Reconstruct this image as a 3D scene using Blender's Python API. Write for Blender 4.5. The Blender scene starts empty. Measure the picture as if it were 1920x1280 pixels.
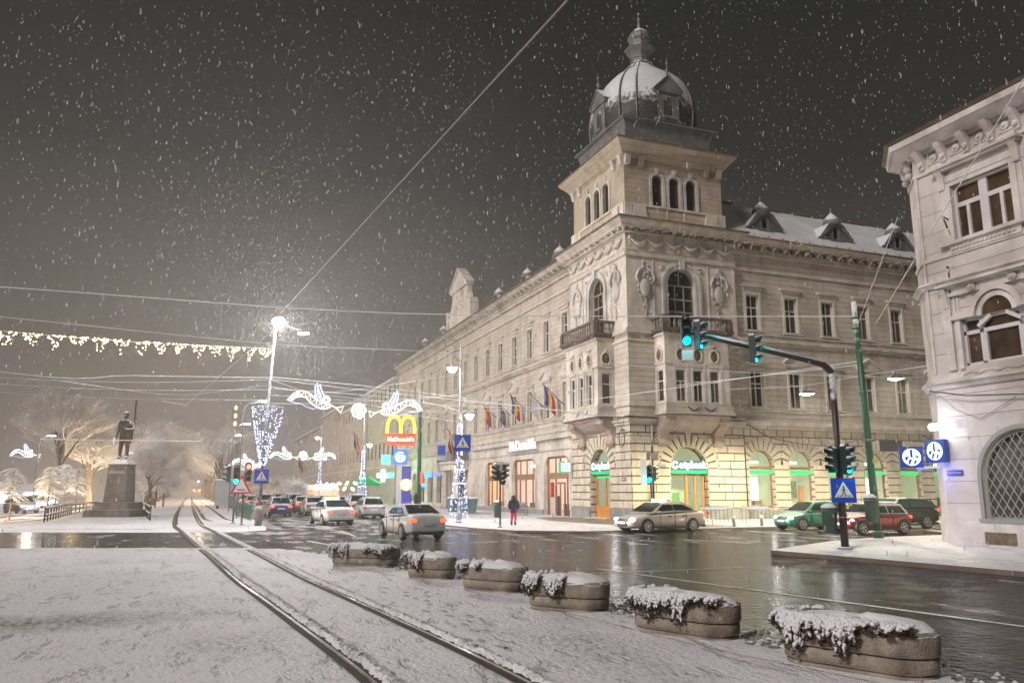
import bpy, bmesh, math, random
from mathutils import Vector, Matrix
R_=math.radians; PI=math.pi
S=bpy.context.scene; COL=S.collection
random.seed(7)
# ---------------- camera ----------------
cd=bpy.data.cameras.new("camera"); cam=bpy.data.objects.new("camera",cd); COL.objects.link(cam)
cam.location=(-26.115,-45.666,2.0); cam.rotation_euler=(R_(90+10.784),0,R_(-21.2))
cd.sensor_width=36; cd.lens=1470/1920*36; cd.clip_start=.1; cd.clip_end=3000
S.camera=cam
# ---------------- world: night sky lit by the town ----------------
W=bpy.data.worlds.new("World"); S.world=W; W.use_nodes=True
nt=W.node_tree; nt.nodes.clear()
def N(t,**k):
    n=nt.nodes.new(t)
    for a,b in k.items(): setattr(n,a,b)
    return n
out=N('ShaderNodeOutputWorld'); bg=N('ShaderNodeBackground'); tc=N('ShaderNodeTexCoord')
sep=N('ShaderNodeSeparateXYZ'); nt.links.new(tc.outputs['Generated'],sep.inputs[0])
rp=N('ShaderNodeValToRGB'); nt.links.new(sep.outputs[2],rp.inputs[0])
cr=rp.color_ramp; cr.elements[0].position=0; cr.elements[0].color=(.095,.083,.075,1)
cr.elements[1].position=.62; cr.elements[1].color=(.0066,.0074,.0060,1)
e=cr.elements.new(.18); e.color=(.048,.042,.037,1)
e=cr.elements.new(.38); e.color=(.0165,.0165,.0145,1)
# the glow of the avenue's lamps under the cloud
dot=N('ShaderNodeVectorMath',operation='DOT_PRODUCT'); nt.links.new(tc.outputs['Generated'],dot.inputs[0])
gd=Vector((math.sin(R_(2)),math.cos(R_(2)),.12)).normalized(); dot.inputs[1].default_value=gd
gr=N('ShaderNodeMapRange'); gr.inputs[1].default_value=.86; gr.inputs[2].default_value=1.0; gr.inputs[3].default_value=1.0; gr.inputs[4].default_value=1.7
nt.links.new(dot.outputs['Value'],gr.inputs[0])
mx=N('ShaderNodeVectorMath',operation='SCALE'); nt.links.new(rp.outputs[0],mx.inputs[0]); nt.links.new(gr.outputs[0],mx.inputs['Scale'])
nt.links.new(mx.outputs[0],bg.inputs[0]); bg.inputs[1].default_value=1.0
nt.links.new(bg.outputs[0],out.inputs[0])
# ---------------- one soft lamp: the town's glow from the square side ----------------
ld=bpy.data.lights.new("sun","SUN"); ld.energy=1.25; ld.angle=R_(12); ld.color=(1.0,.935,.885)
sun=bpy.data.objects.new("sun",ld); COL.objects.link(sun)
sd=Vector((-.85,-.36,.62)).normalized()   # direction towards the light
sun.rotation_euler=sd.to_track_quat('Z','Y').to_euler()
S.view_settings.view_transform='Standard'; S.view_settings.look='None'; S.view_settings.exposure=1.0; S.view_settings.gamma=1
try:
    S.cycles.use_denoising=True; S.cycles.max_bounces=5; S.cycles.diffuse_bounces=2; S.cycles.glossy_bounces=3
    S.cycles.transmission_bounces=3; S.cycles.volume_bounces=0; S.cycles.transparent_max_bounces=8
    S.cycles.sample_clamp_indirect=3; S.cycles.sample_clamp_direct=8
    S.cycles.volume_step_rate=4; S.cycles.caustics_reflective=False; S.cycles.caustics_refractive=False
except Exception: pass

# ---------------- materials ----------------
MATS={}
def mat(name,base=(.5,.5,.5),rough=.6,metal=0.,var=0.,vs=1.5,stain=None,sa=.5,ss=.35,bump=0.,bs=12.,snow=0.,snowth=.45,emit=None,es=1.,brick=None,alpha=1.,coat=0.,spec=.5):
    if name in MATS: return MATS[name]
    m=bpy.data.materials.new(name); m.use_nodes=True; t=m.node_tree; b=t.nodes['Principled BSDF']; L=t.links.new
    def n(k,**kw):
        x=t.nodes.new(k)
        for a,c in kw.items(): setattr(x,a,c)
        return x
    b.inputs['Roughness'].default_value=rough; b.inputs['Metallic'].default_value=metal
    b.inputs['Base Color'].default_value=(*base,1); b.inputs['Coat Weight'].default_value=coat
    b.inputs['Specular IOR Level'].default_value=spec
    tc=n('ShaderNodeTexCoord'); src=tc.outputs['Object']; col=None
    def noise(sc,det=4,vec=src,stretch=None):
        x=n('ShaderNodeTexNoise'); x.inputs['Scale'].default_value=sc; x.inputs['Detail'].default_value=det
        if stretch:
            mp=n('ShaderNodeMapping'); mp.inputs['Scale'].default_value=stretch; L(vec,mp.inputs[0]); vec=mp.outputs[0]
        L(vec,x.inputs['Vector']); return x.outputs['Fac']
    def mixc(f,a,c):
        x=n('ShaderNodeMix',data_type='RGBA')
        L(f,x.inputs[0]) if hasattr(f,'node') else setattr(x.inputs[0],'default_value',f)
        for s,v in ((x.inputs[6],a),(x.inputs[7],c)):
            L(v,s) if hasattr(v,'node') else setattr(s,'default_value',(*v,1))
        return x.outputs[2]
    def ramp(f,lo,hi,a=0.,c=1.):
        x=n('ShaderNodeMapRange'); L(f,x.inputs[0]); x.inputs[1].default_value=lo; x.inputs[2].default_value=hi; x.inputs[3].default_value=a; x.inputs[4].default_value=c; return x.outputs[0]
    height=None
    if brick:
        # brick = (row height, block width, joint, joint colour, bump, offset)
        rh,bw,jt,jc,bb,off=brick
        sp=n('ShaderNodeSeparateXYZ'); L(src,sp.inputs[0]); cb=n('ShaderNodeCombineXYZ')
        ad=n('ShaderNodeMath',operation='ADD'); L(sp.outputs[0],ad.inputs[0]); L(sp.outputs[1],ad.inputs[1])
        L(ad.outputs[0],cb.inputs[0]); L(sp.outputs[2],cb.inputs[1])
        bt=n('ShaderNodeTexBrick'); L(cb.outputs[0],bt.inputs['Vector']); bt.inputs['Scale'].default_value=1
        bt.inputs['Row Height'].default_value=rh; bt.inputs['Brick Width'].default_value=bw; bt.inputs['Mortar Size'].default_value=jt
        bt.inputs['Mortar Smooth'].default_value=.3; bt.offset=off
        a=tuple(c*1.04 for c in base); d=tuple(c*.92 for c in base)
        bt.inputs['Color1'].default_value=(*a,1); bt.inputs['Color2'].default_value=(*d,1); bt.inputs['Mortar'].default_value=(*jc,1)
        col=bt.outputs['Color']; height=(bt.outputs['Fac'],-bb)
    if var:
        lo=tuple(c*(1-var) for c in base); hi=tuple(min(1,c*(1+var)) for c in base)
        f=ramp(noise(vs,5),.3,.7)
        if col is None: col=mixc(f,lo,hi)
        else:
            x=n('ShaderNodeMix',data_type='RGBA',blend_type='MULTIPLY'); x.inputs[0].default_value=1
            L(col,x.inputs[6]); L(mixc(f,(1-var,)*3,(1,)*3),x.inputs[7]); col=x.outputs[2]
    if stain:
        f=ramp(noise(ss,7),.5,.72,0,sa)
        f2=ramp(noise(1.1,5,stretch=(1.3,1.3,.16)),.5,.75,0,sa*.8)
        mxx=n('ShaderNodeMath',operation='MAXIMUM'); L(f,mxx.inputs[0]); L(f2,mxx.inputs[1])
        col=mixc(mxx.outputs[0],col if col is not None else base,stain)
    if snow:
        g=n('ShaderNodeNewGeometry'); s2=n('ShaderNodeSeparateXYZ'); L(g.outputs['Normal'],s2.inputs[0])
        nn=noise(3.5,4); ad=n('ShaderNodeMath',operation='MULTIPLY_ADD'); L(nn,ad.inputs[0]); ad.inputs[1].default_value=.5; L(s2.outputs[2],ad.inputs[2])
        f=ramp(ad.outputs[0],snowth+.22,snowth+.36,0,snow)
        col=mixc(f,col if col is not None else base,(.80,.80,.82))
        rr=n('ShaderNodeMix',data_type='FLOAT'); L(f,rr.inputs[0]); rr.inputs[2].default_value=rough; rr.inputs[3].default_value=.75; L(rr.outputs[0],b.inputs['Roughness'])
        mm=n('ShaderNodeMath',operation='MULTIPLY_ADD'); L(f,mm.inputs[0]); mm.inputs[1].default_value=-metal; mm.inputs[2].default_value=metal; L(mm.outputs[0],b.inputs['Metallic'])
    if col is not None: L(col,b.inputs['Base Color'])
    bn=None
    if height:
        x=n('ShaderNodeBump'); x.inputs['Strength'].default_value=.9; x.inputs['Distance'].default_value=abs(height[1]); x.invert=height[1]<0; L(height[0],x.inputs['Height']); bn=x.outputs[0]
    if bump:
        x=n('ShaderNodeBump'); x.inputs['Strength'].default_value=.8; x.inputs['Distance'].default_value=bump; L(noise(bs,6),x.inputs['Height'])
        if bn is not None: L(bn,x.inputs['Normal'])
        bn=x.outputs[0]
    if bn is not None: L(bn,b.inputs['Normal'])
    if emit:
        b.inputs['Emission Color'].default_value=(*emit,1); b.inputs['Emission Strength'].default_value=es
    if alpha<1: b.inputs['Alpha'].default_value=alpha
    MATS[name]=m; return m
DIRT=(.13,.095,.065)
def facade(name,base,**k): return mat(name,base,rough=.85,var=.18,vs=1.3,stain=(.22,.17,.125),sa=.62,bump=.02,bs=9,**k)
M=dict(
 rust=facade('rusticated_render',(.68,.60,.49),brick=(.53,1.15,.05,(.11,.075,.045),.06,.5)),
 wall=facade('warm_render',(.66,.59,.50),brick=(.40,9.,.016,(.34,.28,.22),.025,0.)),
 plain=facade('plain_render',(.70,.635,.555)),
 tower=facade('tower_render',(.60,.49,.375),brick=(.36,9.,.012,(.36,.28,.20),.02,0.)),
 trim=facade('trim_stone',(.63,.565,.485),snow=.9,snowth=.62),
 trimlight=facade('light_trim',(.62,.58,.54)),
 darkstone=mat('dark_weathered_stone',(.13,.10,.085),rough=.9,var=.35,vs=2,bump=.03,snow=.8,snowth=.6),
 ledge=mat('weathered_ledge',(.16,.12,.08),rough=.9,var=.3,snow=.5,snowth=.6),
 plinth=mat('grey_plinth',(.27,.27,.255),rough=.9,var=.25,bump=.02),
 wood=mat('window_wood',(.34,.30,.26),rough=.6,var=.15),
 whitewood=mat('pale_window_frame',(.62,.59,.55),rough=.6,var=.1),
 glass=mat('dark_pane',(.045,.032,.018),rough=.12,var=.6,vs=.6,spec=.7),
 brownwood=mat('brown_shop_frame',(.27,.14,.075),rough=.5,var=.15),
 orange=mat('orange_door_wood',(.62,.25,.055),rough=.5,var=.12),
 roofsnow=mat('snow_roof',(.62,.61,.63),rough=.8,var=.12,vs=.6,stain=(.32,.31,.31),sa=.35,bump=.03,bs=3),
 slate=mat('slate_tiles',(.085,.07,.06),rough=.6,var=.35,vs=2,brick=(.22,.34,.012,(.03,.025,.02),.04,.5),snow=.9,snowth=.06),
 copper=mat('grey_zinc',(.165,.16,.15),rough=.55,var=.3,bump=.01,snow=.9,snowth=.45),
 snow=mat('snow_cap',(.80,.80,.82),rough=.8,bump=.05,bs=7),
 asphalt_pole=mat('dark_pole',(.07,.06,.06),rough=.5,metal=.2,snow=.9,snowth=.5),
 greenpole=mat('green_pole_paint',(.025,.105,.052),rough=.4,var=.25,snow=.9,snowth=.5),
 greypole=mat('grey_pole',(.17,.17,.18),rough=.5,metal=.3,var=.15,snow=.9,snowth=.5),
 blackhouse=mat('black_housing',(.012,.03,.028),rough=.45,snow=.95,snowth=.45),
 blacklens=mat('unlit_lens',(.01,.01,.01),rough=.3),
 iron=mat('black_iron',(.03,.03,.032),rough=.5,metal=.3,snow=.8,snowth=.5),
)
def pane_variation(m):
    t=m.node_tree; b=t.nodes['Principled BSDF']; oi=t.nodes.new('ShaderNodeObjectInfo'); r=t.nodes.new('ShaderNodeValToRGB'); r.color_ramp.elements[0].color=(.018,.013,.009,1); r.color_ramp.elements[1].color=(.11,.085,.06,1); e=r.color_ramp.elements.new(.7); e.color=(.045,.032,.02,1)
    t.links.new(oi.outputs['Random'],r.inputs[0]); t.links.new(r.outputs[0],b.inputs['Base Color'])
pane_variation(M['glass'])
def emis(name,c,s): return mat(name,c,rough=.5,emit=c,es=s)

# ---------------- mesh builder ----------------
class B:
    def __init__(s,T=None): s.v=[]; s.f=[]; s.mi=[]; s.T=T or Matrix(); s.m=0; s.sm=[]
    def add(s,vs,fs,smooth=False):
        k=len(s.v); s.v+=[tuple(s.T@Vector(p)) for p in vs]; s.f+=[[i+k for i in f] for f in fs]; s.mi+=[s.m]*len(fs); s.sm+=[smooth]*len(fs); return s
    def quad(s,a,b,c,d): return s.add([a,b,c,d],[[0,1,2,3]])
    def box(s,x0,x1,y0,y1,z0,z1):
        return s.add([(x0,y0,z0),(x1,y0,z0),(x1,y1,z0),(x0,y1,z0),(x0,y0,z1),(x1,y0,z1),(x1,y1,z1),(x0,y1,z1)],[[0,3,2,1],[4,5,6,7],[0,1,5,4],[1,2,6,5],[2,3,7,6],[3,0,4,7]])
    def cbox(s,c,d,rz=0.,M=None):
        T=Matrix.Translation(c)@(M or Matrix.Rotation(rz,4,'Z')); o=s.T; s.T=o@T; x,y,z=d[0]/2,d[1]/2,d[2]/2; s.box(-x,x,-y,y,-z,z); s.T=o; return s
    def taper(s,c,d0,d1,h):  # frustum box, base centre c
        x,y=d0[0]/2,d0[1]/2; X,Y=d1[0]/2,d1[1]/2; a,b,z=c
        return s.add([(a-x,b-y,z),(a+x,b-y,z),(a+x,b+y,z),(a-x,b+y,z),(a-X,b-Y,z+h),(a+X,b-Y,z+h),(a+X,b+Y,z+h),(a-X,b+Y,z+h)],[[0,3,2,1],[4,5,6,7],[0,1,5,4],[1,2,6,5],[2,3,7,6],[3,0,4,7]])
    def tube(s,pts,r,n=6,cap=True,r1=None,smooth=True):
        pts=[Vector(p) for p in pts]; k=len(pts); vs=[];fs=[]; up=None
        for i,p in enumerate(pts):
            d=(pts[min(i+1,k-1)]-pts[max(i-1,0)]).normalized()
            if up is None: up=Vector((0,0,1)) if abs(d.z)<.9 else Vector((1,0,0))
            a=d.cross(up).normalized(); b_=d.cross(a)
            up=a.cross(d)
            rr=r if r1 is None else r+(r1-r)*i/max(1,k-1)
            if isinstance(r,(list,tuple)): rr=r[i]
            vs+=[tuple(p+(a*math.cos(2*PI*j/n)+b_*math.sin(2*PI*j/n))*rr) for j in range(n)]
        for i in range(k-1):
            for j in range(n): fs.append([i*n+j,i*n+(j+1)%n,(i+1)*n+(j+1)%n,(i+1)*n+j])
        if cap: fs.append(list(range(n-1,-1,-1))); fs.append([(k-1)*n+j for j in range(n)])
        return s.add(vs,fs,smooth)
    def lathe(s,prof,n=12,c=(0,0,0),smooth=True,rot=0.,sx=1.,sy=1.):
        vs=[];fs=[]; k=len(prof)
        for r,z in prof:
            vs+=[(c[0]+sx*r*math.cos(rot+2*PI*j/n),c[1]+sy*r*math.sin(rot+2*PI*j/n),c[2]+z) for j in range(n)]
        for i in range(k-1):
            for j in range(n): fs.append([i*n+j,i*n+(j+1)%n,(i+1)*n+(j+1)%n,(i+1)*n+j])
        fs.append(list(range(n-1,-1,-1))); fs.append([(k-1)*n+j for j in range(n)])
        return s.add(vs,fs,smooth)
    def ball(s,c,r,n=8,sc=(1,1,1)):
        m=max(3,n//2); prof=[(max(1e-3,math.sin(PI*i/m))*r,-math.cos(PI*i/m)*r*sc[2]) for i in range(m+1)]
        return s.lathe(prof,n,c,True,0,sc[0],sc[1])
    def prism(s,poly,y0,y1,ax='xz'):
        n=len(poly)
        f=(lambda p,y:(p[0],y,p[1])) if ax=='xz' else (lambda p,y:(y,p[0],p[1])) if ax=='yz' else (lambda p,y:(p[0],p[1],y))
        return s.add([f(p,y0) for p in poly]+[f(p,y1) for p in poly],[list(range(n-1,-1,-1)),[n+i for i in range(n)]]+[[i,(i+1)%n,n+(i+1)%n,n+i] for i in range(n)])
    def ring(s,cx,cz,r0,r1,y0,y1,a0=0.,a1=PI,n=14):  # arched band in the xz plane
        for i in range(n):
            t0=a0+(a1-a0)*i/n; t1=a0+(a1-a0)*(i+1)/n
            s.prism([(cx+r0*math.cos(t0),cz+r0*math.sin(t0)),(cx+r1*math.cos(t0),cz+r1*math.sin(t0)),(cx+r1*math.cos(t1),cz+r1*math.sin(t1)),(cx+r0*math.cos(t1),cz+r0*math.sin(t1))],y0,y1)
        return s
    def panel(s,a0,a1,z0,z1,ops,y=0.,dep=.35,n=12):
        ops=sorted(ops); x=a0; q=lambda X0,X1,Z0,Z1: s.quad((X0,y,Z0),(X1,y,Z0),(X1,y,Z1),(X0,y,Z1)) if X1-X0>1e-4 and Z1-Z0>1e-4 else None
        for (c,w,zb,zt,ar) in ops:
            l,r=c-w/2,c+w/2; q(x,l,z0,z1); q(l,r,z0,zb); x=r; Y=y+dep
            if ar:
                zs=zt-w/2; P=[(c-w/2*math.cos(PI*i/n),zs+w/2*math.sin(PI*i/n)) for i in range(n+1)]
                for i in range(n):
                    s.quad((P[i][0],y,P[i][1]),(P[i+1][0],y,P[i+1][1]),(P[i+1][0],y,z1),(P[i][0],y,z1))
                    s.quad((P[i][0],y,P[i][1]),(P[i][0],Y,P[i][1]),(P[i+1][0],Y,P[i+1][1]),(P[i+1][0],y,P[i+1][1]))
            else:
                zs=zt; q(l,r,zt,z1); s.quad((l,y,zt),(l,Y,zt),(r,Y,zt),(r,y,zt))
            s.quad((l,y,zb),(l,Y,zb),(l,Y,zs),(l,y,zs)); s.quad((r,y,zb),(r,y,zs),(r,Y,zs),(r,Y,zb)); s.quad((l,y,zb),(r,y,zb),(r,Y,zb),(l,Y,zb))
        q(x,a1,z0,z1); return s
    def grid(s,nx,ny,fn,smooth=True):
        vs=[fn(i/nx,j/ny) for j in range(ny+1) for i in range(nx+1)]
        return s.add(vs,[[j*(nx+1)+i,j*(nx+1)+i+1,(j+1)*(nx+1)+i+1,(j+1)*(nx+1)+i] for j in range(ny) for i in range(nx)],smooth)
    def mesh(s,name,mats):
        me=bpy.data.meshes.new(name); me.from_pydata(s.v,[],s.f)
        for m in (mats if isinstance(mats,(list,tuple)) else [mats]): me.materials.append(m)
        me.polygons.foreach_set('material_index',s.mi); me.polygons.foreach_set('use_smooth',s.sm); me.update(); return me
    def obj(s,name,mats,parent=None,loc=None,**k):
        o=bpy.data.objects.new(name,s.mesh(name,mats)); COL.objects.link(o)
        if parent is not None: o.parent=parent
        if loc is not None: o.location=loc
        if k: tag(o,**k)
        return o
def tag(o,label=None,cat=None,group=None,kind=None):
    if label: o['label']=label
    if cat: o['category']=cat
    if group: o['group']=group
    if kind: o['kind']=kind
    return o
def empty(name,loc=(0,0,0),rz=0.,**k):
    o=bpy.data.objects.new(name,None); COL.objects.link(o); o.location=loc; o.rotation_euler=(0,0,rz); o.empty_display_size=.2
    return tag(o,**k)
def copy(o,parent=None,loc=None,rz=None,scale=None,**k):
    c=o.copy(); COL.objects.link(c); c.parent=parent
    if loc is not None: c.location=loc
    if rz is not None: c.rotation_euler=(0,0,rz)
    if scale is not None: c.scale=scale if isinstance(scale,(tuple,list)) else (scale,)*3
    for ch in list(o.children): copy(ch,c)
    return tag(c,**k)
def point(loc,e,c=(1,.95,.9),r=.15,name='lamp_light',parent=None):
    l=bpy.data.lights.new(name,'POINT'); l.energy=e; l.color=c; l.shadow_soft_size=r
    o=bpy.data.objects.new(name,l); COL.objects.link(o); o.location=loc
    if parent is not None: o.parent=parent
    return o
def spot(loc,e,c,name='lamp_light',parent=None,ang=162):
    l=bpy.data.lights.new(name,'SPOT'); l.energy=e; l.color=c; l.shadow_soft_size=.15; l.spot_size=R_(ang); l.spot_blend=.25
    o=bpy.data.objects.new(name,l); COL.objects.link(o); o.location=loc
    if parent is not None: o.parent=parent
    return o
FR=Matrix()                              # facade frame facing -y
FL=Matrix.Rotation(R_(-90),4,'Z')        # facade frame facing -x (a = -y)
cp_,sp_=math.cos(R_(10.784)),math.sin(R_(10.784)); ct_,st_=math.cos(R_(21.2)),math.sin(R_(21.2))
# ================= GROUND =================
def flat(poly,z,name,m,**k):
    return B().add([(x,y,z) for x,y in poly],[list(range(len(poly)))]).obj(name,m,**k)
def nodes(name):
    m=bpy.data.materials.new(name); m.use_nodes=True; t=m.node_tree; b=t.nodes['Principled BSDF']; return m,t,b
def snow_ground():
    m,t,b=nodes('trodden_snow'); L=t.links.new; n=t.nodes.new
    tc=n('ShaderNodeTexCoord')
    def noise(sc,det=5,st=(1,1,1),rot=0):
        mp=n('ShaderNodeMapping'); mp.inputs['Scale'].default_value=st; mp.inputs['Rotation'].default_value=(0,0,rot); L(tc.outputs['Object'],mp.inputs[0]); x=n('ShaderNodeTexNoise'); x.inputs['Scale'].default_value=sc; x.inputs['Detail'].default_value=det; x.inputs['Roughness'].default_value=.6; L(mp.outputs[0],x.inputs['Vector']); return x.outputs['Fac']
    def ramp(f,lo,hi,a=0,c=1):
        x=n('ShaderNodeMapRange'); L(f,x.inputs[0]); x.inputs[1].default_value=lo; x.inputs[2].default_value=hi; x.inputs[3].default_value=a; x.inputs[4].default_value=c; return x.outputs[0]
    def mth(op,a,c):
        x=n('ShaderNodeMath'); x.operation=op
        for s_,v in ((x.inputs[0],a),(x.inputs[1],c)):
            L(v,s_) if hasattr(v,'node') else setattr(s_,'default_value',v)
        return x.outputs[0]
    R0=R_(-35)
    patches=ramp(noise(.30,7,(1,.55,1),R0),.55,.72)      # thin, trodden places
    steps=ramp(noise(2.4,6,(1.0,.36,1),R0),.55,.63)      # foot marks
    fine=ramp(noise(11,6,(1,.6,1),R0),.42,.62)
    f=mth('MAXIMUM',mth('MULTIPLY',patches,mth('ADD',mth('MULTIPLY',fine,.8),.1)),mth('MULTIPLY',steps,mth('ADD',mth('MULTIPLY',fine,.50),.05)))
    f=mth('MAXIMUM',f,mth('MULTIPLY',ramp(noise(9,7,(1,.38,1),R0),.56,.72),.62))
    geo=n('ShaderNodeSeparateXYZ'); L(tc.outputs['Object'],geo.inputs[0])
    mx=n('ShaderNodeMix'); mx.data_type='RGBA'; L(f,mx.inputs[0]); mx.inputs[6].default_value=(.86,.84,.88,1); mx.inputs[7].default_value=(.21,.185,.165,1)
    tone=n('ShaderNodeMix'); tone.data_type='RGBA'; tone.blend_type='MULTIPLY'; tone.inputs[0].default_value=1; L(mx.outputs[2],tone.inputs[6])
    m2=n('ShaderNodeMix'); m2.data_type='RGBA'; L(ramp(noise(.12,3),.3,.7),m2.inputs[0]); m2.inputs[6].default_value=(.84,.83,.83,1); m2.inputs[7].default_value=(1,1,1,1); L(m2.outputs[2],tone.inputs[7])
    # a slushy bare patch left of the rails
    mp=n('ShaderNodeMapping'); mp.inputs['Location'].default_value=(28.6,31.2,0); mp.vector_type='POINT'; L(tc.outputs['Object'],mp.inputs[0])
    m3=n('ShaderNodeMapping'); m3.inputs['Rotation'].default_value=(0,0,R_(21)); m3.inputs['Scale'].default_value=(.26,.85,1); L(mp.outputs[0],m3.inputs[0])
    ln=n('ShaderNodeVectorMath'); ln.operation='LENGTH'; L(m3.outputs[0],ln.inputs[0]); pm=ramp(mth('ADD',ln.outputs['Value'],mth('MULTIPLY',noise(2.2,6,(1,.5,1),R0),1.5)),1.75,.85)
    m4=n('ShaderNodeMix'); m4.data_type='RGBA'; L(mth('MULTIPLY',pm,mth('ADD',mth('MULTIPLY',fine,.55),.35)),m4.inputs[0]); L(tone.outputs[2],m4.inputs[6]); m4.inputs[7].default_value=(.06,.048,.036,1); tone=m4
    L(tone.outputs[2],b.inputs['Base Color']); b.inputs['Roughness'].default_value=.7
    bp=n('ShaderNodeBump'); bp.inputs['Distance'].default_value=.042; bp.inputs['Strength'].default_value=.95
    h=mth('ADD',mth('MULTIPLY',noise(3.2,4,(1,.45,1),R0),.55),mth('MULTIPLY',noise(13,6),.95)); h=mth('SUBTRACT',h,mth('MULTIPLY',steps,.75)); L(h,bp.inputs['Height']); L(bp.outputs[0],b.inputs['Normal'])
    return m
MSNOW=snow_ground()
def wet_road():
    m,t,b=nodes('wet_slushy_asphalt'); L=t.links.new; n=t.nodes.new
    tc=n('ShaderNodeTexCoord')
    def noise(sc,det=5,st=(1,1,1),rot=0):
        mp=n('ShaderNodeMapping'); mp.inputs['Scale'].default_value=st; mp.inputs['Rotation'].default_value=(0,0,rot); L(tc.outputs['Object'],mp.inputs[0]); x=n('ShaderNodeTexNoise'); x.inputs['Scale'].default_value=sc; x.inputs['Detail'].default_value=det; x.inputs['Roughness'].default_value=.6; L(mp.outputs[0],x.inputs['Vector']); return x.outputs['Fac']
    def ramp(f,lo,hi,a=0,c=1):
        x=n('ShaderNodeMapRange'); L(f,x.inputs[0]); x.inputs[1].default_value=lo; x.inputs[2].default_value=hi; x.inputs[3].default_value=a; x.inputs[4].default_value=c; return x.outputs[0]
    def mth(op,a,c):
        x=n('ShaderNodeMath'); x.operation=op
        for s_,v in ((x.inputs[0],a),(x.inputs[1],c)):
            L(v,s_) if hasattr(v,'node') else setattr(s_,'default_value',v)
        return x.outputs[0]
    sp=n('ShaderNodeSeparateXYZ'); L(tc.outputs['Object'],sp.inputs[0])
    # slush lies deeper towards the avenue (larger y) and in the west arm
    far=ramp(sp.outputs[1],-26,4,0,1); west=ramp(sp.outputs[0],-24,-30,0,-.25)
    dens=mth('ADD',mth('MULTIPLY',far,.62),west)
    tr=noise(.9,6,(1,.35,1),R_(8))
    f=ramp(mth('ADD',tr,mth('MULTIPLY',dens,.30)),.60,.80)
    fine=ramp(noise(11,5),.35,.65,.45,1)
    f=mth('MULTIPLY',f,fine)
    f=mth('MAXIMUM',f,mth('MULTIPLY',ramp(noise(22,5),.62,.72),mth('ADD',.13,mth('MULTIPLY',ramp(noise(.6,4,(1,.4,1)),.48,.62),.5))))
    mx=n('ShaderNodeMix'); mx.data_type='RGBA'; L(f,mx.inputs[0]); mx.inputs[6].default_value=(.012,.012,.009,1); mx.inputs[7].default_value=(.58,.56,.57,1); L(mx.outputs[2],b.inputs['Base Color'])
    L(ramp(mth('ADD',f,mth('MULTIPLY',noise(1.3,3),.5)),.15,1.0,.05,.62),b.inputs['Roughness']); b.inputs['IOR'].default_value=1.45
    bp=n('ShaderNodeBump'); bp.inputs['Distance'].default_value=.06; bp.inputs['Strength'].default_value=1.0
    vo=n('ShaderNodeTexVoronoi'); vo.inputs['Scale'].default_value=7.5; L(tc.outputs['Object'],vo.inputs['Vector'])
    h=mth('ADD',mth('MULTIPLY',noise(2.2,3),.9),mth('ADD',mth('MULTIPLY',mth('MULTIPLY',vo.outputs['Distance'],-1.0),1.3),mth('MULTIPLY',noise(17,4),1.1))); h=mth('ADD',h,mth('MULTIPLY',f,.8)); L(h,bp.inputs['Height']); L(bp.outputs[0],b.inputs['Normal'])
    return m
MROAD=wet_road()
B().add([(-600,-200,0),(600,-200,0),(600,900,0),(-600,900,0)],[[0,1,2,3]]).obj('ground',MSNOW,kind='structure')
road=[(-17.2,-46),(-18.4,-41),(-19.2,-38),(-19.6,-36),(-19.9,-33.5),(-20.4,-30.7),(-21.3,-26.4),(-22.3,-21.5),(-23.6,-16.8),(-26.85,-14.9),(-32.65,-12.8),(-60,-2.4),(-95,10.5),(-95,23.5),(-60,9.9),(-35.2,.2),(-27.2,-2.9),(-24.2,-3.6),(-22.9,-2.2),(-22.6,2),(-22.6,180),(-12.9,180),(-12.9,-2),(-12.5,-6),(-11.5,-9),(-9,-10.6),(-5,-10.6),(0,-10.0),(60,-10.0),(60,-19.9),(4,-19.9),(.2,-20.1),(-3.5,-21.4),(-8.84,-24.4),(-8.3,-28),(-7.8,-32),(-7.5,-46)]
flat(road,.004,'road',MROAD,kind='structure')
def slab(poly,h,name,m,**k):
    n=len(poly); return B().add([(x,y,h) for x,y in poly]+[(x,y,-.05) for x,y in poly],[list(range(n))]+[[i,(i+1)%n,n+(i+1)%n,n+i] for i in range(n)]).obj(name,m,**k)
kerbm=mat('wet_kerb',(.16,.12,.10),rough=.6,var=.3,bump=.02,snow=.95,snowth=.5)
def kerb(pts,h,name,w=.18,**k):
    b=B()
    for (x0,y0),(x1,y1) in zip(pts,pts[1:]):
        d=Vector((x1-x0,y1-y0,0)); l=d.length; c=((x0+x1)/2,(y0+y1)/2,h/2-.02); b.cbox(c,(l+.01,w,h+.045),math.atan2(d.y,d.x))
    return b.obj(name,kerbm,**k)
pv=[(-12.9,150),(-12.9,-2),(-12.5,-6),(-11.5,-9),(-9,-10.6),(-5,-10.6),(0,-10.0),(60,-10.0),(60,.2),(.2,.2),(.2,150)]
slab(pv,.10,'pavement',MSNOW,kind='structure')
kerb(pv[:8],.10,'kerb',kind='structure')
isl=[(60,-19.9),(4,-19.9),(.2,-20.1),(-3.5,-21.4),(-8.84,-24.4),(-8.3,-28),(-7.8,-32),(-7.5,-46),(10,-46),(10,-30),(60,-30)]
slab(isl,.13,'pavement',MSNOW,kind='structure'); kerb(isl[:8],.13,'kerb',kind='structure')
# wet bare patch of pavement by the bank door
flat([(-3,-9.6),(1.5,-9.2),(1.2,-1),(-.3,3.3),(-.8,9),(-3.5,8),(-5,2),(-4.2,-5)],.104,'path',mat('wet_pavement',(.20,.165,.135),rough=.35,var=.35,vs=1.5,bump=.015),kind='structure')
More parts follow.
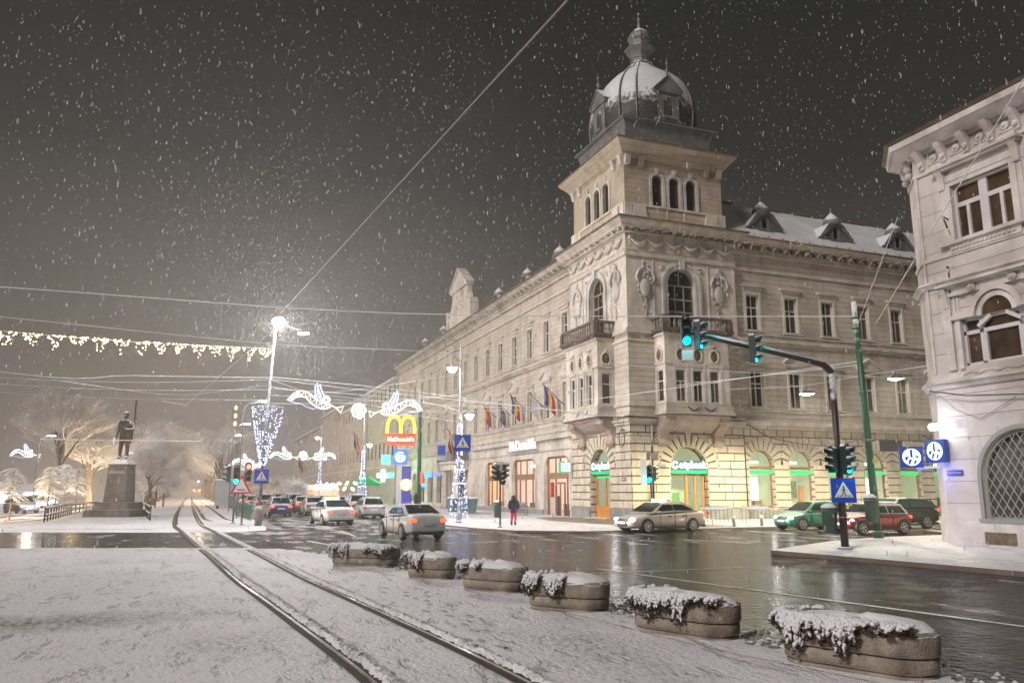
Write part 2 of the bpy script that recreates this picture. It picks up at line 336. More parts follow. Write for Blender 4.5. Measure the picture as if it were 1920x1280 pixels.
# painted lines under the slush
lm=mat('worn_white_paint',(.62,.62,.58),rough=.4,var=.35,vs=3)
def strip(p,q,w=.12,z=.008,name='road_markings'):
    p,q=Vector((*p,z)),Vector((*q,z)); d=(q-p).normalized(); s=Vector((-d.y,d.x,0))*w/2
    return B().quad(p-s,q-s,q+s,p+s).obj(name,lm,kind='structure')
strip((-16.35,-26.66),(-14.2,-38.5)); strip((-14.2,-38.5),(-13.2,-46)); strip((-18.0,-27.6),(-12.4,-27.75),.08); strip((-22.0,-12.0),(-21.2,-16.5),.16); strip((-19.4,-4),(-19.6,-9.5),.12)
# ---- tram rails ----
railL=[(-24.2,-46),(-24.22,-41),(-24.29,-37),(-24.62,-33),(-24.95,-29.3),(-25.28,-25.8),(-25.75,-19),(-26.25,-12.5),(-26.9,-3),(-27.5,5.5),(-28.0,25),(-28.4,49),(-29.0,90),(-29.6,138),(-31,260)]
railR=[(x+1.47+(.02 if y<-30 else 0),y) for x,y in railL]
def smooth_path(p,k=6):
    o=[]
    for i in range(len(p)-1):
        p0=p[max(i-1,0)];p1=p[i];p2=p[i+1];p3=p[min(i+2,len(p)-1)]
        for j in range(k):
            t=j/k; o.append(tuple(.5*((2*p1[a])+(-p0[a]+p2[a])*t+(2*p0[a]-5*p1[a]+4*p2[a]-p3[a])*t*t+(-p0[a]+3*p1[a]-3*p2[a]+p3[a])*t**3) for a in range(len(p1))))
    o.append(p[-1]); return o
def ribbon(b,path,offs,z,jit=0.,seed=1):
    rnd=random.Random(seed); vs=[];fs=[]; n=len(path); m=len(offs)
    for i,p in enumerate(path):
        q0=path[max(i-1,0)]; q1=path[min(i+1,n-1)]; d=Vector((q1[0]-q0[0],q1[1]-q0[1],0)).normalized(); s=Vector((-d.y,d.x,0))
        for k,o in enumerate(offs):
            zz=z[k]+(rnd.random()*jit if z[k]>.011 else 0); oo=o+(rnd.uniform(-1,1)*jit*1.2 if jit else 0); vs.append((p[0]+s.x*oo,p[1]+s.y*oo,zz))
    for i in range(n-1):
        for k in range(m-1): fs.append([i*m+k,(i+1)*m+k,(i+1)*m+k+1,i*m+k+1])
    b.add(vs,fs,False)
railm=mat('polished_rail',(.48,.47,.46),rough=.14,metal=1.,var=.3,vs=5); groovem=mat('rail_groove_slush',(.035,.026,.018),rough=.85,var=.5,vs=6,bump=.02)
bankm=mat('rail_snow_bank',(.66,.64,.65),rough=.8,var=.2,vs=4,stain=(.3,.26,.22),sa=.6,ss=1.5,bump=.05,bs=9)
for nm,pth in (('tram rail on the left of the near track curving past the snowy square',railL),('tram rail on the right of the near track nearest the planters',railR)):
    sp=smooth_path(pth,10); e=empty('tram_rail',(0,0,0),label=nm,cat='tram rail',group='rails of the tram track')
    b=B(); ribbon(b,sp,(-.19,.12),(.010,.010)); b.obj('groove',groovem,e)
    b=B(); ribbon(b,sp,(-.034,-.028,.012,.018),(.006,.024,.024,.006)); b.obj('rail_head',railm,e)
    dense=[q for q in smooth_path([p for p in pth if p[1]<6],60)]
    for s,nmb in ((-1,'snow_bank'),):
        b=B(); ribbon(b,dense,tuple(s*o for o in (.09,.12,.17,.24,.34)),(.0,.03,.045,.02,.002),.03,3+s); b.obj(nmb,MSNOW,e)
for x0 in (-26.0,-24.6):
    sp=smooth_path([(x0+.6,12),(x0+.2,16),(x0,25),(x0-.4,49),(x0-1.2,90),(x0-2,138)],6); b=B(); ribbon(b,sp,(-.12,.12),(.012,.012)); b.obj('tram_rail',groovem,label='dark rail line of the second track farther up the avenue' if x0==-26.0 else 'outermost rail of the second track by the traffic signal',cat='tram rail',group='rails of the far track')

# ragged edge where the trodden snow meets the wet road
rr=random.Random(5); edge=[(-17.0,-46),(-18.2,-41),(-19.0,-38),(-19.45,-36),(-19.75,-33.5),(-20.25,-30.7),(-21.15,-26.4),(-22.15,-21.5),(-23.45,-16.8),(-26.85,-14.75),(-32.65,-12.6),(-60,-2.2)]
vs=[];fs=[]; sp=smooth_path(edge,60)
for i,p in enumerate(sp):
    q0=sp[max(i-1,0)]; q1=sp[min(i+1,len(sp)-1)]; d=Vector((q1[0]-q0[0],q1[1]-q0[1],0)).normalized(); s_=Vector((-d.y,d.x,0)); o=.06+.32*abs(math.sin(i*.21)*math.cos(i*.083+1))+rr.uniform(-.09,.09)
    vs+=[(p[0]+s_.x*.5,p[1]+s_.y*.5,.009),(p[0]+s_.x*.1,p[1]+s_.y*.1,.03),(p[0]-s_.x*(o-.1),p[1]-s_.y*(o-.1),.022),(p[0]-s_.x*o,p[1]-s_.y*o,.007)]
for i in range(len(sp)-1):
    for k in range(3): fs.append([i*4+k,(i+1)*4+k,(i+1)*4+k+1,i*4+k+1])
B().add(vs,fs,True).obj('snow_edge',MSNOW,kind='structure')
rr=random.Random(6); vs=[];fs=[]
for i in range(900):      # loose slush lumps along that edge and in the gutter
    k=rr.randrange(len(sp)-200); p=sp[k]; q=sp[k+1]; d=Vector((q[0]-p[0],q[1]-p[1],0)).normalized(); s_=Vector((-d.y,d.x,0)); o=abs(rr.gauss(0,.45))+.1; r=rr.uniform(.015,.05); x,y=p[0]-s_.x*o,p[1]-s_.y*o; n0=len(vs)
    for j in range(6): t=PI/3*j; vs.append((x+r*rr.uniform(.7,1.4)*math.cos(t),y+r*rr.uniform(.7,1.4)*math.sin(t),.004))
    vs.append((x,y,.006+r*.55)); fs+=[[n0+j,n0+(j+1)%6,n0+6] for j in range(6)]
B().add(vs,fs,True).obj('slush',MSNOW,kind='stuff')

# footprints trodden into the square
fpm=mat('pressed_snow',(.40,.385,.39),rough=.6,var=.35,vs=9,bump=.02,bs=30); rr=random.Random(12); vs=[];fs=[]
for (ax,ay,bx,by) in ((-25.4,-23.5,-31.5,-32.5),(-29.8,-19.5,-33.5,-31),(-27.0,-28.5,-30.6,-36.5),(-22.6,-42.5,-22.2,-28.5),(-21.9,-41,-22.9,-27)):
    d=Vector((bx-ax,by-ay,0)); L_=d.length; d.normalize(); s_=Vector((-d.y,d.x,0)); k=int(L_/.68)
    for i in range(k):
        if rr.random()<.12: continue
        c=Vector((ax,ay,0))+d*(i*.68+rr.uniform(-.05,.05))+s_*((.13 if i%2 else -.13)+.3*math.sin(i*.3)+rr.uniform(-.04,.04)); a=rr.uniform(-.2,.2); u=Matrix.Rotation(a,3,'Z')@d; w=Vector((-u.y,u.x,0)); n0=len(vs)
        for j in range(10): t=2*PI*j/10; p=c+u*(.145*math.cos(t))+w*(.052*math.sin(t)*(1+.2*math.cos(t))*rr.uniform(.85,1.15)); vs.append((p.x,p.y,.006))
        fs.append([n0+j for j in range(10)])
B().add(vs,fs,False).obj('trodden_snow_prints',fpm,kind='stuff')
# ================= THE CORNER PALACE =================
PAL=empty('corner_palace',(0,0,0),label='large cream corner building with a snowy domed tower and balconies above the junction',cat='building')
roomlit=emis('lit_bank_interior',(.60,.66,.46),.13); roomwarm=emis('lit_restaurant_interior',(.85,.58,.36),.30); roompink=emis('lit_restaurant_wall',(.80,.64,.54),.24)  # room walls glow themselves, standing in for the lamplight inside
tubelit=emis('white_tube_light',(1,1,1),2.5); screenlit=emis('white_lit_screen',(.86,.9,1),1.0); greenlit=emis('green_light_band',(.02,.70,.18),.42)
clear=mat('clear_pane',(.8,.85,.85),rough=.05,alpha=.10)
def place(o,F,a,y,z,parent=PAL,rz=0.):
    o.parent=parent; o.location=F@Vector((a,y,z)); o.rotation_euler=(0,0,(0 if F is FR else R_(-90))+rz); return o
def win_proto(w,h,hood=None,pedi=False):
    b=B(); f=.07
    for (x0,x1,z0,z1) in ((-w/2,-w/2+f,0,h),(w/2-f,w/2,0,h),(-w/2+f,w/2-f,0,f),(-w/2+f,w/2-f,h-f,h),(-w/2+f,w/2-f,h*.62,h*.62+.09),(-.045,.045,f,h*.62),(-.03,.03,h*.62+.09,h-f)): b.box(x0,x1,.17,.25,z0,z1)
    o=b.obj('window',M['whitewood'])
    B().quad((-w/2,.23,0),(w/2,.23,0),(w/2,.23,h),(-w/2,.23,h)).obj('pane',M['glass'],o)
    b=B(); s=.20
    b.box(-w/2-s,-w/2,-.07,.0,-.05,h+s); b.box(w/2,w/2+s,-.07,.0,-.05,h+s); b.box(-w/2,w/2,-.07,.0,h,h+s); b.box(-w/2-s-.08,w/2+s+.08,-.16,.0,-.17,-.05)
    if hood: b.box(-w/2-s-.2,w/2+s+.2,-.22,.0,h+hood,h+hood+.12); b.box(-w/2-s,w/2+s,-.10,.0,h+s+.12,h+hood)
    if pedi:
        z=h+hood+.12; W2=w/2+s+.3
        b.prism([(-W2,z),(W2,z),(W2,z+.1),(0,z+.75),(-W2,z+.1)],-.14,0); b.prism([(-W2-.05,z+.1),(0,z+.77),(W2+.05,z+.1),(W2+.05,z+.2),(0,z+.92),(-W2-.05,z+.2)],-.32,0)
    b.obj('surround',M['trim' if pedi or hood else 'trimlight'],o)
    return o
WA=win_proto(1.15,2.65,.55); WB=win_proto(1.15,2.65,.45); WP=win_proto(1.15,2.65,.45,True); used=set()
def put(w,F,a,y,z,parent=PAL):
    if id(w) not in used: used.add(id(w)); return place(w,F,a,y,z,parent)
    return place(copy(w),F,a,y,z,parent)
RW=[10.75,14.25,17.75,21.25,24.75,28.25]; LW=[-(10.75+3.75*i) for i in range(16)]
# --- walls ---
def wing(F,a0,a1,cs,name,two=True):
    ops=lambda zb,zt:[(c,1.15,zb,zt,False) for c in cs]
    b=B(F); b.panel(a0,a1,6.9,12.8,ops(7.95,10.6),.4,.3); b.panel(a0,a1,12.8,18.2,ops(13.6,16.25),.4,.3); b.panel(a0,a1,18.2,20.3,[],.4); b.obj('wing_wall',M['wall'],PAL)
    b=B(F); b.box(a0,a1,.10,.4,6.35,6.62); b.box(a0,a1,-.02,.4,6.62,6.9); b.box(a0,a1,.2,.4,12.55,12.72); b.box(a0,a1,.08,.4,12.72,12.88); b.box(a0,a1,.28,.4,7.6,7.72)
    b.box(a0,a1,.30,.4,13.2,13.3); b.box(a0,a1,.27,.4,18.0,18.2); b.box(a0,a1,.18,.4,19.2,19.4)
    b.obj('string_course',M['trim'],PAL)
    b=B(F); x=a0+.2
    while x<a1-.2: b.box(x,x+.11,.05,.22,19.4,19.52); x+=.22
    x=a0+.4
    while x<a1-.3: b.prism([(.22,19.52),(-.32,19.86),(-.32,20.0),(.22,20.0)],x,x+.2,'yz'); b.ball((x+.55,.1,19.72),.13,6); x+=1.05
    b.box(a0,a1,.02,.4,19.52,19.56); b.obj('dentil_course',M['trim'],PAL)
    b=B(F); b.prism([(.4,20.0),(-.36,20.0),(-.42,20.12),(-.56,20.28),(.4,20.28)],a0,a1,'yz'); b.obj('eaves_cornice',M['trim'],PAL)
    b=B(F); b.box(a0,a1,-.66,.4,20.28,20.37); b.tube([F.inverted()@(F@Vector((a0,-.66,20.33))),(a1,-.66,20.33)],.08,6); b.obj('gutter',M['ledge'],PAL)
wing(FR,9.0,37.,RW,'right'); wing(FL,-70.,-9.0,LW,'left')
for i,c in enumerate(RW): put(WA,FR,c,.4,13.6); put(WP if i%2 else WB,FR,c,.4,7.95)
for i,c in enumerate(LW): put(WA,FL,c,.4,13.6); put(WP if i%2 else WB,FL,c,.4,7.95)
# --- ground floor, right wing: rusticated arches of the bank ---
b=B(FR); b.panel(9.0,37,0,6.9,[(c,2.15,.8,4.85,True) for c in RW]+[(31.75,2.15,.8,4.85,True),(35.2,2.15,.8,4.85,True)],.4,.45); b.obj('rusticated_wall',M['rust'],PAL)
b=B(FR)
for c0,c1 in zip([9.0]+[c+1.2 for c in RW+[31.75]],[c-1.2 for c in RW+[31.75]]+[33]): b.box(c0,c1,.30,.4,0,.78)
for c in RW+[31.75]: b.box(c-1.2,c+1.2,.28,.4,0,.66)
b.obj('plinth',M['plinth'],PAL)
def voussoirs(F,c,w,zt,y,r1=.78,n=11,parent=PAL):
    zs=zt-w/2; r0=w/2
    k=B(F).ring(c,zs,r0+.0,r0+r1-.04,y-.008,y+.02,0,PI,20); k.obj('arch_joint',mat('arch_joint_dirt',(.14,.095,.06),rough=.9),parent)
    b=B(F)
    for i in range(n):
        t0=PI*i/n+.035; t1=PI*(i+1)/n-.035; e=r1+(.22 if i%2==0 else 0)*(1 if 0<i<n-1 else 0)
        b.prism([(c+(r0+.10)*math.cos(t0),zs+(r0+.10)*math.sin(t0)),(c+(r0+e)*math.cos(t0),zs+(r0+e)*math.sin(t0)),(c+(r0+e)*math.cos(t1),zs+(r0+e)*math.sin(t1)),(c+(r0+.10)*math.cos(t1),zs+(r0+.10)*math.sin(t1))],y-.06,y+.01)
    b.ring(c,zs,r0,r0+.085,y-.03,y+.3,0,PI,16); b.obj('arch_stones',mat('arch_stone',(.60,.53,.42),rough=.85,var=.12,bump=.01),parent)
def jamb_stones(b,x0,x1,y,zs,mask=None):
    z=.85; B(b.T).box(x0,x1,y-.008,y+.0,.85,zs+.1).obj('joint_backing',mat('arch_joint_dirt',(.14,.095,.06),rough=.9),PAL)
    while z<zs: b.box(x0,x1,y-.055,y+.01,z+.04,z+.49); z+=.53
for i,c in enumerate(RW+[31.75]): voussoirs(FR,c,2.15,4.85,.4)
for c0,c1 in zip([9.2]+[c+1.12 for c in RW],[c-1.12 for c in RW+[31.75]]):
    b=B(FR); jamb_stones(b,c0,c1,.4,3.9); b.obj('rusticated_pier',mat('pier_stone',(.68,.60,.48),rough=.85,var=.2,vs=1.4,stain=(.3,.23,.16),sa=.5,bump=.015),PAL)
def bank_window(c,kind):
    T=Matrix.Translation((c,.4,0)); w=B(T)
    for x0,x1,z0,z1 in ((-1.07,-.97,.82,3.8),(.97,1.07,.82,3.8),(-.97,.97,.82,.95),(-.97,.97,3.52,3.72)): w.box(x0,x1,.30,.40,z0,z1)
    f=w.obj('shop_window',M['brownwood'],PAL)
    B(T).ring(0,3.775,1.0,1.07,.30,.40).obj('arch_frame',M['brownwood'],f)
    B(T).box(-1.0,1.0,.20,.30,3.2,3.46).obj('light_band',greenlit,f)
    p=B(T); p.quad((-1,.36,.9),(1,.36,.9),(1,.36,3.77),(-1,.36,3.77)); p.add([(1.03*math.cos(PI*i/12),.36,3.77+1.03*math.sin(PI*i/12)) for i in range(13)],[list(range(13))]); p.obj('pane',clear,f)
    r=B(T); r.quad((-1.5,2.2,.7),(1.5,2.2,.7),(1.5,2.2,4.95),(-1.5,2.2,4.95)); r.quad((-1.5,.46,.7),(-1.5,2.2,.7),(-1.5,2.2,4.95),(-1.5,.46,4.95)); r.quad((1.5,.46,.7),(1.5,2.2,.7),(1.5,2.2,4.95),(1.5,.46,4.95)); r.quad((-1.5,.46,4.95),(1.5,.46,4.95),(1.5,2.2,4.95),(-1.5,2.2,4.95)); r.quad((-1.5,.46,.7),(1.5,.46,.7),(1.5,2.2,.7),(-1.5,2.2,.7)); r.obj('lit_room',roomlit,f)
    B(T).tube([(-.55,1.2,4.05),(.6,1.2,4.05)],.075,8).obj('tube_light',tubelit,f)
    q=B(T)
    if kind=='screen': q.box(-.75,.05,.62,.68,1.35,2.95); q.obj('lit_screen',screenlit,f); B(T).box(-.42,-.32,.6,.7,.7,1.35).obj('screen_stand',M['iron'],f); B(T).box(-.2,.95,1.4,1.9,.7,1.35).obj('office_desk',M['brownwood'],f)
    elif kind=='poster': q.box(.1,.85,1.6,1.64,1.5,2.7); q.obj('wall_picture',mat('grey_green_picture',(.16,.20,.13),var=.7,vs=5),f); B(T).box(.95,1.4,1.5,1.6,.8,2.4).obj('cupboard',M['orange'],f)
    elif kind=='desk': q.box(-.2,.9,1.3,1.9,.7,1.5); q.obj('office_desk',M['brownwood'],f); B(T).box(-.9,-.45,1.2,1.3,.8,2.4).obj('green_panel',mat('lime_panel',(.25,.45,.08)),f)
    elif kind=='door': q.box(-.75,-.62,1.9,2.0,.7,2.6); q.box(.1,.2,1.9,2.0,.7,2.6); q.box(-.75,.2,1.9,2.0,2.6,2.7); q.obj('inner_door_frame',M['whitewood'],f)
for c,k in zip(RW+[31.75],('screen','poster','desk','screen','door','desk','poster')): bank_window(c,k)
# --- ground floor, left wing: smooth shop front ---
SH=[-(12.75),-(19.85),-(27.35)]; SW=[4.9,5.4,5.5]
b=B(FL); b.panel(-70,-9.0,0,6.35,[(SH[2],SW[2],.55,4.78,False),(SH[1],SW[1],.55,4.78,False),(SH[0],SW[0],.0,4.78,False)]+[(-(47.+4*i),2.3,.6,4.4,True) for i in range(6)]+[(-38.7,3.0,0,4.6,True)],.4,.5)
for c,w in zip(SH,SW):
    for s in (-1,1):
        r=.95; x=c+s*w/2; z=4.78
        b.prism([(x,z)]+[(x-s*r+s*r*math.cos(t),z-r+r*math.sin(t)) for t in [PI/2*i/6 for i in range(7)]],.4,.55)
b.obj('shop_wall',M['plain'],PAL)
b=B(FL); b.box(-34,-9,.30,.4,5.25,5.33); b.box(-34,-9,.05,.4,6.15,6.35)
for c,w in zip(SH,SW):
    for s in (-1,1): b.box(c+s*(w/2+.1)-.1,c+s*(w/2+.1)+.1,.34,.4,.55,4.0)
b.obj('shop_cornice',M['trimlight'],PAL)
b=B(FL)
for x0,x1 in ((-33,-30.2),(-30.1,-24.5),(-24.6,-22.6),(-22.55,-17.1),(-17.15,-15.3)): b.box(x0,x1,.22,.4,0,.5)
b.obj('plinth',mat('blue_grey_plinth',(.27,.29,.30),rough=.8,var=.2),PAL)
for i,(c,w) in enumerate(zip(SH,SW)):
    T=FL@Matrix.Translation((c,.4,0)); f=B(T); zb=.55 if i else 0
    f.box(-w/2,-w/2+.1,.28,.4,zb,4.7); f.box(w/2-.1,w/2,.28,.4,zb,4.7); f.box(-w/2+.1,w/2-.1,.28,.4,4.62,4.75); f.box(-w/2+.1,w/2-.1,.22,.4,2.98,3.46)
    for k in (-.28,0.,.28) if i else (-.18,.0,.28): f.box(k*w-.05,k*w+.05,.30,.4,3.46,4.62)
    for k in ((-.30,-.05,.25) if i else (-.18,.27)): f.box(k*w-.06,k*w+.06,.30,.4,zb,2.98)
    if i: f.box(-w/2+.1,w/2-.1,.28,.4,.55,.65)
    f=f.obj('shop_window',M['brownwood'],PAL)
    B(T).quad((-w/2,.36,zb),(w/2,.36,zb),(w/2,.36,4.7),(-w/2,.36,4.7)).obj('pane',clear,f)
    X=w/2+.4
    r=B(T); r.quad((-X,3,0),(X,3,0),(X,3,5.1),(-X,3,5.1)); r.quad((-X,.52,5.1),(X,.52,5.1),(X,3,5.1),(-X,3,5.1)); r.quad((-X,.52,0),(X,.52,0),(X,3,0),(-X,3,0)); r.quad((-X,.52,0),(-X,3,0),(-X,3,5.1),(-X,.52,5.1)); r.quad((X,.52,0),(X,3,0),(X,3,5.1),(X,.52,5.1)); r.obj('lit_room',roomwarm if i==2 else roompink,f)
    for k in range(3): B(T).lathe([(.02,.5),(.1,.35),(.22,.1),(.2,0)],10,(-w*.3+k*w*.3,1.6,4.1)).obj('pendant_lamp',emis('warm_pendant',(1,.80,.55),6),f)
    q=B(T)
    for k in range(3): q.box(-w*.36+k*w*.3,-w*.36+k*w*.3+.9,1.4,2.0,0,.95); q.box(-w*.36+k*w*.3+.3,-w*.36+k*w*.3+.6,2.1,2.5,0,1.35)
    q.obj('tables',mat('dark_furniture',(.12,.05,.03)),f).name='seating'
    if i==0:
        d=B(T); d.box(-.75,-.65,.2,.3,0,2.7); d.box(.95,1.05,.2,.3,0,2.7); d.box(-.65,.95,.2,.3,2.55,2.7); d.box(.1,.2,.22,.3,0,2.55); d.obj('door_frame',M['brownwood'],f)
        B(T).box(-1.5,-1.05,.1,.25,1.5,2.7).obj('red_panel',mat('red_panel',(.5,.02,.02)),f); B(T).box(-1.9,-1.65,.9,1.1,.0,1.6).obj('order_screen',mat('dark_machine',(.03,.03,.03)),f)
# --- corner block walls ---
for F,s in ((FR,1),(FL,-1)):
    a0,a1=(0,9) if s==1 else (-9,0); c=s*4.43
    b=B(F); b.panel(a0,a1,0,6.9,[(c,2.9,.0,4.95,True)],0,.6); b.obj('rusticated_wall',M['rust'],PAL)
    b=B(F); b.panel(a0,a1,6.9,12.8,[],0); b.obj('block_wall',M['wall'],PAL)
    b=B(F); b.panel(a0,a1,12.8,18.2,[(s*4.4,2.3,12.85,17.4,True)],0,.5); b.panel(a0,a1,18.2,20.3,[],0); b.obj('upper_wall',M['plain'],PAL)
    e=9 if s==1 else -9; b=B(F); b.quad((e,0,0),(e,.4,0),(e,.4,20.3),(e,0,20.3)); b.obj('return_wall',M['plain'],PAL)
    voussoirs(F,c,2.9,4.95,0.,.85,13)
    for (x0,x1) in ((min(a0,a1)+.02,c-1.52),(c+1.52,max(a0,a1)-.02)):
        b=B(F); jb=B(F); z=.85; row=0
        while z<6.2:
            xs=[x0,x0+(x1-x0)*(.45 if row%2 else .7),x1]
            lim=3.5
            if z>3.2:
                rr=(2.45**2-max(0,z+.25-3.5)**2); dx=math.sqrt(rr) if rr>0 else 0
                xx=(x0,min(x1,c-dx)) if x1<c else (max(x0,c+dx),x1)
            else: xx=(x0,x1)
            k=xx[0]+(xx[1]-xx[0])*(.42 if row%2 else .62)
            if z<5.6 and xx[1]-xx[0]>.3: b.box(xx[0],k-.035,-.055,.01,z+.04,z+.49); b.box(k+.035,xx[1],-.055,.01,z+.04,z+.49); jb.box(xx[0],xx[1],-.008,.0,z,z+.53)
            z+=.53; row+=1
        b.obj('rusticated_pier',mat('pier_stone',(.6,.53,.42)),PAL); jb.obj('joint_backing',mat('arch_joint_dirt',DIRT),PAL)
    b=B(F); 
    for x0,x1 in ((a0,c-1.5),(c+1.5,a1)): b.box(x0+(.0 if x0!=a0 or s==1 else 0),x1,-.12,0,0,.82)
    b.obj('plinth',M['plinth'],PAL)
    # string courses
    b=B(F); A0,A1=(0,9.1) if s==1 else (-9.1,0)
    x0,x1=(-.0,9.1) if s==1 else (-9.1,.0)
    def band(z0,z1,y):
        # the mitre at the corner: the right-hand side reaches round it
        q=B(F); q.box((y if s==1 else x0),(x1 if s==1 else 0.0),y,.0,z0,z1); q.obj('string_course',M['trim'],PAL)
    band(6.35,6.55,-.14); band(6.55,6.75,-.30); band(6.75,7.05,-.22); band(7.6,7.76,-.12); band(12.0,12.15,-.1); band(12.55,12.75,-.24); band(12.75,12.9,-.14); band(18.0,18.25,-.13); band(19.62,19.72,-.28)
    b=B(F); b.box((-.335 if s==1 else x0),(x1 if s==1 else 0.0),-.335,.0,6.752,6.80); b.obj('mossy_ledge',mat('mossy_ledge',(.10,.10,.05),rough=.9,var=.6,vs=3,snow=.5,snowth=.6),PAL)
    # cornice: corona with modillions, dentils
    b=B(F)
    if s==1: pr=[(0,19.9),(-.5,19.95),(-.62,20.1),(-.85,20.3),(-.9,20.42),(0,20.42)]; 
    # swept with a mitre at the corner (a shifts with depth)
    pr=[(0,19.9),(-.5,19.95),(-.62,20.1),(-.85,20.3),(-.9,20.42),(0,20.42)]
    vs=[]; 
    for (y,z) in pr: vs.append(((y if s==1 else -9.0-.0),y,z)); 
    for (y,z) in pr: vs.append(((9.7 if s==1 else -y),y,z))
    if s==-1: vs=[(-9.7,y,z) for y,z in pr]+[(-y,y,z) for y,z in pr]
    n=len(pr); b.add(vs,[list(range(n-1,-1,-1)),[n+i for i in range(n)]]+[[i,(i+1)%n,n+(i+1)%n,n+i] for i in range(n)]); b.obj('eaves_cornice',M['trim'],PAL)
    b=B(F); x=x0+.05
    while x<x1-.2: b.box(x,x+.12,-.40,-.28,19.60,19.74); x+=.23
    x=x0+.15
    while x<x1-.25:
        b.prism([(-.05,19.74),(-.42,19.84),(-.56,19.95),(0,19.95)],x,x+.26,'yz'); b.ball((x+.58,-.2,19.84),.15,6); x+=.86
    b.obj('dentil_course',M['trim'],PAL)
    b=B(F); vs=[]; pr=[(0,20.42),(-1.0,20.42),(-1.0,20.54),(0,20.56)]
    vs=[((y if s==1 else -9.8),y,z) for y,z in pr]+[((9.8 if s==1 else -y),y,z) for y,z in pr]; n=4
    b.add(vs,[[3,2,1,0],[4,5,6,7]]+[[i,(i+1)%n,n+(i+1)%n,n+i] for i in range(n)]); b.obj('gutter',M['ledge'],PAL)
    # garland frieze
    b=B(F); k=6
    for i in range(k):
        xa=x0+.35+(8.5/k)*i; xb=xa+8.5/k-.1
        pts=[(xa+(xb-xa)*t,-.10-.05*math.sin(PI*t),19.25-.42*math.sin(PI*t)) for t in [j/8 for j in range(9)]]
        b.tube(pts,[.05+.09*math.sin(PI*j/8) for j in range(9)],6); b.ball((xa-.05,-.1,19.3),.15,6); b.tube([(xa-.05,-.08,19.2),(xa-.07,-.06,18.75)],.06,5,r1=.02)
    b.box(x0+.1,x1-.1,-.05,0,18.42,18.5)
    b.obj('garland',M['trim'],PAL)
    # cartouches either side of the tall arched window
    for cx in (s*1.45,s*7.55):
        b=B(F); b.lathe([(.55,-.0),(.5,.1),(.3,.16),(.05,.17)],16,(0,0,0))
        vv=b.v; b.v=[tuple(F@Vector((cx+ (F.inverted()@Vector(p)).x*.9,-(F.inverted()@Vector(p)).z*1.4,15.75+(F.inverted()@Vector(p)).y*1.3))) for p in vv]
        rr=random.Random(int(cx*10)+5)
        for j in range(34):
            t=rr.random()*2*PI; q=rr.uniform(.55,.85); b.ball((cx+q*math.cos(t)*.8,-.07,15.9+q*1.15*math.sin(t)),rr.uniform(.05,.13),6,(1,.7,1))
        for j in range(16): b.ball((cx+rr.uniform(-.22,.22),-.08,rr.uniform(16.8,17.7)),rr.uniform(.06,.16),6,(1,.7,1))
        for j in range(14): b.ball((cx+rr.uniform(-.3,.3)*(1-j/18),-.07,14.9-j*.085),rr.uniform(.05,.12),6,(1,.6,1))
        for sg in (-1,1): b.tube([(cx+sg*.1,-.1,17.2),(cx+sg*.5,-.12,17.0),(cx+sg*.72,-.12,16.5),(cx+sg*.55,-.1,16.15)],[.06,.1,.12,.05],6)
        b.obj('cartouche',M['trimlight'],PAL)
    # tall arched window
    f=B(F@Matrix.Translation((s*4.4,0,0))); zs=17.4-1.15
    for x in (-1.12,-.4,.34,1.06): f.box(x,x+.07,.30,.38,12.85,zs)
    for z in (12.85,14.3,15.2,zs-.05): f.box(-1.1,1.1,.29,.37,z,z+.1)
    f.ring(0,zs,1.06,1.15,.28,.38); f.box(-.04,.04,.3,.38,zs,17.35)
    f=f.obj('arched_window',mat('weathered_sash',(.34,.32,.27),rough=.7,var=.2),PAL)
    p=B(F@Matrix.Translation((s*4.4,0,0))); p.quad((-1.13,.36,12.85),(1.13,.36,12.85),(1.13,.36,zs),(-1.13,.36,zs)); p.add([(1.13*math.cos(PI*i/12),.36,zs+1.13*math.sin(PI*i/12)) for i in range(13)],[list(range(13))]); p.obj('pane',M['glass'],f)
    g=B(F@Matrix.Translation((s*4.4,0,0))); g.ring(0,zs,1.15,1.42,-.09,0.02); g.ring(0,zs,1.42,1.62,-.16,0.02)
    for sg in (-1,1): g.box(min(sg*1.15,sg*1.42),max(sg*1.15,sg*1.42),-.09,.02,12.9,zs); g.box(min(sg*1.42,sg*1.62),max(sg*1.42,sg*1.62),-.16,.02,12.9,zs); g.lathe([(.2,0),(.2,.02),(.02,.02)],8,(sg*1.55,-.02,17.5)); g.ball((sg*1.62,-.05,17.35),.17,8,(1,.5,1)); g.box(sg*2.25-.06,sg*2.25+.06,-.06,0,12.9,17.95)
    g.prism([(-.16,17.3),(.16,17.3),(.22,17.95),(-.22,17.95)],-.28,0); g.obj('arch_surround',M['trimlight'],PAL)
    # ---- oriel bay ----
    T=F@Matrix.Translation((s*4.57,0,0)); y1=-1.3; h0,h1=-2.55,2.55
    b=B(T); b.panel(h0,h1,7.0,12.6,[(-1.35,.78,7.85,10.0,False),(0,.78,7.85,10.0,False),(1.35,.78,7.85,10.0,False)],y1,.2)
    for sg in (-1,1):
        x=sg*2.55; zz=(7.85,10.0)
        b.quad((x,y1,7.0),(x,0,7.0),(x,0,zz[0]),(x,y1,zz[0])); b.quad((x,y1,zz[1]),(x,0,zz[1]),(x,0,12.6),(x,y1,12.6)); b.quad((x,y1,zz[0]),(x,y1+.3,zz[0]),(x,y1+.3,zz[1]),(x,y1,zz[1])); b.quad((x,-.3,zz[0]),(x,0,zz[0]),(x,0,zz[1]),(x,-.3,zz[1]))
    b.obj('bay_wall',M['plain'],PAL)
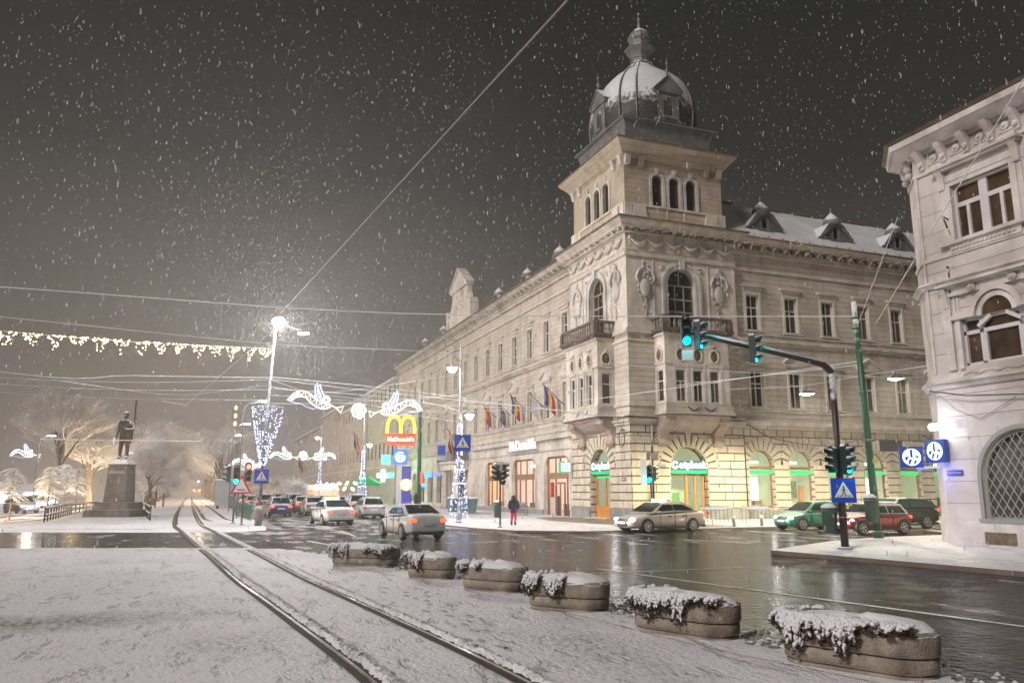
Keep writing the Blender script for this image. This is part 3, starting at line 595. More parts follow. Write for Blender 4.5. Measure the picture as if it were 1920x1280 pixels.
    for k in (-1.35,0,1.35):
        f=B(T)
        for x0_,x1_,z0,z1 in ((k-.39,k-.33,7.85,10),(k+.33,k+.39,7.85,10),(k-.33,k+.33,7.85,7.92),(k-.33,k+.33,9.94,10),(k-.33,k+.33,9.2,9.27),(k-.03,k+.03,7.92,9.2)): f.box(x0_,x1_,y1+.08,y1+.15,z0,z1)
        f=f.obj('bay_window',M['whitewood'],PAL); B(T).quad((k-.38,y1+.13,7.86),(k+.38,y1+.13,7.86),(k+.38,y1+.13,9.98),(k-.38,y1+.13,9.98)).obj('pane',M['glass'],f)
        g=B(T)
        for sg in (-1,1): g.box(k+sg*.5-.09,k+sg*.5+.09,y1-.07,y1,7.75,10.2)
        g.box(k-.6,k+.6,y1-.1,y1,10.2,10.36); g.obj('surround',M['trimlight'],f)
        o=B(T); o.lathe([(.34,0),(.34,.02),(.02,.03)],18,(0,0,0)); o.v=[tuple(T@Vector((k+q.x*.85,y1-.012-q.z,11.0+q.y*1.15))) for q in [T.inverted()@Vector(p) for p in o.v]]; o=o.obj('oval_niche',mat('brown_niche',(.15,.085,.05),rough=.7,var=.3),PAL)
        g=B(T); pts=[(k+.35*math.cos(t),y1-.04,11.0+.45*math.sin(t)) for t in [2*PI*j/16 for j in range(17)]]; g.tube(pts,.075,6,False)
        for j in range(7): g.ball((k+random.uniform(-.3,.3),y1-.06,11.45+random.uniform(0,.3)),.09,6)
        for j in range(4): g.ball((k+random.uniform(-.15,.15),y1-.05,10.5-random.uniform(0,.15)),.06,6)
        g.obj('wreath',M['trim'],o)
    for sg in (-1,1):
        x=sg*2.55; f=B(T)
        for ya,yb,z0,z1 in ((y1+.3,y1+.37,7.85,10),(-.37,-.3,7.85,10),(y1+.37,-.37,7.85,7.92),(y1+.37,-.37,9.93,10),(y1+.37,-.37,9.2,9.27)): f.box(x-.12 if sg>0 else x+.05,x-.05 if sg>0 else x+.12,ya,yb,z0,z1)
        f=f.obj('bay_window',M['whitewood'],PAL); xx=x-sg*.08; B(T).quad((xx,y1+.3,7.85),(xx,-.3,7.85),(xx,-.3,10),(xx,y1+.3,10)).obj('pane',M['glass'],f)
        o=B(T); o.lathe([(.34,0),(.34,.02),(.02,.03)],18,(0,0,0)); o.v=[tuple(T@Vector((x+sg*(q.z+.012),y1+.65+q.x*.9,11.0+q.y*1.1))) for q in [T.inverted()@Vector(p) for p in o.v]]; o=o.obj('oval_niche',mat('brown_niche',(.15,.085,.05)),PAL)
        g=B(T); g.tube([(x+sg*.04,y1+.65+.36*math.cos(t),11.0+.44*math.sin(t)) for t in [2*PI*j/16 for j in range(17)]],.07,6,False); g.ball((x+sg*.05,y1+.65,11.55),.15,6); g.obj('wreath',M['trim'],o)
    b=B(T)
    def bband(z0,z1,e):
        b.box(h0-e,h1+e,y1-e,-.0,z0,z1)
    bband(7.0,7.2,.2); bband(7.2,7.5,.1); bband(7.5,7.62,.14); bband(7.68,7.78,.06); bband(10.36,10.46,.1); bband(12.3,12.45,.12)
    b.obj('bay_moulding',M['trim'],PAL)
    g=B(T)
    for k in range(2):
        pts=[(-1.0+k*1.3+.9*t,y1-.16,7.55-.28*math.sin(PI*t)) for t in [j/6 for j in range(7)]]; g.tube(pts,[.04+.05*math.sin(PI*j/6) for j in range(7)],6)
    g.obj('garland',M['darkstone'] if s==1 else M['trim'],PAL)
    # corbels
    for k in (-1,1):
        c_=B(T); pr=[(0,4.9),(-.28,5.0),(-.35,5.35),(-.30,5.7),(-.5,6.05),(-.95,6.3),(-1.2,6.6),(-1.25,6.98),(0,6.98)]
        x=k*2.2; c_.prism(pr,x-.36,x+.36,'yz'); c_.tube([(x-.40,-.25,5.25),(x+.40,-.25,5.25)],.2,10); c_.tube([(x-.40,-.98,6.62),(x+.40,-.98,6.62)],.26,10); c_.obj('corbel',mat('pink_stone',(.45,.36,.31),rough=.85,var=.15,stain=(.2,.13,.1),sa=.5,bump=.02),PAL)
    c_=B(T); c_.prism([(0,6.0),(-.45,6.2),(-.9,6.55),(-1.15,6.9),(-1.15,6.98),(0,6.98)],-1.84,1.84,'yz'); c_.obj('bay_soffit',mat('pink_stone',(.45,.36,.31)),PAL)
    # balcony on the bay
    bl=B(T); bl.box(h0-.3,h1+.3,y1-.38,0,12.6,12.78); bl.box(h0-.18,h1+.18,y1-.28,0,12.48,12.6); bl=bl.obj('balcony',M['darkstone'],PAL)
    r=B(T); r.box(h0-.2,h1+.2,y1-.32,y1-.08,13.5,13.66)
    for sg in (-1,1): r.box(min(sg*2.55,sg*2.8),max(sg*2.55,sg*2.8),y1-.08,0,13.5,13.66)
    for sg in (-1,1): r.box(sg*2.63-.17,sg*2.63+.17,y1-.36,y1-.04,12.78,13.5)
    r.obj('parapet_rail',M['darkstone'],bl)
    r=B(T); bp=[(.05,0),(.08,.06),(.05,.14),(.11,.30),(.10,.38),(.05,.56),(.08,.66),(.06,.72)]
    for j in range(13): r.lathe(bp,6,(-2.2+j*4.4/12,y1-.2,12.78))
    for sg in (-1,1):
        for j in range(3): r.lathe(bp,6,(sg*2.65,y1+.15+j*.4,12.78))
    r.obj('balusters',mat('weathered_baluster',(.24,.20,.165),rough=.9,var=.3,snow=.6,snowth=.6),bl).name='balustrade'
    # bank doorway in the arch
    T=F@Matrix.Translation((c,0,0)); f=B(T); zs=3.5
    for x0_,x1_,z0,z1 in ((-1.42,-1.27,0,3.28),(1.27,1.42,0,3.28),(-1.27,1.27,3.05,3.28),(-.09,.09,0,3.05),(.62,.74,0,3.05)): f.box(x0_,x1_,.4,.5,z0,z1)
    if s==-1: f.box(-1.27,-.09,.4,.48,0,.95); f.box(.09,.62,.4,.48,0,.95); f.box(.74,1.27,.4,.48,0,.95)
    f=f.obj('bank_door',M['orange'],PAL)
    B(T).ring(0,3.5,1.36,1.45,.40,.5).obj('arch_frame',M['brownwood'],f)
    p=B(T); p.quad((-1.4,.46,.0),(1.4,.46,.0),(1.4,.46,3.5),(-1.4,.46,3.5)); p.add([(1.4*math.cos(PI*i/12),.46,3.5+1.4*math.sin(PI*i/12)) for i in range(13)],[list(range(13))]); p.obj('pane',clear,f)
    r=B(T); X=1.9; r.quad((-X,2.6,0),(X,2.6,0),(X,2.6,5.1),(-X,2.6,5.1)); r.quad((-X,.62,0),(-X,2.6,0),(-X,2.6,5.1),(-X,.62,5.1)); r.quad((X,.62,0),(X,2.6,0),(X,2.6,5.1),(X,.62,5.1)); r.quad((-X,.62,5.1),(X,.62,5.1),(X,2.6,5.1),(-X,2.6,5.1)); r.quad((-X,.62,0.01),(X,.62,0.01),(X,2.6,0.01),(-X,2.6,0.01)); r.obj('lit_room',roomlit,f)
    B(T).tube([(-1.3,1.2,3.95),(-.3,1.2,3.95)],.08,8).obj('tube_light',tubelit,f)
    B(T).box(-1.2,1.25,.36,.395,2.9,3.02).obj('light_band',greenlit,f) if s==-1 else None
    if s==1: B(T).box(-1.0,-.2,1.0,1.05,.5,1.9).obj('poster',mat('glowing_green_poster',(.10,.32,.06),var=.4,vs=4,emit=(.10,.35,.08),es=.25),f)  # poster print given a faint glow of its own, as if lit
    B(T).box(-1.6,1.6,-.5,.6,-.02,.16).obj('door_step',M['trim'],PAL)
# drainpipe, wall ring
B(FR).tube([(1.55,-.1,0.1),(1.55,-.1,6.3)],.06,6).obj('drainpipe',M['iron'],PAL); B(FR).tube([(9.25,.25,.1),(9.25,.25,6.3)],.06,6).obj('drainpipe',M['iron'],PAL)
g=B(FL); g.tube([(-.75+.38*math.cos(t),-.25,5.45+.55*math.sin(t)) for t in [2*PI*j/18 for j in range(19)]],.035,5,False); g.tube([(-.75,-.02,6.0),(-.6,-.35,6.05)],.04,5); g.obj('iron_ring',M['iron'],PAL)
# ---------------- tower over the corner ----------------
TX=4.2
b=B(); b.box(-.35,8.75,-.35,8.75,20.5,20.72); b.obj('tower_base',M['trim'],PAL)
b=B()
for F,s in ((FR,1),(FL,-1)):
    q=B(F); c=s*TX; x0,x1=c-4.2,c+4.2
    ops=[(c+k*1.42,.88,21.9,24.25,True) for k in (-1,0,1)]
    q.panel(x0,x1,20.7,21.85,[],0); q.panel(x0+.12,x1-.12 if True else x1,21.85,25.4,ops,.12,.3); q.obj('tower_wall',M['tower'],PAL)
    for o in ops:
        w=B(F); w.box(o[0]-.44,o[0]+.44,.30,.34,21.9,23.9); w.add([(o[0]+.44*math.cos(PI*i/10),.30,23.81+.44*math.sin(PI*i/10)) for i in range(11)],[list(range(11))]); w=w.obj('belfry_window',M['glass'],PAL)
        g=B(F); g.ring(o[0],23.81,.44,.64,0.02,.14,0,PI,12); g.prism([(o[0]-.10,24.4),(o[0]+.10,24.4),(o[0]+.15,24.78),(o[0]-.15,24.78)],-.05,.12)
        for sg in (-1,1): g.box(o[0]+sg*.54-.10,o[0]+sg*.54+.10,.03,.13,21.9,23.81)
        g.obj('arch_surround',M['trimlight'],w)
    q=B(F); q.box(x0,x1,-.10,.0,21.72,21.86); q.box(x0,x1,-.14,0,20.72,20.84)
    for k in (-3.0,3.0): q.prism([(c+k-.6,20.85),(c+k+.6,20.85),(c+k+.45,21.7),(c+k-.45,21.7)],-.13,0)
    for k in (-3.9,3.9): q.box(c+k-.3,c+k+.3,-.08,0,20.84,21.72)
    for k in (-.71,.71): q.box(c+k-.05,c+k+.05,-.05,0,20.84,21.72)
    q.obj('tower_parapet',M['plain'],PAL)
    q=B(F)
    for k in (-3.85,-2.75,2.75,3.85): q.prism([(.12,24.7),(-.05,24.75),(-.14,25.1),(-.2,25.4),(.12,25.4)],c+k-.19,c+k+.19,'yz'); q.box(c+k-.05-.2,c+k+.05+.2,-.22,.12,25.28,25.4)
    q.obj('cornice_bracket',M['trimlight'],PAL)
# cornice as four-sided lofts
def loft4(secs,name,m,parent=PAL,cx=TX,cy=TX,nn=4,rot=PI/4,fac=math.sqrt(2),smooth=False,k=None):
    b=B(); vs=[];fs=[]
    for h,z in secs:
        for j in range(nn):
            t=rot+2*PI*j/nn; vs.append((cx+h*fac*math.cos(t),cy+h*fac*math.sin(t),z))
    n=nn
    for i in range(len(secs)-1):
        for j in range(n): fs.append([i*n+j,i*n+(j+1)%n,(i+1)*n+(j+1)%n,(i+1)*n+j])
    fs.append(list(range(n-1,-1,-1))); fs.append([(len(secs)-1)*n+j for j in range(n)])
    return b.add(vs,fs,smooth).obj(name,m,parent)
loft4([(4.08,25.3),(4.2,25.4),(4.35,25.45),(4.45,25.62),(4.75,25.95),(4.98,26.2),(5.0,26.32)],'tower_cornice',M['tower'])
loft4([(5.06,26.33),(5.06,26.40),(3.9,26.60)],'tower_gutter',M['ledge'])
loft4([(3.55,26.5),(3.58,27.0),(3.66,27.9),(3.76,28.3),(3.78,28.45),(3.98,28.50),(3.98,28.62),(3.6,28.78)],'attic_drum',M['copper'])
# square dome with rounded, chamfered corners
prof=[(3.60,28.75),(3.74,29.4),(3.78,30.1),(3.76,30.8),(3.66,31.5),(3.46,32.2),(3.16,32.8),(2.78,33.35),(2.3,33.85),(1.75,34.3),(1.25,34.68),(.92,35.05),(.82,35.35)]
b=B(); vs=[];fs=[]; n=16
def dome_pt(h,t):
    c,s=math.cos(t),math.sin(t); e=2.7; r=h/((abs(c)**e+abs(s)**e)**(1/e)); return (TX+r*c,TX+r*s)
for h,z in prof:
    for j in range(n): x,y=dome_pt(h,PI/8*j+PI/16); vs.append((x,y,z))
for i in range(len(prof)-1):
    for j in range(n): fs.append([i*n+j,i*n+(j+1)%n,(i+1)*n+(j+1)%n,(i+1)*n+j])
b.add(vs,fs,True).obj('dome',M['slate'],PAL)
b=B()
for t in (PI/4,3*PI/4,5*PI/4,7*PI/4):
    for dt in (-.16,.16):
        b.tube([(*dome_pt(h*1.01,t+dt),z) for h,z in prof],.07,5)
b.obj('dome_rib',M['copper'],PAL)
for k in range(4):
    T=Matrix.Translation((TX,TX,0))@Matrix.Rotation(PI/2*k,4,'Z'); b=B(T)
    b.panel(-.95,.95,28.8,31.1,[(0,.72,29.25,30.75,True)],-3.78,.25); b.box(-.95,.95,-3.78+.26,-2.6,28.8,31.1); b.box(-1.1,-.72,-3.86,-3.5,28.8,29.0); b.box(.72,1.1,-3.86,-3.5,28.8,29.0); b.box(-.5,.5,-3.95,-3.7,29.05,29.2)
    b.prism([(-1.2,31.1),(1.2,31.1),(1.2,31.22),(0,32.35),(-1.2,31.22)],-3.9,-2.2); b.prism([(-1.25,31.22),(0,32.4),(1.25,31.22),(1.25,31.34),(0,32.55),(-1.25,31.34)],-4.0,-1.9)
    b.lathe([(.09,0),(.07,.25),(.17,.42),(.05,.6),(.04,.85),(.14,1.0),(.02,1.2),(.02,1.35)],8,(0,-3.8,32.5)); b=b.obj('dome_dormer',M['copper'],PAL)
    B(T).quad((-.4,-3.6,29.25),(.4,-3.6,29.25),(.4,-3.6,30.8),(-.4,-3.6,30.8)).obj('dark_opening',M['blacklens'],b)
loft4([(.98,35.25),(.72,35.45),(.70,35.9),(.80,36.25),(1.12,36.55),(1.18,36.66),(.85,36.85),(.74,36.95),(.76,37.35),(.90,37.5),(.86,37.75),(.70,38.1),(.42,38.4),(.16,38.6),(.09,39.1),(.05,39.2),(.16,39.35),(.04,39.5),(.03,39.7),(.13,39.82),(.02,39.98),(.012,40.2)],'lantern',M['copper'],nn=8,rot=PI/8,fac=1.05)
loft4([(.74,35.75),(.74,35.82)],'lantern_ring',M['ledge'],nn=8,rot=PI/8,fac=1.06)
# corner pedestals where the block meets the wings
# ---------------- roofs ----------------
b=B(); b.add([(9.0,-.2,20.42),(37,-.2,20.42),(37,4.8,25.0),(5.0,4.8,25.0),(9.0,8,25.0),(37,16,25.0),(5,16,25.0)],[[0,1,2,3],[3,2,5,6]]); b.obj('wing_roof',M['roofsnow'],PAL)
b=B(); b.quad((-.2,9,20.4),(-.2,70,20.4),(7,70,22.4),(7,9,22.4)); b.quad((7,9,22.4),(7,70,22.4),(16,70,20.4),(16,9,20.4)); b.obj('wing_roof',M['roofsnow'],PAL)
b=B(); b.quad((-.9,-.9,20.565),(9.7,-.9,20.565),(9.7,9.7,20.565),(-.9,9.7,20.565)); b.quad((37,.4,0),(37,16,0),(37,16,25),(37,.4,20.4)); b.quad((.4,70,0),(16,70,0),(16,70,20.4),(.4,70,20.4)); b.quad((16,16,0),(37,16,0),(37,16,25),(16,16,25)); b.quad((16,16,0),(16,70,0),(16,70,20.4),(16,16,20.4)); b.obj('roof_deck',M['roofsnow'],PAL)
for x in (10.2,15,19,24.2,29): B().box(x,x+2.6,4.7,5.1,25.0,25.22).obj('ridge_board',M['ledge'],PAL)
b=B(); x=9.6
while x<36: b.box(x,x+.05,-.15,-.05,20.42,20.75); x+=1.3
b.obj('snow_guard',M['ledge'],PAL)
def dormer(F,a,y,z,sc=1.):
    T=F@Matrix.Translation((a,y,z))@Matrix.Scale(sc,4); b=B(T)
    b.panel(-.62,.62,0,1.7,[(0,.62,.3,1.35,True)],0,.25); b.prism([(-2.1,.15),(-.62,.15),(-.62,1.35)],.05,2.2); b.prism([(.62,.15),(2.1,.15),(.62,1.35)],.05,2.2); b.box(-.8,.8,-.12,.1,.0,.14); b.box(-.62,.62,.26,2.2,.0,1.7)
    b=b.obj('roof_dormer',M['copper'],PAL)
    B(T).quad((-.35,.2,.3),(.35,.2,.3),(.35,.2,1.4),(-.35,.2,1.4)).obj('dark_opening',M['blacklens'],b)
    q=B(T); q.prism([(-.85,1.62),(-1.9,.35),(-1.75,.22),(0,1.72),(1.75,.22),(1.9,.35),(.85,1.62),(0,1.9)],-.12,2.4); q.lathe([(.8,1.6),(.82,1.75),(.7,2.15),(.42,2.5),(.16,2.75),(.06,2.9),(.12,3.0),(.03,3.15),(.02,3.3)],12,(0,.45,0)); q.obj('dormer_cap',mat('dormer_sheet',(.17,.165,.155),rough=.6,var=.3,snow=.9,snowth=.40),b)
for a in (13.0,20.0,26.6,33.0): dormer(FR,a,1.15,21.6,.9)
for a in (-13.5,-20.8,-28.6,-49,-58): dormer(FL,a,.9,20.5,.8)
# gabled attic over the middle of the long wing
b=B(FL@Matrix.Translation((-39.2,.4,0)))
b.box(-4.6,4.6,-.2,.6,20.35,22.2); b.box(-2.8,2.8,-.15,.5,22.2,25.0); b.box(-3.0,3.0,-.35,.6,25.0,25.3); b.prism([(-3.2,25.3),(3.2,25.3),(0,27.3)],-.35,.6); b.prism([(-3.4,25.3),(-3.2,25.3),(0,27.3),(3.2,25.3),(3.4,25.3),(0,27.65)],-.5,.6)
for s in (-1,1): b.prism([(s*2.8,22.2),(s*4.4,22.2),(s*4.3,22.8),(s*3.6,23.2),(s*3.1,24.1),(s*2.8,24.2)],-.1,.4); b.box(s*4.3-.4,s*4.3+.4,-.35,.6,20.4,22.6); b.prism([(s*4.3-.5,22.6),(s*4.3+.5,22.6),(s*4.3,23.2)],-.4,.6)
for j in range(20): b.ball((random.uniform(-1.2,1.2),-.2,random.uniform(22.6,24.6)),random.uniform(.15,.3),6,(1,.6,1))
b.obj('gable',M['plain'],PAL)
# portal with columns and a balcony beneath the gable
b=B(FL@Matrix.Translation((-38.7,.4,0)))
for x in (-2.6,-1.9,1.9,2.6): b.lathe([(.36,0),(.36,.5),(.27,.6),(.24,3.8),(.34,4.0),(.38,4.2)],10,(x,-1.1,.1))
b.box(-3.2,3.2,-1.6,.0,4.25,4.9); b.box(-3.4,3.4,-1.8,.0,4.9,5.15); b=b.obj('portal',M['plain'],PAL)
q=B(FL@Matrix.Translation((-38.7,.4,0))); q.box(-3.3,3.3,-1.75,-1.65,5.15,6.25); q.box(-3.3,-3.2,-1.65,0,5.15,6.25); q.box(3.2,3.3,-1.65,0,5.15,6.25); q.obj('balcony_rail',mat('grey_lattice',(.17,.17,.17),rough=.8,var=.4,vs=6),b)
# ================= RIGHT-HAND CORNER HOUSE =================
RH=empty('corner_house',(-.6,-24.05,0),label='white stuccoed corner house with ornate windows and a barred arch on the right',cat='building')
FX=Matrix.Translation((-.6,-24.05,0))@Matrix.Rotation(R_(-90-1.5),4,'Z')   # a runs towards the camera side (-y)
inv=FX  # facade frame: a>0 runs south, outward = west
FA=Matrix.Translation((-.6,-24.05,0))@Matrix.Rotation(R_(-90),4,'Z')
rw=facade('white_stucco',(.66,.60,.58),brick=(.78,30.,.014,(.33,.29,.27),.02,0.)); rwp=facade('white_stucco_plain',(.66,.60,.58)); rtr=facade('white_stucco_trim',(.64,.58,.55),snow=.8,snowth=.65)
def rh(bm,name,m,parent=RH):
    o=bm.obj(name,m); o.parent=parent; 
    if parent is RH: o.matrix_parent_inverse=Matrix.Translation((.6,24.05,0))
    else: o.matrix_parent_inverse=Matrix()
    return o
U3=[2.72,7.6,12.5,17.4]; 
b=B(FA); b.panel(0,22,0,5.7,[(c+.45,3.3,1.05,4.08,True) for c in U3],0,.4); b.panel(0,22,5.7,9.6,[(c+.12,2.95,6.45,8.15,False) for c in U3],0,.3); b.panel(0,22,9.6,14.9,[(c,2.35,11.15,13.25,False) for c in U3],0,.3); rh(b,'house_wall',rw)
CH=Matrix.Translation((-.6,-24.05,0))@Matrix.Rotation(math.atan2(1.15,1.0)+PI,4,'Z')  # chamfer face frame
FC=Matrix.Translation((.4,-22.9,0))@Matrix.Rotation(math.atan2(-1.15,-1.0)+0,4,'Z')
# chamfer: from (.4,-22.9) to (-.6,-24.05), outward is north-west
def cham(b,z0,z1,e0=0,e1=0,thick=None):
    d=Vector((-1.0,-1.15,0)).normalized(); n=Vector((-d.y*-1,d.x*-1,0)); n=Vector((-.755,.656,0)); p=Vector((.4,-22.9,0))+n*0; q=Vector((-.6,-24.05,0))
    return p,q,n
P0=(.4,-22.9);P1=(-.6,-24.05)
b=B(); b.quad((P0[0],P0[1],0),(P1[0],P1[1],0),(P1[0],P1[1],14.9),(P0[0],P0[1],14.9)); b.quad((P0[0],P0[1],0),(40,-22.9,0),(40,-22.9,14.9),(P0[0],P0[1],14.9)); b.quad((40,-22.9,0),(40,-46,0),(40,-46,14.9),(40,-22.9,14.9)); b.quad((-.6,-46.05,0),(40,-46,0),(40,-46,14.9),(-.6,-46.05,14.9)); rh(b,'side_wall',rwp)
def offs(e):  # plan outline of the house grown outward by e
    return [(40,-22.9+e),(.4-e*.35,-22.9+e),(-.6-e,-24.05+e*.45),(-.6-e,-46.05)]
def mould(z0,z1,e0,e1=None,name='moulding',m=None):
    e1=e0 if e1 is None else e1; a=offs(e0)+[(40,-46.05)]; c=offs(e1)+[(40,-46.05)]; n=len(a); b=B(); b.add([(x,y,z0) for x,y in a]+[(x,y,z1) for x,y in c],[list(range(n)),[n+i for i in range(n-1,-1,-1)]]+[[i,(i+1)%n,n+(i+1)%n,n+i] for i in range(n)]); return rh(b,name,m or rtr)
mould(0,.95,.06,name='plinth',m=rwp)
mould(5.72,5.9,.10,.22); mould(5.9,6.0,.28); mould(6.0,6.25,.06); mould(9.55,9.68,.10,.2); mould(9.68,9.76,.24)
mould(10.6,10.75,.06); mould(14.1,14.22,.06); mould(14.9,15.02,.14); mould(15.02,15.3,.14,.62); mould(15.3,15.5,.75,.8); mould(15.5,15.62,.8,.95,'gutter',M['ledge'])
a=offs(.8); b=B(); b.add([(x,y,15.63) for x,y in a]+[(40,-30,18.5),(6,-30,18.5),(5,-33,18.5),(5,-46.05,18.5)],[[0,1,5,4],[1,2,6,5],[2,3,7,6]]); b.quad((40,-30,18.5),(6,-30,18.5),(5,-46,18.5),(40,-46,18.5)); rh(b,'roof',M['roofsnow'])
# modillions under the eaves
b=B(FA); x=.35
while x<21: b.prism([(0,14.25),(-.16,14.3),(-.2,14.6),(-.42,14.86),(-.5,15.0),(0,15.0)],x,x+.24,'yz'); b.ball((x+.12,-.20,14.47),.11,6); b.ball((x+.61,-.03,14.64),.17,10,(1,.35,1)); b.ball((x+.61,-.10,14.64),.07,6); b.box(x+.36,x+.86,-.04,0,14.42,14.46); x+=.98
b.box(0,22,-.05,0,14.22,14.28); rh(b,'eaves_brackets',rtr).name='modillion_course'
n=Vector((-.755,.656,0))
for k in (.25,.75):
    c=Vector((.4-1.0*k,-22.9-1.15*k,0)); 
    bc=B()
    for (z,r) in ((14.4,.16),(14.7,.2),(14.9,.22)): bc.ball((c.x+n.x*.15,c.y+n.y*.15,z),r,6)
    rh(bc,'corner_bracket',rtr)
for x in (.7,1.7,2.7):
    bc=B()
    for z,r in ((14.4,.17),(14.75,.22)): bc.ball((x,-22.75,z),r,6)
    rh(bc,'corner_bracket',rtr)
# corner strips
b=B(FA); b.box(.05,.14,-.05,0,6.3,14.1); b.box(1.15,1.22,-.05,0,6.3,9.5); b.box(1.3,1.35,-.04,0,6.3,9.5); rh(b,'pilaster_strip',rtr)
frm=mat('lilac_grey_frame',(.60,.56,.57),rough=.6,var=.08)
for i,c in enumerate(U3):
    # upper four-light window
    b=B(FA@Matrix.Translation((c,0,11.15))); w=2.35/2; h=2.1
    for x0,x1,z0,z1 in ((-w,-w+.1,0,h),(w-.1,w,0,h),(-w+.1,w-.1,0,.09),(-w+.1,w-.1,h-.09,h),(-.16,.16,.09,h-.09),(-w+.1,-.16,1.25,1.42),(.16,w-.1,1.25,1.42),(-.72,-.6,.09,1.25),(.6,.72,.09,1.25)): b.box(x0,x1,.12,.24,z0,z1)
    o=rh(b,'upper_window',frm); q=B(FA@Matrix.Translation((c,0,11.15))); q.quad((-w,.2,0),(w,.2,0),(w,.2,h),(-w,.2,h)); rh(q,'pane',mat('brown_dark_pane',(.075,.045,.025),rough=.15,var=.5,vs=1.5),o)
    g=B(FA@Matrix.Translation((c,0,11.15)))
    for s in (-1,1): g.box(min(s*w,s*(w+.24)),max(s*w,s*(w+.24)),-.08,0,-.05,h+.15); g.box(min(s*(w+.24),s*(w+.42)),max(s*(w+.24),s*(w+.42)),-.03,0,-.05,h+.1); g.prism([(0,h-.1),(-.12,h-.05),(-.16,h+.4),(-.32,h+.72),(0,h+.72)],s*(w+.30)-.13,s*(w+.30)+.13,'yz')
    g.box(-w,w,-.08,0,h,h+.15); g.box(-w-.2,w+.2,-.05,0,h+.2,h+.55); g.box(-w-.6,w+.6,-.38,0,h+.72,h+.82); g.box(-w-.5,w+.5,-.28,0,h+.62,h+.72); g.box(-w-.6,w+.6,-.22,0,-.17,-.05); g.box(-w-.2,w+.2,-.10,0,-.48,-.17)
    x=-w-.1
    while x<w+.05: g.ball((x,-.11,-.33),.07,6); x+=.17
    rh(g,'surround',rtr,o)
    # serliana window
    T=FA@Matrix.Translation((c+.12,0,6.45)); b=B(T); w=2.95/2; W1=.62
    for x0,x1,z0,z1 in ((-w,-w+.09,0,1.7),(w-.09,w,0,1.7),(-w,w,0,.09),(-W1-.22,-W1-.06,0,1.7),(W1+.06,W1+.22,0,1.7),(-w,w,1.12,1.26),(-w,w,1.62,1.7),(-W1-.06,-W1+.02,.09,1.12),(W1-.02,W1+.06,.09,1.12)): b.box(x0,x1,.10,.24,z0,z1)
    for s in (-1,1): b.cbox((s*.55,.02,1.5),(.60,.12,.13),M=Matrix.Rotation(s*R_(32),4,'Y'))
    o=rh(b,'serliana_window',frm); q=B(T); q.quad((-w,.2,0),(w,.2,0),(w,.2,1.7),(-w,.2,1.7)); rh(q,'pane',mat('brown_dark_pane',(.075,.045,.025)),o)
    q=B(T); q.add([(.58*math.cos(PI*j/14),-.02,1.72+.58*math.sin(PI*j/14)) for j in range(15)],[list(range(15))]); rh(q,'arch_pane',mat('brown_dark_pane',(.075,.045,.025)),o)
    g=B(T); g.ring(0,1.70,.58,.76,-.10,.02); g.ring(0,1.70,.80,1.0,-.18,.02)
    for s in (-1,1):
        g.box(min(s*.8,s*(w+.3)),max(s*.8,s*(w+.3)),-.20,0,1.72,1.86); g.box(min(s*.8,s*(w+.15)),max(s*.8,s*(w+.15)),-.12,0,1.86,2.0); g.box(min(s*(w),s*(w+.2)),max(s*w,s*(w+.2)),-.08,0,-.1,1.72); g.box(s*1.95-.16,s*1.95+.16,-.10,0,-.1,2.7); g.lathe([(.2,0),(.2,.02),(.02,.02)],8,(s*1.2,-.02,2.6))
        g.tube([(s*.78,-.12,2.78),(s*.78,-.22,2.78)],.15,12); g.ball((s*.78,-.22,2.78),.07,6); g.prism([(0,2.2),(-.12,2.2),(-.2,2.7),(-.3,2.95),(0,2.95)],s*1.95-.12,s*1.95+.12,'yz')
    g.box(-2.0,2.0,-.13,0,2.62,2.92); g.box(-2.15,2.15,-.38,0,2.98,3.08); g.box(-2.05,2.05,-.25,0,2.92,2.98); g.box(-1.55,1.55,-.08,0,-.38,-.2)
    x=-1.5
    while x<1.5: g.ball((x,-.09,-.29+.03*math.sin(x*9)),.055,5); x+=.11
    rh(g,'surround',rtr,o)
    # barred arch
    T=FA@Matrix.Translation((c+.45,0,0)); zs=4.08-1.65; b=B(T); b.ring(0,zs,1.65,1.80,-.05,.02,0,PI,20); b.box(-1.8,-1.65,-.05,.02,1.0,zs); b.box(1.65,1.8,-.05,.02,1.0,zs); b.box(-1.85,1.85,-.1,.02,.92,1.05); b.ring(0,zs,1.53,1.65,.12,.22,0,PI,20); b.box(-1.65,-1.55,.12,.22,1.05,zs); b.box(1.55,1.65,.12,.22,1.05,zs); b.box(-1.55,1.55,.12,.2,1.05,1.12)
    o=rh(b,'barred_window',mat('dull_grey_frame',(.30,.29,.27),rough=.6)); q=B(T); q.quad((-1.65,.3,1.05),(1.65,.3,1.05),(1.65,.3,zs),(-1.65,.3,zs)); q.add([(1.65*math.cos(PI*j/14),.3,zs+1.65*math.sin(PI*j/14)) for j in range(15)],[list(range(15))]); q.box(-.06,.06,.24,.3,1.05,3.9); rh(q,'pane',mat('dim_pane',(.13,.11,.10),rough=.2,var=.7,vs=.8),o)
    q=B(T); k=-6
    for sg in (-1,1):
        x=-4.2
        while x<4.2:
            p=[]; 
            for j in range(41):
                z=1.08+j*.075; xx=x+sg*(z-1.08)*.62; ok=abs(xx)<1.55 and (z<zs or xx*xx+(z-zs)**2<1.55**2)
                if ok: p.append((xx,.10+.015*sg,z))
            if len(p)>1: q.tube([p[0],p[-1]],.017,4,False)
            x+=.30
    rh(q,'lattice_grille',mat('pale_bars',(.42,.40,.37),rough=.5,metal=.3),o)
for k in range(4): x=1.45+k*5; rh(B(FA).box(x,x+1.15,-.09,-.06,.2,.6),'cellar_vent',mat('rusty_vent',(.16,.12,.075),rough=.8,var=.4,vs=5))
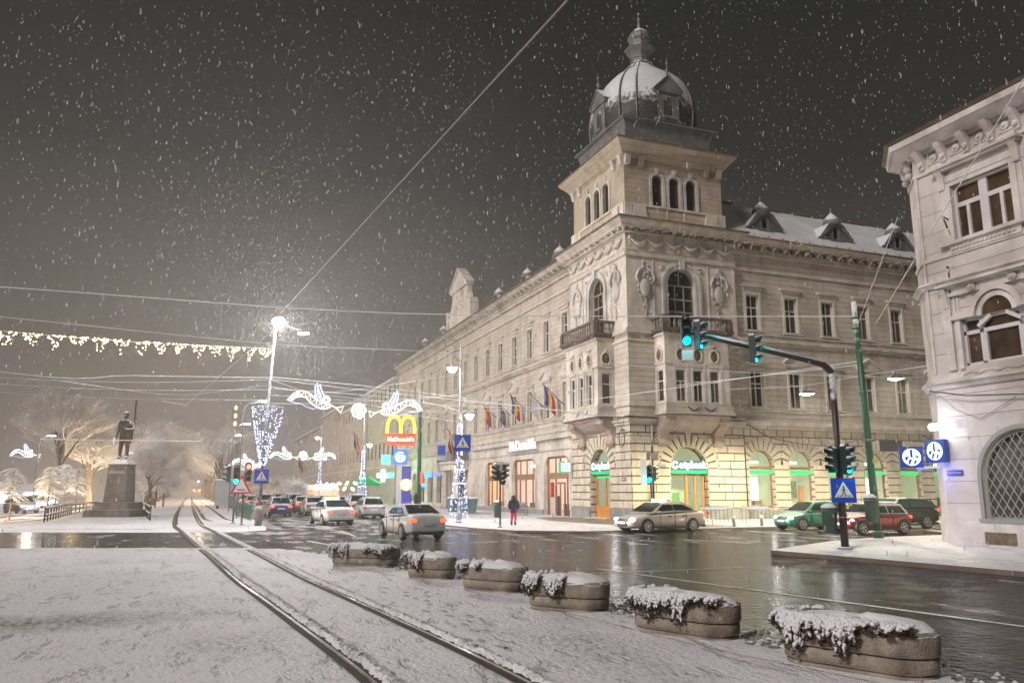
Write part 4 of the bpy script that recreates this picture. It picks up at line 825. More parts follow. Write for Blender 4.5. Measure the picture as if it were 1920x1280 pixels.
b=B(FA); b.tube([(1.35,-.05,12.0),(1.35,-.35,12.1),(1.5,-.35,11.6)],.03,5); b.tube([(1.15,-.1,10.2),(1.15,-.1,9.2)],.025,5); b.ball((1.15,-.12,10.2),.06,6); b.ball((1.15,-.12,9.25),.06,6); rh(b,'wall_hook',M['iron'])
b=B(FA); b.tube([(0,-.3,5.68),(1.5,-.28,5.35),(4,-.2,5.15),(8,-.2,5.2)],.03,5); b.tube([(.2,-.3,5.65),(.9,-.1,4.9),(1.8,-.08,4.5),(3.2,-.1,5.15)],.012,4); rh(b,'wall_cable',M['iron'])
# ================= STREET FURNITURE =================
conc=mat('planter_concrete',(.34,.29,.24),rough=.9,var=.35,vs=3.5,stain=(.09,.065,.045),sa=.85,ss=2.2,bump=.03,bs=38)
leaf=mat('rusty_wet_leaves',(.085,.048,.024),rough=.6,var=.5,vs=6); 
leafsnow=mat('snow_on_leaves',(.74,.73,.76),rough=.8,bump=.03,bs=14)
def stadium(L,W,n=10):
    r=W/2; h=L/2-r; P=[]
    for i in range(n+1): t=-PI/2+PI*i/n; P.append((h+r*math.cos(t),r*math.sin(t)))
    for i in range(n+1): t=PI/2+PI*i/n; P.append((-h+r*math.cos(t),r*math.sin(t)))
    return P
def planter(x,y,ang,L,W,foli,label,sd,H=.62):
    e=empty('planter',(x,y,0),ang,label=label,cat='planter',group='concrete planters along the kerb')
    b=B()
    def loft(secs):
        vs=[];fs=[]; n=None
        for d,z in secs:
            P=stadium(L+2*d,W+2*d); n=len(P); vs+=[(a,c,z) for a,c in P]
        for i in range(len(secs)-1):
            for j in range(n): fs.append([i*n+j,i*n+(j+1)%n,(i+1)*n+(j+1)%n,(i+1)*n+j])
        fs.append(list(range(n-1,-1,-1))); fs.append([(len(secs)-1)*n+j for j in range(n)]); b.add(vs,fs,True)
    loft([(-.02,0),(-.02,.05),(-.06,.06),(-.0,.08),(.0,H*.44),(-.03,H*.47)]); b.obj('lower_tier',conc,e)
    b=B(); loft([(-.05,H*.47),(.01,H*.49),(.02,H*.52),(.03,H*.86),(.02,H*.96),(-.02,H)]); b.obj('upper_tier',conc,e)
    rr=random.Random(sd)
    # soft cap of snow, uneven at the rim
    b=B(); P=stadium(L+.06,W+.06,14); n=len(P); vs=[(0,0,H+.09)];
    K=6; rim=[rr.random() for _ in P]
    for k in range(1,K+1):
        f=k/K
        for (a,c) in P:
            lump=.05*math.sin(a*5+sd)*math.cos(c*7+sd*2)+.02*rr.random(); z=H+.085*(1-f**4)+lump*(1-f*.6)
            if k==K: z=H-.02-.09*rr.random()*(1.6 if (math.sin(a*4+sd)>.2) else .4)
            vs.append((a*f*(1.0),c*f,z))
    fs=[[0,1+j,1+(j+1)%n] for j in range(n)]
    for k in range(K-1):
        for j in range(n): fs.append([1+k*n+j,1+(k+1)*n+j,1+(k+1)*n+(j+1)%n,1+k*n+(j+1)%n])
    b.add(vs,fs,True); b.obj('snow_cap',leafsnow,e)
    # hanging plants: drooping twigs with brown leaves, clumped snow lying along each twig
    g=B(); w=B()
    for (u0,u1,drop,dens) in foli:      # u along the long side (-1..1); beyond -1 runs round the far end
        N_=int(dens*abs(u1-u0)*L*26)
        for i in range(N_):
            u=rr.uniform(u0,u1)
            if u<-.98:
                t=rr.uniform(PI*.55,PI*1.45); r=W/2+.02; px=-(L/2-W/2)+r*math.cos(t); py=r*math.sin(t); nx,ny=math.cos(t),math.sin(t)
            else: px=u*(L/2-.05); py=SIDE*(W/2+.0)*(1 if abs(px)<L/2-W/2 else math.sqrt(max(.05,1-((abs(px)-(L/2-W/2))/(W/2))**2))); nx,ny=0,SIDE
            dl=drop*rr.uniform(.25,1)*(.45+.55*abs(math.sin(px*6+sd*1.7))); out=rr.uniform(.05,.13); p=Vector((px-nx*.08,py-ny*.08,H+.07)); tw=[p]
            for k in range(1,6):
                f=k/5; tw.append(Vector((px+nx*out*min(1,f*1.7)+rr.uniform(-.02,.02),py+ny*out*min(1,f*1.7)+rr.uniform(-.02,.02),H+.07-dl*f**1.25)))
            g.tube(tw,.007,3,False)
            for k in range(1,6):
                c=tw[k]
                for q_ in range(1+(k>3)):
                    q=Matrix.Rotation(rr.uniform(0,2*PI),4,'Z')@Matrix.Rotation(rr.uniform(-1.2,1.2),4,'X'); s=rr.uniform(.028,.05); cc=c+Vector((rr.uniform(-.03,.03),rr.uniform(-.02,.02),rr.uniform(-.04,.0))); g.add([tuple(cc+(q.to_3x3()@Vector(v_))*s) for v_ in ((-1,0,0),(-.2,.55,.08),(.9,0,-.1),(-.2,-.55,.08),(-.1,0,-.12))],[[0,1,4],[1,2,4],[2,3,4],[3,0,4]])
                if rr.random()<(1.15-.10*k):
                    d=(tw[k]-tw[k-1]); m=tw[k].lerp(tw[k-1],.4)+Vector((nx*.012,ny*.012,.012)); rad=rr.uniform(.024,.042)*(1.15-.1*k); w.tube([m-d*.55,m-d*.15+Vector((rr.uniform(-.01,.01),0,.006)),m+d*.35],[rad*.5,rad,rad*.45],6)
    g.obj('trailing_leaves',leaf,e)['kind']='stuff'
    o=w.obj('leaf_snow',leafsnow,e); o['kind']='stuff'
    return e
SIDE=-1
def ang(dx,dy): return math.atan2(dy,dx)
# long axis runs so that local -y faces the tram track (camera side), local -x = end farther from the camera
def pl(x,y,dx,dy,*a,**k): return planter(x,y,ang(dx,dy),*a,**k)
pl(-18.96,-38.22,.38,-.925,1.72,.74,[(-1.0,.25,.40,2.2),(-1.5,-1.0,.34,1.2),(.25,1.0,.10,.7)],'nearest concrete planter with thick snowy trailing plants at the right foreground',1,H=.50)
pl(-19.55,-35.60,.385,-.92,1.62,.72,[(-1.0,.35,.36,2.4),(-1.4,-1.0,.34,1.2),(.35,1.0,.14,.8)],'second planter from the front, plants hanging over most of its near side',2,H=.50)
pl(-20.1,-32.85,.62,-.78,1.45,.70,[(-.95,-.55,.32,1.8),(-.3,.15,.36,2.0),(-1.35,-1.0,.34,1.2)],'planter with two tufts of snowy plants left of a bare right half',3,H=.50)
pl(-20.42,-30.0,.58,-.81,1.45,.68,[(-1.0,-.6,.34,1.8),(-1.3,-1.0,.3,1.1),(-.25,-.15,.18,1.2)],'planter with a single snowy tuft on its left end, fourth from the front',4,H=.50)
pl(-21.0,-27.3,.66,-.75,1.2,.66,[(-1.0,-.1,.34,1.9),(-1.3,-1.0,.3,1.1)],'short planter behind the fourth one, snowy plants on its left half',5,H=.50)
pl(-21.85,-23.65,.76,-.65,1.95,.68,[(-1.0,-.4,.36,1.9),(.2,1.0,.30,1.8),(-1.3,-1,.3,1)],'farthest planter with plants at both ends and bare concrete between',6,H=.50)
# ---- signal heads ----
amb=emis('lit_green_lens',(.0,.85,1.0),14.); redl=emis('lit_red_lens',(1,.04,.03),10.); 
def head(parent,p,face,lit=2,board=False,sc=1.,glow=True,name='signal_head'):
    """p centre; face = horizontal direction it looks; lit 0 red .. 2 green"""
    rz=math.atan2(face[1],face[0])+PI/2   # local -y looks along face
    T=Matrix.Translation(p)@Matrix.Rotation(rz,4,'Z')@Matrix.Scale(sc,4); b=B(T)
    b.box(-.16,.16,-.10,.10,-.47,.47)
    if board: b.box(-.30,.30,.10,.12,-.62,.62)
    for k in range(3):
        z=.31-.31*k; n=12; vs=[];fs=[]
        for i in range(n+1):
            t=-.25+ (PI+.5)*i/n; r=.135; x,zz=r*math.cos(t),r*math.sin(t)
            vs+=[(x,-.10,z+zz),(x,-.36+.10*(1-math.sin(max(0,min(PI,t)))),z+zz),(x*1.08,-.36+.10*(1-math.sin(max(0,min(PI,t)))),z+zz*1.08),(x*1.08,-.10,z+zz*1.08)]
        for i in range(n): 
            for q in range(3): fs.append([4*i+q,4*i+q+1,4*(i+1)+q+1,4*(i+1)+q])
        b.add(vs,fs,True)
    b.prism([(-.16,.47),(.16,.47),(.10,.56),(-.10,.56)],-.09,.09)
    b=b.obj(name,M['blackhouse'],parent)
    for k in range(3):
        z=.31-.31*k; q=B(T); q.add([(.115*math.cos(2*PI*j/14),-.105,z+.115*math.sin(2*PI*j/14)) for j in range(14)]+[(0,-.14,z)],[[j,(j+1)%14,14] for j in range(14)],True)
        m=M['blacklens'] if k!=lit else (amb if lit==2 else redl); q.obj('lens',m,b)
    if glow and lit is not None: 
        c=(.05,.85,1) if lit==2 else (1,.1,.06); point(T@Vector((0,-.55,.31-.31*lit)),6.*sc,c,.08,'lens_glow',b)
    return b
# ---- mast-arm signal on the traffic island ----
SP=empty('traffic_signal_mast',(-6.25,-24.8,0),label='dark mast-arm signal over the road with green lights and a blue crossing sign',cat='traffic light')
poleB=mat('brown_black_pole',(.055,.035,.032),rough=.45,metal=.3,var=.3,snow=.9,snowth=.5)
b=B(); b.tube([(0,0,.13),(0,0,6.2)],.125,10,r1=.10); b.lathe([(.24,.13),(.22,.17),(.14,.20)],10)
for z in (1.1,1.7): b.lathe([(.13,z),(.135,z+.03),(.13,z+.05)],10)
b.obj('pole',poleB,SP)
b=B(); b.tube([(0,0,6.0),(-.35,0,6.25),(-1.0,0,6.36),(-5.6,0,6.95)],[.12,.12,.10,.055],8); b.obj('mast_arm',poleB,SP)
b=B(); b.tube([(-.9,0,6.44),(-3,0,6.70),(-5.6,0,7.01)],[.05,.055,.04],6); b.obj('snow_line',M['snow'],SP)
def sp(o): return o
head(SP,(-5.45,-.12,6.85),(.68,-.73),2,sc=.95); h2=head(SP,(-5.85,-.05,6.95),(-.45,-.90),2,sc=.95)
B(Matrix.Translation((-5.9,-.15,6.2))@Matrix.Rotation(R_(-26),4,'Z')).box(-.17,.17,-.02,.0,-.16,.16).obj('white_plate',mat('white_plate',(.6,.6,.6),rough=.5),SP)
head(SP,(-3.35,-.12,6.55),(.68,-.73),2,sc=.95)
head(SP,(.08,-.24,3.0),(.25,-1),2,sc=.98); head(SP,(-.30,-.05,3.0),(-.95,-.1),None,sc=.85); head(SP,(.34,.08,2.95),(.95,.1),None,sc=.75)
def cross_sign(parent,T,s=.42,name='crossing_sign',back=None):
    b=B(T); b.box(-s,s,-.02,.02,-s,s); o=b.obj(name,mat('sign_blue',(.015,.06,.42),rough=.35),parent)
    t=s*.78; B(T).prism([(-t,-t*.72),(t,-t*.72),(0,t*.95)],-.026,-.021).obj('white_triangle',mat('sign_white',(.75,.76,.78),rough=.4),o)
    g=B(T); g.y=-.03
    def q(pts): g.prism([(x*s,z*s) for x,z in pts],-.031,-.027)
    g.ring(0,.30*s,0,.08*s,-.031,-.027,0,2*PI,10)
    q([(-.07,.20),(.07,.20),(.06,-.12),(-.06,-.12)]); q([(-.06,-.10),(.02,-.10),(-.12,-.48),(-.20,-.48)]); q([(-.02,-.10),(.06,-.10),(.24,-.48),(.16,-.48)]); q([(.05,.18),(.08,.10),(.24,-.05),(.20,-.10)]); q([(-.05,.18),(-.08,.10),(-.22,-.02),(-.18,-.08)])
    for x in (-.55,-.34,-.02,.34,.52): q([(x,-.53),(x+.08,-.53),(x+.06*(1 if x<0 else -1)+.08,-.38),(x+.06*(1 if x<0 else -1),-.38)])
    g.obj('walking_figure',mat('sign_black',(.02,.02,.02),rough=.5),o); return o
cross_sign(SP,Matrix.Translation((-.05,-.17,2.02))@Matrix.Rotation(R_(-24),4,'Z'),.40)
# ---- green tram mast ----
GP=empty('tram_mast',(-.4,-20.5,.13),label='tall green steel tram mast leaning left on the traffic island with a grey street plate',cat='tram mast',group='green tram masts')
b=B(); b.tube([(0,0,0),(-.28,-.02,9.8)],.165,12,r1=.11); b.lathe([(.215,.0),(.21,.25),(.2,.27)],12)
for z in (5.85,8.6,9.05): b.lathe([(.13,0),(.16,.02),(.16,.09),(.13,.11)],12,(-.028*z,0,z))
b.obj('pole',M['greenpole'],GP)
b=B(); b.lathe([(.02,0),(.24,.02),(.24,.10),(.02,.12)],12,(-.12,-.02,3.86)); 
for z in (1.35,1.9): b.lathe([(.205,0),(.205,.03)],12,(0,0,z))
b.obj('steel_band',M['greypole'],GP)
B(Matrix.Translation((.35,-.15,3.72))@Matrix.Rotation(R_(-18),4,'Z')).box(.0,.95,-.02,.02,-.24,.20).obj('street_plate',mat('back_of_plate',(.05,.045,.045),rough=.5),GP)
B(Matrix.Translation((-.5,-.2,3.8))@Matrix.Rotation(R_(50),4,'Z')).box(-.4,.0,-.02,.02,-.24,.20).obj('street_plate',mat('back_of_plate',(.05,.045,.045)),GP)
b=B(); b.box(-.16,.12,-.23,-.2,3.0,3.18); b.obj('sticker',mat('yellow_sticker',(.55,.42,.14)),GP)
GP2=empty('tram_mast',(-4.0,39.5,.1),label='tall green tram mast standing right of the fast-food pylon sign down the avenue',cat='tram mast',group='green tram masts')
B().tube([(0,0,0),(-.1,0,13.1)],.24,10,r1=.18).obj('pole',M['greenpole'],GP2)
# ---- litter bins ----
def bin_(x,y,z,label,rz=0.,h=.95,pole=None,mt=None):
    e=empty('litter_bin',(x,y,z),rz,label=label,cat='litter bin'); g=mt or mat('green_bin_plastic',(.045,.085,.06),rough=.45,var=.3,snow=.9,snowth=.5)
    b=B(); n=12
    b.lathe([(.17,0),(.22,.02),(.25,h*.8),(.27,h*.82),(.27,h*.88),(.25,h*.9)],n); b.obj('body',g,e)
    b=B(); b.lathe([(.28,h*.9),(.27,h*.97),(.16,h*1.06),(.02,h*1.08)],n); b.obj('lid',g,e); 
    b=B(); b.lathe([(.26,h*.99),(.24,h*1.06),(.12,h*1.13),(.01,h*1.15)],n); b.obj('snow_cap',M['snow'],e)
    return e
bin_(-6.58,-24.55,.62,'dark snow-topped litter bin strapped to the signal mast',h=.85)
bin_(-.86,-20.7,.75,'green litter bin fixed to the green tram mast on the island',h=1.0)
bin_(-5.9,9.5,.1,'green litter bin on the pavement in front of the restaurant windows',h=1.1)
wb=mat('blue_grey_bin',(.12,.18,.20),rough=.5,var=.2,snow=.9,snowth=.5)
for x,y,l in ((-4.9,19.4,'blue-grey wheeled bin beside the portal, right one of the pair'),(-5.2,22.0,'dark grey wheeled bin beside the portal, left one of the pair')):
    e=empty('wheeled_bin',(x,y,.1),label=l,cat='wheeled bin',group='wheeled bins by the portal'); b=B(); b.taper((0,0,.1),(.9,1.5),(1.1,1.9),1.15); b.obj('body',wb,e); b=B(); b.taper((0,0,1.25),(1.15,1.95),(.9,1.7),.16); b.obj('lid',wb,e)
# ---- bollards ----
bm=mat('bollard_paint',(.14,.15,.17),rough=.5,var=.2,snow=.95,snowth=.45); bp=None
for i,(x,y,z,l) in enumerate(((-3.9,-10.0,.1,'bollard at the kerb behind the taxi'),(.85,-9.4,.1,'bollard on the kerb between the taxi and the first lit arch'),(2.84,-9.2,.1,'bollard on the kerb beside the drainpipe of the first lit arch'),(5.07,-20.3,.13,'bollard on the island in front of the red car'),(8.0,-20.5,.13,'bollard on the island nearest the white corner house'))):
    if bp is None:
        bp=empty('bollard',(x,y,z)); b=B(); b.tube([(0,0,0),(0,0,.52)],.085,10); b.obj('post',bm,bp); b=B(); b.ball((0,0,.52),.105,10,(1,1,.8)); b.obj('snow_cap',M['snow'],bp); o=bp
    else: o=copy(bp,loc=(x,y,z))
    tag(o,label=l,cat='bollard',group='low street bollards')
# ---- pedestrian signals by the building ----
def ped(x,y,label,H,build):
    e=empty('traffic_signal',(x,y,.1),label=label,cat='traffic light'); b=B(); b.tube([(0,0,0),(0,0,H)],.055,8); b.lathe([(.12,0),(.10,.06),(.06,.08)],8); b.obj('pole',M['asphalt_pole'],e); build(e); return e
def k1(e):
    head(e,(-.15,-.15,2.85),(-.6,-.8),2,sc=1.0); head(e,(.25,.05,2.9),(.9,-.2),None,sc=.9); B().box(-.10,.55,-.05,.25,3.75,4.15).obj('signal_box',M['asphalt_pole'],e)
    B(Matrix.Translation((-.62,-.25,3.0))@Matrix.Rotation(R_(-25),4,'Z')).box(-.18,.18,-.02,.02,-.75,.75).obj('white_board',mat('white_plate',(.6,.6,.6)),e)
ped(-1.35,-4.6,'traffic light with a glowing green lens in front of the rusticated corner',4.0,k1)
def k2(e):
    head(e,(-.22,.0,2.85),(-.85,-.3),None,sc=.85); head(e,(.22,.0,2.95),(.9,.1),None,sc=.85); head(e,(.02,-.2,2.6),(.2,-1),None,sc=.8); B().box(-.35,.4,-.3,.2,3.3,3.38).obj('snow_cap',M['snow'],e)
ped(-11.25,-5.6,'unlit dark traffic light on a thin pole on the corner pavement beside the walking woman',3.4,k2)
def k3(e):
    head(e,(.05,-.2,2.8),(-.15,-1),2,sc=1.15); head(e,(-.45,.0,2.9),(-.95,-.2),None,sc=1.0); B().box(-.35,.05,-.2,.2,.9,1.6).obj('control_box',M['greypole'],e)
ped(-24.3,5.0,'green traffic light on a dark pole at the left of the avenue mouth',3.2,k3)
def k4(e):
    head(e,(.18,-.15,2.95),(.15,-1),0,sc=1.05)
    T=Matrix.Translation((-.15,-.35,2.2))@Matrix.Rotation(R_(-20),4,'Z'); o=B(T).prism([(-.62,-.45),(.62,-.45),(0,.62)],-.02,.0).obj('warning_sign',mat('sign_red',(.5,.02,.03),rough=.4),e); B(T).prism([(-.45,-.36),(.45,-.36),(0,.42)],-.026,-.021).obj('white_triangle',mat('sign_white',(.75,.76,.78)),o); B(T).box(-.22,.22,-.032,-.027,-.26,-.20).obj('speed_hump_mark',mat('sign_black',(.02,.02,.02)),o)
ped(-23.9,3.0,'grey signal pole with a red light and a red-edged triangular warning sign',3.5,k4)
# ---- lantern with garlands of light: pole 484 ----
bluel=emis('blue_white_bulbs',(.42,.54,1.0),5.0); whitel=emis('cool_white_bulbs',(.85,.9,1.0),7.0); warml=emis('warm_bulbs',(1.0,.72,.36),7.0); lampw=emis('white_lamp_glass',(1,.98,.95),60.)
def bulbs(b,pts,r=.03):
    for p in pts: x,y,z=p; b.add([(x-r,y,z),(x+r,y,z),(x,y-r,z),(x,y+r,z),(x,y,z-r),(x,y,z+r)],[[0,2,5],[2,1,5],[1,3,5],[3,0,5],[2,0,4],[1,2,4],[3,1,4],[0,3,4]])
    return b
BL=empty('lamp_post',(-22.93,3.78,0),label='tall grey lamp post with a dazzling top lamp and an inverted cone of blue-white lights',cat='street lamp')
b=B(); b.tube([(0,0,0),(.05,0,4),(.35,-.12,12.1)],.12,10,r1=.08); b.lathe([(.22,0),(.2,.35),(.13,.4)],10); b.obj('pole',M['greypole'],BL)
b=B(); b.tube([(.35,-.12,11.9),(.9,-.35,12.0),(1.7,-.65,11.75)],.045,6); b.tube([(.35,-.12,12.0),(.5,-.2,12.25)],.045,6); b.obj('arm',M['greypole'],BL)
b=B(); b.ball((.5,-.25,12.2),.42,12,(1,1,.8)); b.obj('lamp_globe',emis('dazzling_lamp',(1,.98,.96),140.),BL)  # globe made oversized to imitate the lamp's glare
b=B(); b.cbox((1.95,-.75,11.5),(.62,.24,.10),R_(-21)); b.obj('lamp_head',lampw,BL)
point((-22.3,3.3,12.0),13000,(1,.965,.94),.25,'lamp_light'); point((-20.9,3.0,11.3),450,(1,.97,.94),.15,'lamp_light')
b=B(); b.tube([(.86*math.cos(2*PI*j/20)+.18,.86*math.sin(2*PI*j/20)-.05,6.95) for j in range(21)],.03,5,False)
for j in range(4): b.tube([(.18,-.05,6.95),(.18+.86*math.cos(PI/2*j+.4),-.05+.86*math.sin(PI/2*j+.4),6.95)],.02,4)
b.obj('light_frame',M['greypole'],BL)
rr=random.Random(3); pts=[]
for j in range(22):
    t=2*PI*j/22
    for k in range(26):
        f=k/26; f=min(1,f+rr.uniform(-.01,.01)); r=.86*(1-f)**.9*1.0+.10; z=6.9-3.5*f; pts.append((.18*(1-f)+.03+r*math.cos(t+.2*f),r*math.sin(t+.2*f)-.05,z))
    
rr.shuffle(pts); pts=pts[:230]
bulbs(B(),pts,.027).obj('light_curtain',bluel,BL)['kind']='stuff'
cross_sign(BL,Matrix.Translation((.02,-.17,2.85))@Matrix.Rotation(R_(-16),4,'Z'),.42,'crossing_sign')
b=B(); b.lathe([(.14,0),(.3,.1),(.34,.5),(.25,.8),(.13,.9)],10,(.0,0,.25)); b.obj('wrapped_base',mat('dirty_wrap',(.35,.30,.28),rough=.9,var=.4,snow=.6),BL)
# ---- scroll-armed double lanterns ----
ironp=mat('pale_lamp_iron',(.30,.30,.32),rough=.5,metal=.2,snow=.9,snowth=.5)
def scroll_lamp(H=1.,net=True,blue=bluel,e_pow=200,nb=260,cone=True):
    e=empty('lantern_post',(0,0,.1)); b=B(); b.tube([(0,0,0),(0,0,11.2)],.075,8,r1=.05); b.lathe([(.2,0),(.19,.5),(.1,.7),(.1,1.2),(.08,1.25)],10); b.lathe([(.07,0),(.12,.05),(.12,.2),(.06,.3)],8,(0,0,6.1)); b.obj('pole',ironp,e)
    b=B(); pts=[]
    for i in range(40):
        t=i/39*2.6*PI; r=.62-.052*t*1.15; pts.append((-.62-r*math.cos(t+PI)*.95,0,10.75+r*math.sin(t)*.95))
    pts=[(0,0,10.7)]+pts; b.tube(pts,.028,5,False); b.tube([(-.55,0,10.5),(-.55,0,9.7)],.02,5); b.tube([(0,0,9.9),(-.4,0,10.2),(-.55,0,10.1)],.02,5)
    b.tube([(0,0,6.6),(.25,0,6.95),(.55,0,6.9),(.65,0,6.7)],.025,5); b.obj('scroll_arm',ironp,e)
    for (x,z,s) in ((-.55,9.35,1.),(.62,6.45,.9)):
        q=B(); q.lathe([(.02,.38*s),(.07*s,.34*s),(.10*s,.22*s),(.34*s,.17*s),(.36*s,.12*s)],12,(x,0,z)); o=q.obj('lantern_hood',ironp,e); q=B(); q.lathe([(.33*s,.12*s),(.27*s,-.02),(.14*s,-.17*s),(.03,-.2*s)],12,(x,0,z)); q.obj('lantern_glass',lampw,o)
        point((x,0,z-.28),e_pow,(1,.97,.93),.15,'lamp_light',e)
    if cone:
        rr=random.Random(11); pts=[]
        for i in range(nb):
            z=rr.random()*5.9+.05; r=.16+.42*max(0,1-z/3.9)**.7; t=round(rr.random()*14)/14*2*PI; pts.append((r*math.cos(t),r*math.sin(t),z))
        for z in (.15,2.35,3.2): pts+=[((.18+.42*max(0,1-z/3.9)**.7)*math.cos(2*PI*j/26),(.18+.42*max(0,1-z/3.9)**.7)*math.sin(2*PI*j/26),z) for j in range(26)]
        bulbs(B(),pts,.024).obj('light_net',blue,e)['kind']='stuff'
    return e
L1=scroll_lamp(); L1.location=(-11.5,.95,.1); tag(L1,label='scroll-armed lantern post wrapped in a cone of blue-white lights on the corner pavement',cat='street lamp',group='lantern posts along the avenue')
cross_sign(L1,Matrix.Translation((.12,-.22,3.9+.9))@Matrix.Rotation(R_(-14),4,'Z'),.5)
L2=scroll_lamp(e_pow=200,nb=300); L2.location=(-11.1,34.9,.1); tag(L2,label='scroll-armed lantern post behind the white taxi, second along the avenue',cat='street lamp',group='lantern posts along the avenue')
L3=scroll_lamp(e_pow=150,nb=200); L3.location=(-10.7,69.8,.1); tag(L3,label='third lantern post along the avenue, under the far pair of angels',cat='street lamp',group='lantern posts along the avenue')
# LED cobra lamps on the left kerb
led=emis('led_lamp',(.92,.95,1),45.)
def cobra(x,y,H,reach,label,e_pow=160,group='curved LED lamps on the left of the avenue'):
    e=empty('street_lamp',(x,y,0),label=label,cat='street lamp',group=group); b=B(); b.tube([(0,0,0),(0,0,H-1),(.08,0,H-.4),(.4,0,H-.1),(reach,0,H+.1)],.06,6); b.obj('pole',M['greypole'],e)
    b=B(); b.cbox((reach+.3,0,H+.1),(.75,.26,.1)); b.obj('lamp_head',led,e); point((reach+.3,0,H-.15),e_pow,(.95,.97,1),.15,'lamp_light',e)
    return e
cobra(-23.6,17.7,8.7,1.2,'nearest curved LED street lamp beyond the cone-lit pole'); cobra(-23.6,38.7,8.6,.9,'middle curved LED street lamp left of the avenue'); cobra(-23.4,58,8.7,.8,'farthest curved LED street lamp left of the avenue')
cobra(-43.8,57.4,8.1,.9,'park street lamp at the far left behind the big bare tree',260,'LED lamps along the park road'); cobra(-36.5,72,6.9,.6,'small park lamp just right of the big tree trunk',150,'LED lamps along the park road'); cobra(-34.4,86,6.0,.5,'small park lamp beside the statue pedestal',120,'LED lamps along the park road')
# lamps hanging over the side street
for x,y,z,l in ((6.0,-9.9,7.5,'lamp hanging over the side street between the signal mast and the green mast'),(9.5,-13.0,8.15,'hanging lamp over the side street next to the white corner house')):
    e=empty('hanging_lamp',(x,y,z),R_(-25),label=l,cat='street lamp',group='lamps hanging over the side street'); b=B(); b.prism([(-.42,0),(.42,0),(.25,.16),(-.25,.16)],-.18,.18); b.tube([(0,0,.16),(0,0,.5)],.02,4); b.obj('hood',M['greypole'],e); b=B(); b.prism([(-.4,-.01),(.4,-.01),(.1,-.10),(-.1,-.10)],-.16,.16); b.obj('lamp_glass',emis('side_lamp_glass',(1,1,.97),30.),e); spot((0,0,-.14),5000,(1,.90,.60),'lamp_light',e)
# ================= SIGNS =================
def text(s,name,m,parent,T,size,ext=.03,off=.0,align='CENTER',sx=1.):
    c=bpy.data.curves.new(name,'FONT'); c.body=s; c.size=size; c.extrude=ext; c.offset=off; c.align_x=align; c.align_y='CENTER'; c.resolution_u=2
    c.materials.append(m); tmp=bpy.data.objects.new(name+'_curve',c); COL.objects.link(tmp); bpy.context.view_layer.update()
    me=bpy.data.meshes.new_from_object(tmp.evaluated_get(bpy.context.evaluated_depsgraph_get())); bpy.data.objects.remove(tmp); me.transform(T@Matrix.Rotation(PI/2,4,'X')@Matrix.Diagonal((sx,1,1,1)))
    o=bpy.data.objects.new(name,me); COL.objects.link(o); o.parent=parent; return o
wl=emis('white_lit_letters',(.95,.97,1),.42)
E_=empty('lettered_sign',(0,0,0),label='row of glowing white letters above the restaurant windows',cat='shop sign')
text("McDonald's",'lettering',wl,E_,FL@Matrix.Translation((-19.25,.0,5.95)),1.22,.04,.006,sx=1.08)
B(FL).box(-22.7,-15.9,.02,.08,5.4,5.5).obj('letter_rail',M['greypole'],E_)
for F,s,l in ((FR,1,'green-edged glowing bank sign over the right-hand corner door'),(FL,-1,'green-edged glowing bank sign over the left-hand corner door')):
    T=F@Matrix.Translation((s*4.43,0,0)); e=empty('bank_sign',(0,0,0),label=l,cat='shop sign',group='bank signs over the corner doors')
    B(T).box(-1.42,1.42,.05,.30,3.34,4.02).obj('sign_panel',mat('dark_bank_panel',(.02,.09,.11),rough=.4,emit=(.02,.10,.12),es=.5),e); B(T).box(-1.42,1.42,.0,.10,3.16,3.36).obj('green_edge',emis('bank_green',(.0,.42,.16),.4),e)
    text('otpbank','lettering',wl,e,T@Matrix.Translation((.32,.03,3.72)),.66,.04,.022)
    q=B(T); q.ring(-1.08,3.72,.13,.27,.0,.05,.5,2*PI-.25,18); q.ball((-.98,.02,3.86),.07,6); q.obj('ring_emblem',wl,e)
e=empty('projecting_sign',(0,0,0),label='small lit green and white bank sign sticking out beside the left corner door',cat='shop sign'); T=Matrix.Translation((-.85,8.6,3.75)); B(T).box(-.45,.45,-.06,.06,-.42,.42).obj('sign_box',emis('green_sign_face',(.02,.45,.22),.45),e); B(T).box(-.28,.45,-.075,-.062,-.3,.3).obj('white_face',emis('white_sign_face',(.8,.9,1),.9),e); q=B(T); q.ring(.08,0,.10,.19,-.09,-.078,0,2*PI,16); q.obj('ring_emblem',emis('bank_green',(0,.42,.16),.7),e); B(T).tube([(.45,0,.2),(.9,0,.2)],.03,5).obj('bracket',M['iron'],e)
# fast-food pylon
PY=empty('pylon_sign',(-6.,40.3,.1),label='tall pylon with glowing yellow arches over a red sign box and a blue emblem box',cat='pylon sign'); TP=Matrix.Rotation(R_(-14),4,'Z')
B(TP).box(-.35,.35,-.12,.12,0,6.6).obj('mast',mat('pale_mast',(.55,.55,.57),rough=.5),PY)
yl=emis('yellow_arches',(1.0,.78,.06),.62); q=B(TP)
q.lathe
for cx in (-.75,.75):
    for i in range(24):
        t0=PI*i/24; t1=PI*(i+1)/24
        def P(t,r,h): return (cx+r*math.cos(t),8.1+h*math.sin(t)**.62)
        a=[P(t0,.62,1.75),P(t0,.92,2.15),P(t1,.92,2.15),P(t1,.62,1.75)]; q.prism(a,-.2,.2)
q.obj('arches',yl,PY)
q=B(TP); q.prism([(-1.55,6.9),(1.55,6.9),(1.75,8.15),(-1.75,8.15)],-.25,.25); q=q.obj('red_box',emis('orange_red_box',(.85,.07,.015),.42),PY); text("McDonald's",'lettering',emis('white_box_letters',(1,.9,.85),.75),q,TP@Matrix.Translation((0,-.27,7.5)),.62,.02,.02)
